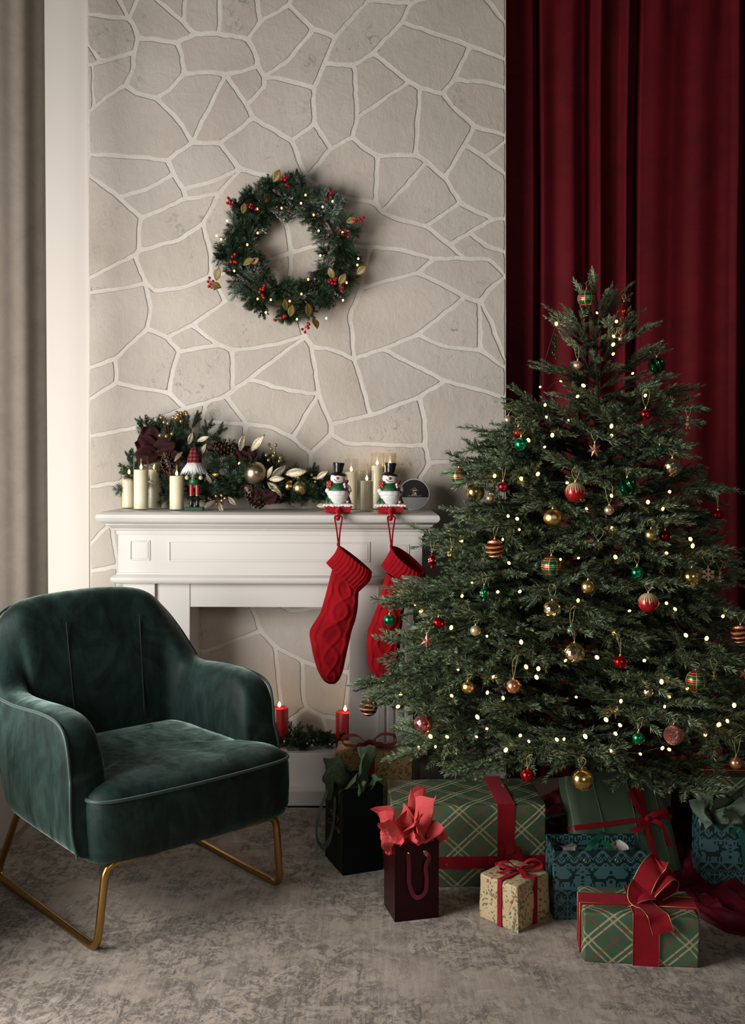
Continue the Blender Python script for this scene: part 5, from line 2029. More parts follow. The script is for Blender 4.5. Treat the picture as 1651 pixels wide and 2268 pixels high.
mb = MB().lathe([(15.5*u, 106*u), (16.5*u, 108*u), (14.5*u, 118*u), (11.5*u, 128*u), (8*u, 136*u), (4*u, 140*u), (0, 140.5*u)], 18, fn=lambda a, z: 1+.04*math.sin(5*a)); mb.build('hat', m_check(), gn, smooth=True)
# beard: many tapered locks fanning down and out
mb = MB(); rr_ = random.Random(9)
for k in range(260):
    a = rr_.uniform(-math.pi*1.02, .02)
    t = rr_.random()
    p = Vector((12*u*math.cos(a), 11*u*math.sin(a), (108-4*t)*u))
    L_ = rr_.uniform(16, 30)*u
    d = Vector((math.cos(a)*.55, math.sin(a)*.45, -1)).normalized()
    q = p + d*L_*.6 + Vector((math.cos(a)*2*u, 0, 0)); e = p + d*L_ + Vector((math.cos(a)*5*u, 0, 0))
    mb.tube([p, q, e], [2.0*u, 1.5*u, .2*u], 4)
mb.build('beard', M_BEARD, gn, smooth=True)
MB().sphere((0, -12.5*u, 106*u), 3.0*u, 12, 8).build('nose', M_WOOD, gn, smooth=True)
mb = MB().lathe([(5*u, 80*u), (3.6*u, 90*u), (1.8*u, 99*u), (0, 104*u)], 10, M=Matrix.Translation((-13*u, -.012, 0))); mb.build('small_tree', M_GPAINT, gn, smooth=True)

# ---------------- snowman stocking holders
M_SNW = simple('white_ceramic', (.78, .76, .73), .35)
M_SNOWM = simple('rough_snow', (.80, .80, .80), .8, bump=(300, .5, .002))
M_HATB = simple('glossy_black', (.012, .013, .012), .22)
M_KNITG = simple('knit_green', (.006, .075, .022), .5, bump=(200, .4, .002))
M_BURG = simple('burgundy_paint', (.12, .008, .015), .35)
M_ORANGE = simple('orange_brown_paint', (.45, .12, .03), .4)
M_HOLD = simple('red_cast_metal', (.36, .006, .010), .25)


def snowman(px, py, label):
    p = onfloor(px, py, zs)
    Y = 3.565
    p = at(px, py, Y)
    t = thing('stocking_holder', label, 'stocking holder', (p.x, Y, zs), 0, 'snowman stocking holders')
    u = Y/F
    # red weighted base, splayed
    prof = [(-26*u, .5*u), (26*u, .5*u), (32*u, 18*u), (-32*u, 18*u)]
    mb = MB().prism(prof, -.030, .030); mb.build('base', M_HOLD, t, bevel=.0012)
    # hook reaching over the shelf edge
    mb = MB().tube([(0, -.018, 8*u), (0, -.034, 7*u), (0, -.043, 0), (0, -.045, -8*u), (0, -.050, -13*u), (0, -.058, -11*u), (0, -.061, -6*u)], [5*u, 6*u, 5.5*u, 5.5*u, 5*u, 4.5*u, 3.5*u], 10)
    mb.build('hook', M_HOLD, t, smooth=True)
    # snow on the base
    mb = MB()
    def fn(uu, v):
        x = (uu-.5)*66*u; y = (v-.5)*.064
        return Vector((x, y, 18*u + (.0035 + .002*mnoise.noise(Vector((x*90, y*90, px))))*(1 if .02 < uu < .98 and .02 < v < .98 else 0)))
    mb.grid(fn, 20, 12)
    rr = random.Random(px)
    for k in range(26):
        x = (-32+64*k/25)*u
        mb.sphere((x, -.0305, (17.6-rr.uniform(0, 2.2))*u), rr.uniform(1.5, 2.9)*u, 8, 6, sc=(1.5, .5, 1))
    mb.build('snow_cap', M_SNOWM, t, smooth=True, solid=0)
    mb = MB().lathe([(0, 16*u), (13*u, 18*u), (20*u, 26*u), (24*u, 36*u), (24*u, 43*u), (20*u, 48*u), (0, 50*u)], 28); mb.build('body', M_SNW, t, smooth=True)
    mb = MB().lathe([(23.5*u, 38*u), (25.5*u, 39.5*u), (26*u, 43*u), (25*u, 47*u), (22*u, 49*u)], 36, fn=lambda a, z: 1+.02*math.sin(11*a)); mb.build('fur_trim', M_SNOWM, t, smooth=True)
    mb = MB().lathe([(22*u, 47*u), (21*u, 53*u), (18*u, 60*u), (13*u, 66*u), (8*u, 68*u)], 28, fn=lambda a, z: 1+.02*math.sin(22*a)); mb.build('sweater', M_KNITG, t, smooth=True)
    hc = Vector((-1*u, -.002, 76*u))
    hd = MB().sphere(hc, 17*u, 24, 16, sc=(1.0, .95, .92)).build('head', M_SNW, t, smooth=True)
    MB().sphere(hc+Vector((-1*u, -16.5*u, 0)), 3.2*u, 10, 8).build('nose', M_ORANGE, hd, smooth=True)
    mb = MB()
    for sx in (-1, 1):
        c = hc+Vector((sx*5.5*u, 0, 5.5*u))
        mb.tube([c+Vector((x*u, -(15.2)*u, (-.35*x*x+.8)*u)) for x in (-2.2, -1.1, 0, 1.1, 2.2)], .5*u, 5)
    mb.tube([hc+Vector((x*u, -(16.2-.028*x*x)*u, (-7+.075*(x)**2)*u)) for x in (-9, -7, -5, -2.5, 0, 2.5, 4)], .6*u, 5)
    mb.build('face_lines', simple('brown_paint', (.10, .03, .015), .5), hd, smooth=True)
    HM = Matrix.Translation(hc+Vector((0, .002, 9*u))) @ Matrix.Rotation(R(4), 4, 'Y')
    mb = MB().lathe([(0, 0), (19*u, -3*u), (20.5*u, -2.5*u), (19*u, 1*u), (10*u, 5*u), (10.4*u, 8*u), (11.4*u, 17*u), (13*u, 24*u), (12.5*u, 25.5*u), (0, 25.8*u)], 24, M=HM); mb.build('top_hat', M_HATB, t, smooth=True, angle=R(50))
    # arms and the bundle of toys
    MB().tube([(-16*u, 0, 62*u), (-21*u, -.006, 56*u), (-23*u, -.010, 51*u)], [5*u, 5*u, 5*u], 10).build('sleeve', M_KNITG, t, smooth=True)
    MB().sphere((-23.5*u, -.013, 48.5*u), 5.8*u, 12, 8).build('mitten', M_SNW, t, smooth=True)
    MB().tube([(14*u, .0, 60*u), (22*u, -.002, 54*u), (24*u, -.008, 47*u)], [6*u, 6.5*u, 6*u], 10).build('arm', M_SNW, t, smooth=True)
    mb = MB().box((-26*u, -.022, 55*u), (-15*u, -.008, 70*u)); mb.build('toy_parcel', M_RPAINT, t, bevel=.0015)
    mb = MB()
    for q in ((-24, 58), (-21, 61), (-18, 65), (-23, 66), (-18.5, 57.5)):
        mb.sphere((q[0]*u, -.0225, q[1]*u), 1*u, 6, 4)
    mb.build('parcel_dots', M_PEARL, t)
    mb = MB()
    for c, r_ in (((16, 66), 4.6), ((19.5, 69.5), 3.6), ((15, 52), 6), ((20, 45), 4.5), ((11, 61), 4)):
        mb.sphere((c[0]*u, -.016, c[1]*u), r_*u, 10, 7)
    mb.build('toy_bears', M_BURG, t, smooth=True)
    mb = MB()
    for c, r_ in (((13.5, 62.5), 3.2), ((14.5, 57), 3.0)):
        mb.sphere((c[0]*u, -.021, c[1]*u), r_*u, 8, 6)
    mb.build('toy_faces', M_SNW, t, smooth=True)
    mb = MB().lathe([(8.5*u, 17*u), (7*u, 24*u), (4*u, 31*u), (1.5*u, 34*u), (2.4*u, 37*u), (0, 39*u)], 12, M=Matrix.Translation((-23*u, -.010, 0))); mb.build('green_sack', M_GPAINT, t, smooth=True)
    mb = MB().lathe([(6.5*u, 17*u), (3.5*u, 26*u), (0, 35*u)], 3, M=Matrix.Translation((-18*u, -.020, 0)) @ Matrix.Rotation(.6, 4, 'Z')); mb.build('gold_tree', M_GGOLD, t)
    mb = MB().lathe([(7.5*u, 17*u), (6.5*u, 24*u), (4*u, 32*u), (2*u, 37*u), (0, 40*u)], 12, M=Matrix.Translation((22*u, -.010, 0))); mb.build('burgundy_sack', M_BURG, t, smooth=True)
    mb = MB()
    for k in range(3):
        mb.tube([(20*u+3.2*u*math.cos(a), -.0195, 24*u+3.2*u*math.sin(a)) for a in (k*math.pi/3, k*math.pi/3+math.pi)], .7*u, 5)
    mb.build('painted_star', M_PEARL, t)
    return t, u


s1, u1 = snowman(750, 1138, 'snowman stocking holder in top hat, left one of the two on the mantel edge')
s2, u2 = snowman(865, 1139, 'snowman stocking holder in top hat, right one beside the round plaque')

# ---------------- round plaque
dp = onfloor(918, 1130, zs); Yd = dp.y+.005
pq = thing('round_plaque', 'round black and silver plaque leaning at the right end of the mantel', 'sign', (dp.x, Yd, zs))
u = Yd/F; R0 = 34.5*u
Mt = Matrix.Translation((0, 0, R0+.001)) @ Matrix.Rotation(R(-8), 4, 'X') @ Matrix.Rotation(R(90), 4, 'X')
mb = MB().lathe([(R0-1.5*u, -.012), (R0, -.010), (R0, .004), (R0-1*u, .006), (R0-2.2*u, .004), (R0-2.2*u, -.002), (0, -.002), (0, -.012)], 64, M=Mt); mb.build('rim', M_WPLASTIC, pq, smooth=True, angle=R(40))
rin = R0-2.3*u
cut = -.20*R0
def cap_poly(up):
    a0 = math.asin(cut/rin)
    aa = np.linspace(a0, math.pi-a0, 40) if up else np.linspace(math.pi-a0, 2*math.pi+a0, 40)
    return [(rin*math.cos(a), rin*math.sin(a)) for a in aa]
Mt2 = Mt
for up, m_, nm, lb in ((True, simple('matte_black_print', (.006, .006, .006), .55), 'black_panel', None), (False, simple('silver_mirror_film', (.34, .345, .36), .4, .4), 'silver_panel', None)):
    mb = MB(); pl_ = cap_poly(up)
    mb.add([Mt2 @ Vector((x, y, z)) for z in (.0005, .0025) for x, y in pl_], [tuple(range(40, 80)), tuple(reversed(range(40)))] + [(i, (i+1) % 40, 40+(i+1) % 40, 40+i) for i in range(40)])
    mb.build(nm, m_, pq)
def logo_quad(mb, x0, y0, x1, y1, mi=0): mb.add([Mt2 @ Vector((x*u, y*u, .0030)) for x, y in ((x0, y0), (x1, y0), (x1, y1), (x0, y1))], [(0, 1, 2, 3)], mi)
mb = MB()
rl = random.Random(4)
x = -15
while x < 15:           # the line of small lettering, too small in the photograph to read
    w = rl.uniform(.5, 1.1); h = rl.choice((1.5, 1.5, 2.3)); d_ = rl.choice((0, 0, 0, -.7))
    logo_quad(mb, x, -4.2+d_, x+w*.55, -4.2+h+d_); x += w+.35
logo_quad(mb, -5.4, -1.4, 5.2, -.2)
logo_quad(mb, -4, 7.6, 5, 9.6); logo_quad(mb, 0, .4, 4.6, 2.6); logo_quad(mb, 1.2, 2.6, 3.4, 4.6)
mb.build('lettering', simple('white_print', (.62, .60, .60), .5), pq)
mb = MB(); logo_quad(mb, -4.2, 1.4, -.4, 6.2); mb.build('emblem', simple('orange_print', (.55, .09, .05), .5), pq)
mb = MB()
mb.tube([Mt2 @ Vector((10*u*math.cos(a), (2+10.5*math.sin(a))*u, .0030)) for a in np.linspace(.5, 2.7, 14)], .45*u, 4)
mb.tube([Mt2 @ Vector((x_*u, y_*u, .0030)) for x_, y_ in ((-3, 13), (-1.5, 15.5), (0, 13), (1.6, 15.5), (3.4, 12.8))], .5*u, 4)
mb.build('emblem_arch', simple('gold_print', (.42, .26, .10), .5), pq)
mb = MB().box((-.022, -.008, 0), (.022, .03, 5*u)); mb.build('foot', M_WPLASTIC, pq, bevel=.002)

# ---------------- knitted stockings
def m_knit():
    n = NT('red_wool_knit')
    n.base(n.ramp(n.noise(12, 4, .6), [(.35, (.24, .002, .006)), (.65, (.35, .004, .011))]))
    n.set(Roughness=.9, Sheen_Weight=.1, Sheen_Roughness=.5)
    n.bsdf.inputs['Specular IOR Level'].default_value = .15
    n.bsdf.inputs['Sheen Tint'].default_value = (1, .3, .3, 1)
    w = n.node('ShaderNodeTexWave', wave_type='BANDS', bands_direction='Z')
    w.inputs['Scale'].default_value = 90; w.inputs['Distortion'].default_value = 1.5
    n.l(n.coord(), w.inputs['Vector'])
    n.bump(n.math('ADD', w.outputs['Fac'], n.math('MULTIPLY', n.noise(260, 3, .6), .8)), .35, .003)
    return n.m


M_KNIT = m_knit()


def dense(rows, n):
    L = catmull([Vector((a[0], a[1], 0)) for a, b in rows], n); Rr = catmull([Vector((b[0], b[1], 0)) for a, b in rows], n)
    return list(zip(L, Rr))


def stocking(rows, cuff, loop, Y, label, cables, opening=False):
    mid = ((cuff[0][0][0]+cuff[0][1][0])/2, (cuff[0][0][1]+cuff[0][1][1])/2)
    org = at(loop[0], loop[1], Y)
    t = thing('christmas_stocking', label, 'stocking', org, 0, 'red knitted stockings')
    D = dense(rows, 9)
    nr = len(D); ns_ = 72
    mb = MB(); vs, fs = [], []
    for i, (a, b) in enumerate(D):
        A, B_ = at(a.x, a.y, Y), at(b.x, b.y, Y)
        c = (A+B_)/2; h = (B_-A)/2; hw = h.length
        v = i/(nr-1)
        dep = min(.030, hw*.75)*(1 if v < .9 else max(.3, (1-v)/.1))
        X = h.normalized()
        for k in range(ns_):
            a_ = 2*math.pi*k/ns_
            s_ = math.cos(a_)          # -1..1 across
            y = -math.sin(a_)*dep
            relief = 0
            if y < 0:
                e = v*cables
                # two crossing cable cords forming diamonds + side ribs
                w1 = .42*math.sin(e*math.pi)
                for cc in (w1, -w1):
                    relief += .0026*math.exp(-((s_*.95-cc*1.0-.05)/.085)**2)
                inside = abs(s_-.05) < abs(w1)-.1
                if inside: relief += .0012*math.sin(k*3.1)*math.sin(i*1.7)
                for cc in (-.74, .78):
                    relief += .0030*math.exp(-((s_-cc-.04*math.sin(e*9))/.07)**2)
                relief += .0010*mnoise.noise(Vector((s_*4, v*18, px_seed(label))))
                if v > .86: relief *= max(0, (1-v)/.14)
                relief -= .004*math.exp(-((s_-.05)/.05)**2)*max(0, (v-.93)/.07)
            fold = .004*math.sin(v*14+s_*3)*(1-v)
            p = c + X*hw*s_ + Vector((0, y*(1+relief/.03) - relief + fold, 0))
            vs.append(p-org)
    for i in range(nr-1):
        for k in range(ns_):
            l = (k+1) % ns_
            fs.append((i*ns_+k, i*ns_+l, (i+1)*ns_+l, (i+1)*ns_+k))
    fs.append(tuple(range(ns_))); fs.append(tuple(reversed([(nr-1)*ns_+k for k in range(ns_)])))
    mb.add(vs, fs).build('foot_and_leg', M_KNIT, t, smooth=True)
    # ribbed cuff, an open sleeve
    mb = MB(); vs, fs = [], []
    C = dense(cuff, 6); nc = len(C)
    for layer, sc in ((0, 1.0), (1, .86)):
        for i, (a, b) in enumerate(C if layer == 0 else list(reversed(C))[:0] or C):
            A, B_ = at(a.x, a.y, Y), at(b.x, b.y, Y)
            c = (A+B_)/2; h = (B_-A)/2; hw = h.length*sc; X = h.normalized()
            v = i/(nc-1)
            dep = (.040 if opening else .036)*sc
            for k in range(144):
                a_ = 2*math.pi*k/144
                rib = (.0013*math.cos(a_*30)) if layer == 0 else 0
                tilt = (1-v)*(.020 if opening else .004)*math.sin(a_)      # the far lip stands higher
                p = c + X*(hw+rib)*math.cos(a_) + Vector((0, -math.sin(a_)*(dep+rib*1.3), -tilt))
                vs.append(p-org)
    for layer in (0, 1):
        for i in range(nc-1):
            for k in range(144):
                l = (k+1) % 144; o_ = layer*nc*144
                q = (o_+i*144+k, o_+i*144+l, o_+(i+1)*144+l, o_+(i+1)*144+k)
                fs.append(q if layer == 0 else tuple(reversed(q)))
    for i_ in (0, nc-1):
        for k in range(144):
            l = (k+1) % 144
            q = (i_*144+k, i_*144+l, nc*144+i_*144+l, nc*144+i_*144+k)
            fs.append(q if i_ else tuple(reversed(q)))
    mb.add(vs, fs).build('cuff', M_KNIT, t, smooth=True)
    # hanging loop over the hook
    a, b = at(loop[0]-8, loop[1]+2, Y-.0), at(loop[0]+8, loop[1]+2, Y-.0)
    c = at(loop[2], loop[3], Y)
    pts = [c, c.lerp(a, .5)+Vector((.001, 0, 0)), a, a+Vector((.003, 0, .007)), at(loop[0], loop[1]-4, Y), b+Vector((-.003, 0, .007)), b, c.lerp(b, .5)-Vector((.001, 0, 0)), c+Vector((.002, 0, -.004))]
    MB().tube([p-org for p in catmull(pts, 5)], .0029, 8).build('loop', M_KNIT, t, smooth=True)
    kn = MB().sphere(c-org+Vector((0, -.001, .002)), .0075, 10, 8, sc=(.8, .7, 1.1)); kn.build('knot', M_KNIT, t, smooth=True)
    return t


def px_seed(l): return (len(l)*13) % 17
YS = 3.505
stocking([((737, 1256), (795, 1309)), ((728, 1292), (794, 1325)), ((719, 1326), (793, 1345)), ((708, 1360), (788, 1372)), ((687, 1396), (780, 1396)), ((690, 1430), (773, 1426)),
          ((697, 1463), (766, 1458)), ((706, 1489), (760, 1486)), ((717, 1507), (752, 1505)), ((729, 1515), (742, 1515))],
         [((750, 1208), (824, 1266)), ((742, 1226), (819, 1286)), ((723, 1247), (794, 1311))], (750, 1146, 750, 1207), YS,
         'red cable knit stocking hanging from the left snowman holder', 5.4)
stocking([((855, 1268), (920, 1306)), ((845, 1310), (908, 1325)), ((834, 1348), (896, 1350)), ((823, 1376), (892, 1380)), ((814, 1400), (888, 1414)), ((813, 1436), (886, 1440)),
          ((816, 1472), (883, 1465)), ((828, 1496), (877, 1493)), ((842, 1509), (869, 1508)), ((852, 1514), (863, 1514))],
         [((868, 1213), (942, 1268)), ((858, 1232), (940, 1288)), ((844, 1254), (916, 1308))], (867, 1147, 867, 1211), YS,
         'red cable knit stocking with open cuff, behind the green glitter bauble', 5.0, True)

# ---------------- hearth: red candles and greenery
M_REDWAX = simple('red_wax', (.38, .008, .008), .4)
M_REDWAX.node_tree.nodes['Principled BSDF'].inputs['Subsurface Weight'].default_value = .2
def red_candle(px, ytop, w, Y, label):
    p = at(px, ytop, Y)
    t = thing('pillar_candle', label, 'candle', (p.x, Y, ZH), 0, 'red pillar candles in the fireplace')
    r_ = w*Y/F/2; h = p.z-ZH
    MB().lathe([(0, 0), (r_, 0), (r_, h-.004), (r_-.003, h), (r_*.72, h-.004), (0, h-.005)], 32).build('wax_pillar', M_REDWAX, t, smooth=True, angle=R(50))
    MB().tube([(0, 0, h-.005), (0, 0, h+.003)], .0009, 6).build('wick', M_WICK, t)
    flame_part(t, h+.001, 1.0, .0062, .023)
red_candle(619, 1567, 40, 3.76, 'red pillar candle on the hearth beside the armchair arm, lit')
red_candle(765, 1576, 42, 3.74, 'red pillar candle on the hearth against the right fireplace pier, lit')
hg = thing('hearth_garland', 'dark fir garland with small leaves lying on the fireplace hearth', 'garland', (at(670, 1650, 3.76).x, 3.76, ZH))
for k in range(64):
    px = rg_.uniform(590, 752); Y = rg_.uniform(3.69, 3.79)
    b = Vector((at(px, 1640, Y).x, Y, ZH+rg_.uniform(.006, .035)))
    d = Vector((rg_.uniform(-1, 1), rg_.uniform(-.5, .1), rg_.uniform(.02, .8))).normalized()
    put(rg_.choice(SP_FIR+SP_PINE), 'sprig', hg, b-Vector(hg.location), d, rg_.uniform(.5, .8), spin=rg_.uniform(0, 6))
lg = leaf_mesh('leaf', .035, .022, simple('dark_leaf', (.02, .04, .01), .4))
for k in range(22):
    px = rg_.uniform(605, 740)
    b = at(px, rg_.uniform(1625, 1655), 3.70)-Vector(hg.location)
    put(lg, 'leaf', hg, b, (rg_.uniform(-1, 1), -.5, rg_.uniform(-.2, .8)), rg_.uniform(.6, 1.0), up=(0, -1, 0))
cluster(hg, hg.location, None, [at(rg_.uniform(625, 735), rg_.uniform(1635, 1655), 3.69) for _ in range(9)], .004, M_PEARL, stem=False)
# ================================================================== GIFTS AND BAGS
def m_gift_plaid():
    n = NT('plaid_wrapping_paper')
    uv = n.sep(n.coord('UV'))
    a = n.math('MULTIPLY', n.math('ADD', uv[0], n.math('MULTIPLY', uv[1], 1.08)), .70)
    b = n.math('MULTIPLY', n.math('SUBTRACT', uv[0], n.math('MULTIPLY', uv[1], 1.12)), .70)
    P = .087
    def bands(v, cs, w):
        f = n.math('FRACT', n.math('DIVIDE', n.math('ADD', v, 10.0), P))
        out = None
        for c in cs:
            m = n.math('LESS_THAN', n.math('ABSOLUTE', n.math('SUBTRACT', f, c)), w)
            out = m if out is None else n.math('MAXIMUM', out, m)
        return out
    hatch = n.math('GREATER_THAN', n.math('FRACT', n.math('MULTIPLY', n.math('ADD', uv[0], uv[1]), 420)), .35)
    ca, cb = bands(a, (.44, .60), .030), bands(b, (.44, .60), .030)
    ra, rb_ = bands(a, (.04,), .014), bands(b, (.02, .075), .013)
    base = n.ramp(n.noise(6, 3, .5), [(.35, (.050, .105, .058)), (.65, (.070, .140, .080))])
    c = n.mix(n.math('MULTIPLY', n.math('MULTIPLY', ca, hatch), .9), base, (.48, .40, .24))
    c = n.mix(n.math('MULTIPLY', cb, .78), c, (.50, .42, .26))
    c = n.mix(n.math('MULTIPLY', n.math('MAXIMUM', ra, rb_), .8), c, (.26, .050, .030))
    n.base(c)
    n.set(Roughness=.38)
    n.bump(n.noise(7, 4, .55, dist=.8), .25, .008)
    return n.m


def m_botanic(base):
    n = NT('botanical_wrapping_paper')
    def leaves(rot, sc, loc, thr):
        mp = n.mapping(rot=(rot*.3, rot, rot*.6), scale=(sc, sc, sc), loc=loc)
        mp = n.mapping(scale=(1, 3.6, 3.6), vec=mp)
        return n.math('LESS_THAN', n.voronoi(1.0, vec=mp), thr)
    sprig = n.ramp(n.noise(14, 3, .5), [(.47, 0), (.52, 1)])
    g = n.math('MAXIMUM', n.math('MULTIPLY', leaves(.9, 36, (3, 1, 2), .36), sprig), leaves(-.8, 27, (1, 5, 2), .25))
    g2 = n.math('MULTIPLY', leaves(2.2, 32, (7, 2, 2), .34), n.ramp(n.noise(12, 3, .5, vec=n.mapping(loc=(4, 4, 4))), [(.5, 0), (.55, 1)]))
    r_ = n.math('MULTIPLY', n.math('LESS_THAN', n.voronoi(60), .32), n.ramp(n.noise(17, 2, .5, vec=n.mapping(loc=(9, 1, 3))), [(.54, 0), (.58, 1)]))
    c = n.mix(n.math('MULTIPLY', g, .8), base, (.07, .085, .05))
    c = n.mix(n.math('MULTIPLY', g2, .75), c, (.12, .14, .11))
    c = n.mix(n.math('MULTIPLY', r_, .85), c, (.36, .045, .02))
    n.base(c)
    n.set(Roughness=.42)
    n.bump(n.noise(9, 4, .6, dist=1.2), .5, .010)
    return n.m


M_GPLAID = m_gift_plaid()
M_BOT = m_botanic((.52, .41, .24))
M_BOT2 = m_botanic((.42, .29, .11))
M_SAGE = simple('sage_wrapping_paper', (.060, .100, .060), .5, bump=(5, .25, .008))
M_RIB = m_velvet('red_velvet_ribbon', (.20, .004, .010), (.27, .006, .014), rough=.6, sheen=.25, tint=(1, .2, .25), sc=20)
M_SATIN = simple('red_satin_ribbon', (.36, .010, .028), .35, bump=(14, .3, .004))
M_GTHREAD = simple('gold_edge_thread', (.52, .36, .16), .4, .7)


def paper_box(name, parent, w, d, h, mat, seed=0, amp=.0016, seg=10, M=None):
    """wrapped parcel: slightly crushed faces with soft folded edges; origin at the front left bottom corner"""
    mb = MB()
    def face(o, a, b, na, nb, uo):
        vs, fs, uv = [], [], []
        A, B_ = Vector(a), Vector(b)
        for j in range(nb+1):
            for i in range(na+1):
                vs.append(Vector(o)+A*(i/na)+B_*(j/nb))
        la, lb = A.length, B_.length
        for j in range(nb):
            for i in range(na):
                fs.append((j*(na+1)+i, j*(na+1)+i+1, (j+1)*(na+1)+i+1, (j+1)*(na+1)+i))
                uv.append([(uo[0]+la*x/na, uo[1]+lb*y/nb) for x, y in ((i, j), (i+1, j), (i+1, j+1), (i, j+1))])
        mb.add(vs, fs, 0, uv)
    s = seg
    face((0, 0, 0), (w, 0, 0), (0, 0, h), s, s, (0, 0))
    face((0, 0, h), (w, 0, 0), (0, d, 0), s, s, (0, h))
    face((w, 0, 0), (0, d, 0), (0, 0, h), s, s, (w, 0))
    face((w, d, 0), (-w, 0, 0), (0, 0, h), s, s, (w+d, 0))
    face((0, d, 0), (0, -d, 0), (0, 0, h), s, s, (-d, 0))
    face((0, d, 0), (w, 0, 0), (0, -d, 0), s, s, (0, -d))
    o = mb.build(name, mat, parent, smooth=True)
    me = o.data
    bm = bmesh.new(); bm.from_mesh(me)
    bmesh.ops.remove_doubles(bm, verts=bm.verts, dist=1e-5)
    c = Vector((w/2, d/2, h/2))
    r_ = .0035
    for v in bm.verts:
        p = v.co.copy()
        # soften edges: pull boundary verts in a little
        on = [abs(p.x) < 1e-5 or abs(p.x-w) < 1e-5, abs(p.y) < 1e-5 or abs(p.y-d) < 1e-5, abs(p.z) < 1e-5 or abs(p.z-h) < 1e-5]
        if sum(on) >= 2:
            for k in range(3):
                if on[k] and not (k == 2 and p.z < 1e-5): v.co[k] += (c[k]-p[k])/abs(c[k]-p[k])*r_*(.6 if sum(on) == 2 else .9)
        nz = mnoise.noise(p*16+Vector((seed, 0, 0)))*amp*2 + mnoise.noise(p*45+Vector((0, seed, 0)))*amp*.6
        dd = (p-c)
        dd = Vector((dd.x/w, dd.y/d, dd.z/h)); 
        k = max(range(3), key=lambda q: abs(dd[q]))
        if not (k == 2 and dd.z < 0): v.co[k] += nz*(1 if dd[k] > 0 else -1)
        if p.z < 1e-5: v.co.z = max(v.co.z, 0)
    bm.to_mesh(me); bm.free()
    me.polygons.foreach_set('use_smooth', [True]*len(me.polygons))
    me.set_sharp_from_angle(angle=R(50))
    m = o.modifiers.new('bevel', 'BEVEL'); m.width = .003; m.segments = 2; m.limit_method = 'ANGLE'; m.angle_limit = R(50)
    return o


def ribbon(mb, pts, width, nrm, th=.0008, mi=0, n=6, closed=False):
    P = catmull(pts, n, closed)
    N = Vector(nrm) if not isinstance(nrm, list) else None
    m = len(P); vs, fs = [], []
    for i, p in enumerate(P):
        t = (P[(i+1) % m]-P[i-1]) if closed else (P[min(i+1, m-1)]-P[max(i-1, 0)])
        t.normalize()
        if N is None:
            f = i/(m-1)*(len(nrm)-1); a = int(min(f, len(nrm)-2)); nn_ = Vector(nrm[a]).lerp(Vector(nrm[a+1]), f-a)
        else: nn_ = N
        s = nn_.cross(t)
        if s.length < 1e-4: s = Vector((0, 0, 1)).cross(t)
        s.normalize()
        q = t.cross(s).normalized()*th*.5
        w = width if not callable(width) else width(i/(m-1))
        vs += [p-s*w/2-q, p+s*w/2-q, p+s*w/2+q, p-s*w/2+q]
    for i in range(m if closed else m-1):
        j = (i+1) % m
        for k in range(4):
            l = (k+1) % 4
            fs.append((i*4+k, i*4+l, j*4+l, j*4+k))
    if not closed: fs += [(3, 2, 1, 0), tuple((m-1)*4+k for k in range(4))]
    mb.add(vs, fs, mi)


def bow(parent, c, R_, w, mat, up=(0, 0, 1), ax=(1, 0, 0), tails=(( .9, -.5), (-.9, -.5)), loops=2, seed=0, name='bow', tl=1.3, edge=False):
    """loops and tails in the plane spanned by ax and (up x ax)"""
    mats = [mat, M_GTHREAD]
    c = Vector(c); U_ = Vector(up).normalized(); A = Vector(ax).normalized(); S = U_.cross(A)
    mb = MB()
    rn = random.Random(seed)
    for k in range(loops):
        for sg in (1, -1):
            ang_ = (k*.6-.25*(loops-1))*sg + rn.uniform(-.15, .15)
            d = (A*math.cos(ang_) + S*math.sin(ang_)*sg)*sg
            L = R_*rn.uniform(.85, 1.1)
            pts = [c, c+d*L*.45+U_*L*.42, c+d*L*.95+U_*L*.40, c+d*L*1.02+U_*L*.12, c+d*L*.55+U_*L*.02, c+U_*.002]
            side = U_.cross(d)
            ribbon(mb, pts, lambda t, w=w: w*(.55+.45*math.sin(math.pi*t)), [U_, U_+d*.6, d, -U_+d*.3, -U_])
    for (a, b) in tails:
        d = (A*a + S*b)
        ds = d.normalized()
        e = c + d*R_*tl
        pts = [c+U_*.003, c.lerp(e, .4)+U_*R_*.14, c.lerp(e, .75)+U_*R_*.04, e+U_*.003]
        ribbon(mb, pts, lambda t, w=w: w*(.5+.5*t), U_)
    o = mb.build(name, mats, parent, smooth=False)
    MB().sphere(c+U_*w*.18, w*.42, 12, 8, sc=(1, 1, .75)).build('bow_knot', mat, o, smooth=True)
    return o


def place_box(name, label, FL, FR, cat='gift box', group=None):
    a, b = onfloor(*FL), onfloor(*FR)
    u_ = b-a
    t = thing(name, label, cat, (a.x, a.y, .0), math.atan2(u_.y, u_.x), group)
    return t, u_.length


# 1. big plaid parcel
g, w = place_box('gift_box', 'large green plaid parcel with wide red ribbon at the foot of the tree', (866, 1968), (1211, 1962))
D_, H_ = .255, .243
paper_box('wrapping', g, w, D_, H_, M_GPLAID, 3, .0022, 14)
xr = .68*w
MB().box((xr, -.0028, .0), (xr+.052, D_+.003, H_+.0035)).build('ribbon', M_RIB, g, bevel=.001)
MB().box((-.003, -.0030, .056), (w+.003, D_+.003, .092)).build('ribbon', M_RIB, g, bevel=.001)
bow(g, (xr+.024, -.006, .078), .055, .034, M_RIB, up=(0, -1, .1), ax=(1, 0, .25), loops=2, tails=((.6, .8), (-.8, -.5)), seed=4, tl=1.0)

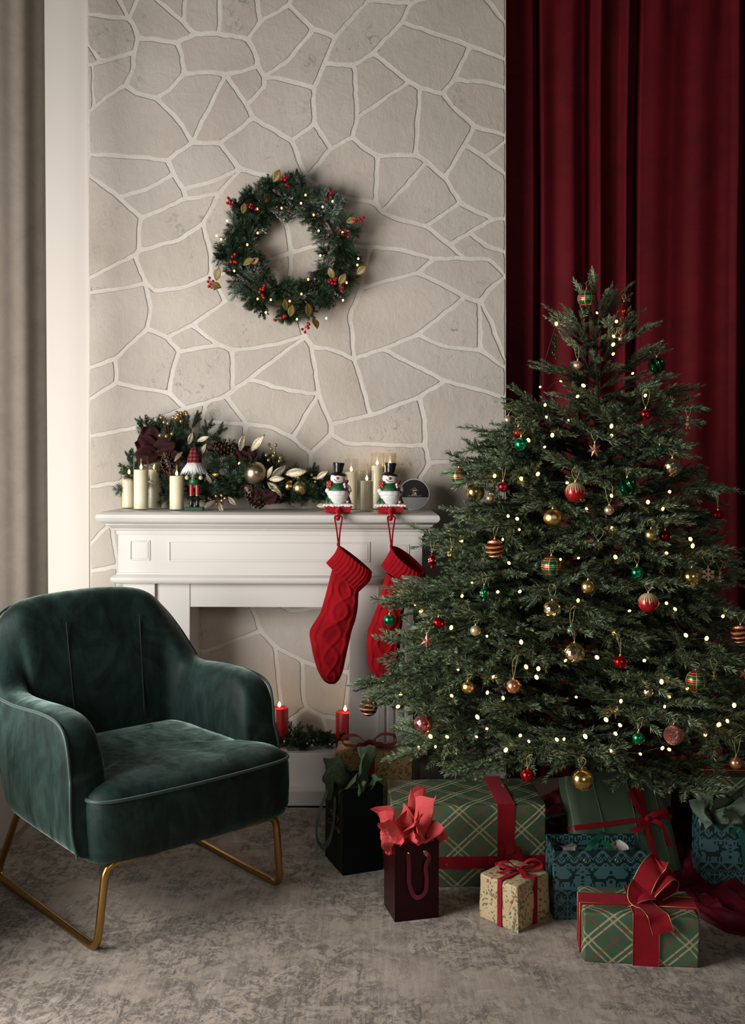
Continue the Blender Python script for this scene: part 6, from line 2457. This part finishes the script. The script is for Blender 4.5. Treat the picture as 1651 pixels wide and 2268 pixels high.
# 2. small botanical parcel, one corner to the camera
a, b = onfloor(1060, 2031), onfloor(1144, 2067); c2 = onfloor(1212, 2026)
g = thing('gift_box', 'small cream leaf-print parcel with thin red satin bow, corner turned forward', 'gift box', (a.x, a.y, 0), math.atan2((b-a).y, (b-a).x))
w, D_, H_ = (b-a).length, (c2-b).length, .124
paper_box('wrapping', g, w, D_, H_, M_BOT, 9, .0030, 12)
MB().box((w*.52, -.0032, 0), (w*.52+.015, D_+.003, H_+.0042)).build('ribbon', M_RIB, g, bevel=.001)
MB().box((-.003, D_*.50, 0), (w+.0034, D_*.50+.015, H_+.0044)).build('ribbon', M_RIB, g, bevel=.001)
bow(g, (w*.55, D_*.55, H_+.005), .058, .019, M_SATIN, ax=(.8, .7, 0), loops=1, tails=((.9, .25), (-.8, -.5), (.3, -.9)), seed=2, tl=1.15)
# folded flap along the near corner
mb = MB().add([(w*.97, -.0045, .10), (w+.004, -.001, .112), (w+.0045, .004, .0), (w*.90, -.006, .003), (w*.82, -.004, .05)], [(0, 4, 3, 2, 1)])
mb.build('paper_fold', M_BOT, g, solid=.0015)

# 3. front plaid parcel with wired ribbon
g, w = place_box('gift_box', 'green plaid parcel with gold-edged red ribbon, nearest the camera', (1292, 2131), (1552, 2146))
D_, H_ = .165, .126
paper_box('wrapping', g, w, D_, H_, M_GPLAID, 14, .0018, 12)
xr = .425*w; rw2 = .064
def edged_band(a, b, lines):
    rb0 = MB().box(a, b).build('ribbon', M_RIB, g, bevel=.001)
    for l in lines: MB().tube(l, .0009, 6).build('gold_edging', M_GTHREAD, rb0, smooth=True)
z1, y1 = H_+.0040, -.0038
edged_band((xr, y1, 0), (xr+rw2, D_+.003, z1), [[(x, y1-.0004, .001), (x, y1-.0004, z1-.001), (x, y1, z1+.0004), (x, D_, z1+.0004)] for x in (xr, xr+rw2)])
ya, yb_ = D_*.30, D_*.68
edged_band((-.0036, ya, 0), (w+.0036, yb_, z1-.001), [[(-.004, y, .001), (-.004, y, z1-.001), (0, y, z1-.0004), (xr-.001, y, z1-.0004)] for y in (ya, yb_)] +
           [[(xr+rw2+.001, y, z1-.0004), (w, y, z1-.0004), (w+.004, y, z1-.001), (w+.004, y, .001)] for y in (ya, yb_)])
# upright puffed bow: loops and a falling tail
mb = MB(); ed = MB()
bc = Vector((xr+rw2*.55, D_*.48, z1))
def rib_edge(pts, sides, wd):
    """ribbon swept with given width directions, gold thread on both borders"""
    P = catmull(pts, 7); S = catmull(sides, 7)
    m = len(P); vs, fs = [], []
    lines = ([], [])
    for i, p in enumerate(P):
        t_ = (P[min(i+1, m-1)]-P[max(i-1, 0)]).normalized()
        s_ = S[i]-t_*S[i].dot(t_); s_.normalize()
        q = t_.cross(s_)*.0004
        w_ = wd*(.55 + .45*min(1, i/(m-1)*5))*(.55 + .45*min(1, (1-i/(m-1))*5)) if wd < 0 else wd
        vs += [p-s_*w_/2-q, p+s_*w_/2-q, p+s_*w_/2+q, p-s_*w_/2+q]
        lines[0].append(p-s_*w_/2); lines[1].append(p+s_*w_/2)
    for i in range(m-1):
        for k in range(4):
            l = (k+1) % 4; fs.append((i*4+k, i*4+l, (i+1)*4+l, (i+1)*4+k))
    fs += [(3, 2, 1, 0), tuple((m-1)*4+k for k in range(4))]
    mb.add(vs, fs)
    for l in lines: ed.tube(l, .0010, 5)
V3 = Vector
rib_edge([bc+V3(p) for p in ((-.010, -.010, .004), (-.004, -.016, .040), (.018, -.006, .080), (.040, .014, .092), (.046, .026, .062), (.030, .024, .020), (.010, .010, .004))],
         [V3(p) for p in ((.9, -.2, -.3), (.95, -.2, -.25), (.9, -.1, -.45), (.8, .3, -.5), (.8, .4, -.3), (.9, .2, -.1), (.9, 0, 0))], .052)
rib_edge([bc+V3(p) for p in ((.004, .0, .006), (.030, -.004, .036), (.062, .006, .064), (.086, .022, .054), (.078, .028, .024), (.040, .016, .006))],
         [V3(p) for p in ((.5, -.75, .2), (.45, -.85, .1), (.3, -.9, -.1), (.1, -.95, -.2), (.3, -.9, 0), (.4, -.8, 0))], .050)
rib_edge([bc+V3(p) for p in ((.012, -.004, .046), (-.012, -.022, .036), (-.016, -.034, .016), (.006, -.050, .006), (.022, -.086, .002), (.030, -.094, -.018), (.036, -.096, -.038))],
         [V3(p) for p in ((.9, -.1, -.35), (.9, .1, -.35), (.9, .2, -.2), (.9, .3, -.1), (.95, .25, 0), (.95, 0, .25), (.95, 0, .3))], .052)
rib_edge([bc+V3(p) for p in ((.020, -.014, .030), (-.006, -.024, .026), (-.030, -.020, .010), (-.036, -.006, .003))],
         [V3(p) for p in ((.2, -.8, -.5), (.2, -.85, -.3), (.1, -.95, -.1), (0, -1, 0))], .046)
bw = mb.build('bow', M_RIB, g); ed.build('bow_gold_edging', M_GTHREAD, bw, smooth=True)

# 4. flat green parcel leaning back
a, b = onfloor(1298, 1976), onfloor(1514, 1944)
TL, TR = at(1266, 1733, 3.02), at(1485, 1700, 3.115)
g = thing('gift_box', 'flat plain green parcel with thin red ribbon, leaning under the tree', 'gift box', (a.x, a.y, 0))
x = (b-a).normalized(); upv = ((TL-a)+(TR-b))/2
w, h = (b-a).length, upv.length
M = frame_matrix((0, 0, .015), x, upv)   # x right, z up the leaning face
M = M.copy()
o = paper_box('wrapping', g, w, .05, h, M_SAGE, 5, .0020, 12)
o.matrix_local = M
o = MB().box((-.001, -.0032, h*.50), (w+.003, .053, h*.50+.014)).build('ribbon', M_RIB, g, bevel=.001); o.matrix_local = M
o = MB().box((w*.72, -.0034, 0), (w*.72+.016, .053, h+.003)).build('ribbon', M_RIB, g, bevel=.001); o.matrix_local = M
mb = MB()
bc = Vector((w*.735, -.006, h*.52))
ribbon(mb, [bc, bc+Vector((-.035, -.014, .045)), bc+Vector((-.040, -.012, .085)), bc+Vector((-.018, -.006, .070)), bc], .018, (0, -1, 0))
ribbon(mb, [bc, bc+Vector((-.02, -.01, .06)), bc+Vector((-.012, -.006, .105))], .016, (0, -1, 0))
ribbon(mb, [bc, bc+Vector((-.035, -.008, -.022)), bc+Vector((-.062, -.006, -.030))], .017, (0, -1, 0))
ribbon(mb, [bc, bc+Vector((.035, -.014, -.02)), bc+Vector((.050, -.010, -.062)), bc+Vector((.058, -.008, -.085))], .014, (0, -1, 0))
ribbon(mb, [bc, bc+Vector((-.012, -.008, -.06)), bc+Vector((.006, -.008, -.12)), bc+Vector((.02, -.006, -.16))], .013, (0, -1, 0))
ribbon(mb, [bc, bc+Vector((.03, -.010, .012)), bc+Vector((.07, -.008, .018))], .017, (0, -1, 0))
mb.sphere(bc+Vector((0, -.004, 0)), .009, 10, 8)
o = mb.build('bow', M_RIB, g); o.matrix_local = M
for xx in (.28, .62, .88):
    o = MB().tube([(w*xx+.002*math.sin(z*40), -.0022, z) for z in np.linspace(.01, h-.01, 12)], .0012, 4).build('paper_crease', M_SAGE, g, smooth=True); o.matrix_local = M

# 9. gold botanical parcel behind the bags
a, b = onfloor(741, 1835), onfloor(915, 1838)
g = thing('gift_box', 'gold leaf-print parcel with red bow on top, standing before the fluted pier', 'gift box', (a.x, a.y, 0), math.atan2((b-a).y, (b-a).x))
w, D_, H_ = (b-a).length, .15, .262
paper_box('wrapping', g, w, D_, H_, M_BOT2, 21, .0028, 12)
bow(g, (w*.42, .07, H_+.004), .085, .040, M_RIB, ax=(1, .1, 0), loops=1, tails=((1.0, -.3), (-.7, -.4)), seed=8, tl=.9)
MB().box((w*.40, -.003, 0), (w*.40+.03, D_+.003, H_+.0035)).build('ribbon', M_RIB, g, bevel=.001)

# 10. plaid parcel with gold-edged ribbon far right behind the bag
a = onfloor(1575, 1902); b = onfloor(1745, 1905)
g = thing('gift_box', 'dark plaid parcel with gold-edged red ribbon at the right edge, behind the sage tissue', 'gift box', (a.x, a.y, 0), math.atan2((b-a).y, (b-a).x))
w, D_, H_ = (b-a).length, .16, .262
paper_box('wrapping', g, w, D_, H_, M_GPLAID, 31, .002, 10)
rb0 = MB().box((-.003, .055, 0), (w+.003, .115, H_+.004)).build('ribbon', M_RIB, g, bevel=.001)
for y in (.055, .115): MB().tube([(-.003, y, H_+.0045), (w, y, H_+.0045)], .0012, 6).build('gold_edging', M_GTHREAD, rb0, smooth=True)

# ------------------------------------------------------------------ paper bags
def bag_body(parent, w, d, h, mats, th=.0016, name='bag', cells=None, M=None):
    """open-topped bag made of four panels and a base; origin at the front left corner"""
    mb = MB()
    mb.box((0, 0, 0), (w, d, .002))
    mb.box((0, d-th, 0), (w, d, h)); mb.box((0, 0, 0), (th, d, h)); mb.box((w-th, 0, 0), (w, d, h)); mb.box((0, 0, 0), (w, th, h))
    return mb.build(name, mats, parent)


DEER = ["......#.#..#.#", "......#.#..#.#", ".......##..##.", "........####..", ".........##...", ".........####.", ".........#####", "........###...",
        "#......####...", "##########....", ".#########....", ".#########....", ".##.....##....", ".#.#....#.#...", ".#.#....#.#...", ".#.#....#.#..."]


def knit_cell(x, y):
    """1 = dark. y counted from the top; repeats every 36 columns"""
    px_ = x % 36
    if y < 5:
        k = abs((px_ % 12)-6); return 1 if k > y+1 or (k < 2 and y > 1) else (1 if k == y-3 else 0)
    if y < 7: return (px_+y) % 2
    if y < 12:
        z_ = abs((px_ % 8)-4); return 1 if (z_+y) % 5 < 3 else 0
    if y < 31:
        yy = y-13
        q = px_ if px_ < 18 else 35-px_
        if 0 <= yy < 16 and 2 <= q < 16 and DEER[yy][q-2] == '#': return 1
        if (q, yy % 8) in ((0, 3), (17, 3), (0, 4), (17, 5)): return 1
        if q in (0, 1, 17) and yy in (7, 8): return 1
        return 0
    if y < 36:
        z_ = abs((px_ % 8)-4); return 1 if (z_+4-y) % 5 < 3 else 0
    if y < 38: return (px_+y) % 2
    yy = y-39
    if 0 <= yy < 15:
        cx_ = (px_ % 18)-8; cy_ = yy-7
        a_, b_ = abs(cx_), abs(cy_)
        if max(a_, b_) <= 7 and ((a_ == b_ and a_ > 0) or (a_+b_ <= 7 and abs(a_-b_) > 1 and min(a_, b_) > 0) or (min(a_, b_) == 0 and 1 < max(a_, b_) < 6 and False)): return 1
        if abs(a_-9)+b_ in (2, 5): return 1
        return 0
    z_ = abs((px_ % 8)-4); return 1 if (z_+y) % 4 < 2 else 0


M_TEAL = simple('teal_print', (.045, .115, .125), .45)
M_DTEAL = simple('dark_green_print', (.004, .018, .017), .45)


def knit_panel(parent, o, a, b, cell=.0042, x0=0):
    """printed sweater pattern as a grid of tiny cells; o = top left, a = right vector, b = down vector"""
    A, B_ = Vector(a), Vector(b)
    nx, ny = max(2, int(A.length/cell)), max(2, int(B_.length/cell))
    mb = MB()
    vs = [Vector(o)+A*(i/nx)+B_*(j/ny) for j in range(ny+1) for i in range(nx+1)]
    fs, base = [], len(mb.v)
    mb.v = [tuple(v) for v in vs]
    for j in range(ny):
        for i in range(nx):
            mb.f.append((j*(nx+1)+i, (j+1)*(nx+1)+i, (j+1)*(nx+1)+i+1, j*(nx+1)+i+1))
            mb.mi.append(1 if knit_cell(i+x0, int(j*56/ny)) else 0); mb.uv.append(None)
    return mb.build('printed_panel', [M_TEAL, M_DTEAL], parent)


def strap(parent, pts, wd, mat, nrm=(0, -1, 0), name='handle'):
    mb = MB(); ribbon(mb, pts, wd, nrm, th=.0009)
    return mb.build(name, mat, parent)


def tissue(name, label, parent_loc, petals, mat, cat='tissue paper', rz=0):
    """petals: (base xyz, azimuth, height, width, lean, twist)"""
    t = thing(name, label, cat, parent_loc, rz)
    for k, (b0, az, h, w, lean, tw) in enumerate(petals):
        b0 = Vector(b0)
        d = Vector((math.cos(az), math.sin(az), 0)); s = Vector((-math.sin(az), math.cos(az), 0))
        mb = MB()
        def fn(u, v):
            x = (u-.5)*2
            ww = w*(.35+.9*v if v < .55 else .845*(1-((v-.55)/.45)**1.3)+.02)
            p = b0 + s*x*ww*.5 + Vector((0, 0, 1))*h*(v - .12*abs(x)*v) + d*(lean*h*v**1.4)
            p += d*(.020*math.sin(x*3.2+tw)*(.4+v)) + s*tw*.01*v
            cr = mnoise.noise(Vector((x*2.2+k*7, v*4, tw)))
            p += d*cr*.018 + Vector((0, 0, 1))*mnoise.noise(Vector((x*3, v*3, k*3.1)))*.010
            # sharp creases
            p += d*(.006*abs(((x*2.3+v*1.7+tw) % 1.0)-.5))
            return p
        mb.grid(fn, 13, 13)
        mb.build('tissue_sheet', mat, t, solid=.0006)
    return t


def m_tissue(name, c):
    n = NT(name)
    n.base(c); n.set(Roughness=.8)
    tl = n.node('ShaderNodeBsdfTranslucent'); tl.inputs[0].default_value = (*c, 1)
    mx = n.node('ShaderNodeMixShader'); mx.inputs[0].default_value = .35
    n.l(n.bsdf.outputs[0], mx.inputs[1]); n.l(tl.outputs[0], mx.inputs[2]); n.l(mx.outputs[0], n.out.inputs[0])
    n.bump(n.noise(40, 4, .6), .2, .003)
    return n.m


M_TCORAL = m_tissue('coral_tissue', (.88, .13, .13))
M_TGREEN = m_tissue('green_tissue', (.085, .15, .075))
M_TSAGE = m_tissue('sage_tissue', (.20, .28, .20))
M_TWHITE = m_tissue('white_tissue', (.62, .58, .52))

# 5. nordic sweater print bag, front middle
a, b = onfloor(1228, 2037), onfloor(1433, 2036)
g = thing('gift_bag', 'teal reindeer-pattern gift bag behind the front plaid parcel', 'gift bag', (a.x, a.y, 0), math.atan2((b-a).y, (b-a).x))
w, D_, H_ = (b-a).length, .125, .190
bag_body(g, w, D_, H_, M_DTEAL)
knit_panel(g, (0, -.0004, H_), (w, 0, 0), (0, 0, -H_), .0043)
knit_panel(g, (-.0004, D_, H_), (0, -D_, 0), (0, 0, -H_), .0043, 4)
knit_panel(g, (w, D_-.0022, H_), (-w, 0, 0), (0, 0, -H_*.4), .0043, 9)
for xx in (.33, .67):
    mb = MB().tube([(w*xx+.004*math.cos(q), -.0016, H_-.027+.004*math.sin(q)) for q in np.linspace(0, 2*math.pi, 9)[:-1]], .0009, 5, closed=True)
    mb.build('eyelet', M_CAP, g, smooth=True)
M_GRIB = simple('dark_green_satin_ribbon', (.006, .075, .045), .35)
strap(g, [(w*.33, .004, H_-.025), (w*.40, .02, H_+.004), (w*.5, .05, H_+.012), (w*.60, .08, H_+.020), (w*.63, D_-.006, H_+.004)], .016, M_GRIB, (0, -.6, 1))
strap(g, [(w*.67, .004, H_-.025), (w*.62, .02, H_+.002), (w*.54, .05, H_+.006), (w*.45, .07, H_+.002)], .016, M_GRIB, (0, -.6, 1))
tissue('tissue_paper', 'white tissue peeking out of the middle teal reindeer bag', (a.x, a.y, 0), [((.055, .06, .12), 3.6, .070, .05, .2, 1.0), ((.085, .05, .12), 4.4, .060, .05, .1, 2.0), ((.20, .06, .12), 5.0, .070, .04, -.1, .4), ((.16, .07, .12), 4.0, .062, .04, -.1, .9)], M_TWHITE, rz=g.rotation_euler.z)

# 6. nordic print bag at the right
a, b = onfloor(1553, 1979), onfloor(1800, 1990)
g = thing('gift_bag', 'teal reindeer-pattern gift bag at the right edge, stuffed with sage tissue', 'gift bag', (a.x, a.y, 0), math.atan2((b-a).y, (b-a).x))
w, H_ = .255, .206
D_ = .12
bag_body(g, w, D_, H_, M_DTEAL)
knit_panel(g, (0, -.0004, H_), (w, 0, 0), (0, 0, -H_), .0045)
knit_panel(g, (-.0004, D_, H_), (0, -D_, 0), (0, 0, -H_), .0045, 6)
mb = MB().tube([(w*.33+.004*math.cos(q), -.0016, H_-.027+.004*math.sin(q)) for q in np.linspace(0, 2*math.pi, 9)[:-1]], .0009, 5, closed=True); mb.build('eyelet', M_CAP, g, smooth=True)
strap(g, [(w*.34, -.002, H_-.030), (w*.40, -.012, H_-.010), (w*.46, -.016, H_-.06), (w*.48, -.014, H_-.12)], .018, M_GRIB, (0, -1, 0))
tissue('tissue_paper', 'crumpled sage tissue paper filling the right teal bag', (a.x, a.y, 0),
       [((.02, .03, .17), 3.3, .10, .11, .25, .4), ((.06, .03, .17), 4.4, .085, .13, .35, 1.3), ((.11, .04, .17), 4.9, .11, .14, .10, 2.2), ((.17, .04, .17), 5.2, .10, .14, .2, 3.0),
        ((.08, .09, .17), 2.2, .13, .13, .1, 1.9), ((.15, .09, .17), 1.2, .14, .13, .1, .2), ((.03, .07, .17), 2.8, .12, .12, .15, 2.6), ((.21, .05, .17), 5.8, .11, .12, .3, 1.1)], M_TSAGE, rz=g.rotation_euler.z)

# 7. black-green bag at the left
near, lft, rgt = onfloor(760, 1940), onfloor(708, 1889), onfloor(848, 1926)
g = thing('gift_bag', 'nearly black green gift bag with gold script and green ribbon, beside the hearth', 'gift bag', (near.x, near.y, 0), math.atan2((rgt-near).y, (rgt-near).x))
w = (rgt-near).length; D_ = .165; H_ = .262
M_BGREEN = simple('black_green_card', (.0012, .004, .0035), .5)
M_BGREEN.node_tree.nodes['Principled BSDF'].inputs['Specular IOR Level'].default_value = .12
bag_body(g, w, D_, H_, M_BGREEN)
tcur = []
for i_, (wd_, zz) in enumerate((('Merry', .150), ('Christmas', .118))):
    cu = bpy.data.curves.new('script', 'FONT'); cu.body = wd_; cu.size = .034 if i_ == 0 else .027; cu.shear = .4; cu.extrude = .0003; cu.align_x = 'CENTER'
    tmp = bpy.data.objects.new('tmp', cu); COL.objects.link(tmp)
    dg = bpy.context.evaluated_depsgraph_get()
    me = bpy.data.meshes.new_from_object(tmp.evaluated_get(dg)); bpy.data.objects.remove(tmp)
    me.materials.clear(); me.materials.append(simple('gold_foil_script', (.28, .19, .07), .4, .6))
    o = bpy.data.objects.new('script', me); link(o, g)
    o.matrix_local = Matrix.Translation((-.0010, D_*.5, zz)) @ Matrix.Rotation(R(-90), 4, 'Z') @ Matrix.Rotation(R(90), 4, 'X')
strap(g, [(-.003, .125, H_-.035), (-.012, .140, H_-.07), (-.030, .150, .13), (-.038, .135, .075), (-.030, .105, .055), (-.014, .085, .08), (-.004, .075, .14), (-.004, .06, H_-.04)], .020, simple('green_satin_ribbon', (.02, .06, .045), .4), (-1, 0, 0))
tissue('tissue_paper', 'dark green tissue paper rising in points from the black-green bag', tuple(near), [
    ((.085, .07, .20), 6.0, .170, .105, .10, .5), ((.0, .10, .20), 3.3, .145, .085, .12, 2.5), ((.05, .03, .20), 4.7, .085, .10, .25, 1.5), ((.08, .03, .20), 5.0, .085, .09, .2, 3.1),
    ((.03, .10, .20), 2.5, .12, .09, .05, .9), ((.06, .10, .2), 1.4, .11, .10, .0, 2.0), ((.02, .05, .20), 4.2, .10, .08, .2, 4.4)], M_TGREEN, rz=g.rotation_euler.z)

# 8. burgundy bag
near, lft, rgt = onfloor(875, 2043), onfloor(849, 2000), onfloor(972, 2032)
g = thing('gift_bag', 'glossy burgundy gift bag with satin ribbon handle and coral tissue', 'gift bag', (near.x, near.y, 0), math.atan2((rgt-near).y, (rgt-near).x))
w = (rgt-near).length; D_ = .115; H_ = .212
M_BBAG = simple('burgundy_card', (.018, .0008, .002), .32)
M_BBAG.node_tree.nodes['Principled BSDF'].inputs['Specular IOR Level'].default_value = .2
bag_body(g, w, D_, H_, M_BBAG)
M_SAT2 = simple('burgundy_satin_ribbon', (.16, .012, .030), .3, bump=(20, .3, .003))
strap(g, [(w*.30, -.001, H_-.026), (w*.30, -.006, H_-.06), (w*.31, -.008, H_-.11), (w*.45, -.010, H_-.145), (w*.66, -.010, H_-.135), (w*.70, -.008, H_-.10), (w*.68, -.008, H_-.065), (w*.76, -.006, H_-.04), (w*.66, -.001, H_-.026)], .012, M_SAT2, (.3, -1, 0))
for xx in (.30, .66): MB().sphere((w*xx, -.0022, H_-.025), .0032, 8, 6).build('rivet', M_CAP, g, smooth=True)
tissue('tissue_paper', 'bright coral tissue paper bursting out of the burgundy bag', tuple(near), [
    ((.055, .035, .17), 4.5, .075, .11, .55, .6), ((.0, .04, .17), 3.6, .110, .10, .35, 2.0), ((.02, .07, .17), 2.9, .135, .085, .25, 3.4), ((.085, .05, .17), 5.6, .155, .075, .10, 1.1),
    ((.10, .07, .17), .2, .17, .07, -.05, 2.6), ((.06, .08, .17), 1.6, .12, .11, .05, .2), ((.085, .03, .17), 5.0, .085, .09, .2, 4.1), ((.04, .05, .17), 4.0, .11, .09, .15, 5.0)], M_TCORAL, rz=g.rotation_euler.z)

# dark bag with coral tissue far back at the right
a = onfloor(1515, 1850)
g = thing('gift_bag', 'dark bag in the shadow behind the tree with dull coral tissue', 'gift bag', (a.x, a.y, 0), .1)
bag_body(g, .20, .11, .26, M_BBAG)
tissue('tissue_paper', 'dull coral tissue in the shadowed bag behind the right branches', (a.x, a.y, 0), [((-.01, .03, .22), 3.9, .13, .11, .2, .6), ((.04, .03, .22), 4.5, .12, .12, .2, 2.0), ((.09, .04, .22), 5.0, .15, .12, .1, 3.4), ((.13, .05, .22), 5.6, .14, .10, .2, 1.1)], M_TCORAL, rz=.1)

# burgundy cloth gathered on the floor round the tree foot
M_CLOTH = m_velvet('burgundy_satin_cloth', (.060, .002, .007), (.10, .003, .012), rough=.5, sheen=.1, tint=(1, .2, .3), sc=9)
mb = MB()
def _cl(u, v):
    a_ = u*2*math.pi
    dx, dy = math.cos(a_), math.sin(a_)
    Rr = .50 + .05*math.sin(a_*5+1) + .03*math.sin(a_*11)
    if dx > 0 and dy < .35: Rr += .55*max(0, dx)*max(0, .55-dy)**.5
    if dy < 0 and dx < .3: Rr -= .10
    r_ = Rr*v + .04*(1-v)
    X, Y = TX+r_*dx, TY+r_*dy*.86
    q = Vector((X*11, Y*11, .3))
    rid = (1-abs(mnoise.noise(q*1.1)))**3*.055 + (1-abs(mnoise.noise(q*2.3+Vector((5, 1, 0)))))**4*.022 + .02*abs(mnoise.noise(q*.5))
    env = min(1, (1-v)/.12)*min(1, v/.15)
    return Vector((X, Y, .004 + rid*env*(.55+.45*math.sin(a_*3)**2)))
mb.grid(_cl, 260, 70, closed_u=True)
cl = mb.build('tree_skirt', M_CLOTH, smooth=True, solid=.003)
tag(cl, 'crumpled burgundy cloth gathered on the rug around the tree foot', 'tree skirt')
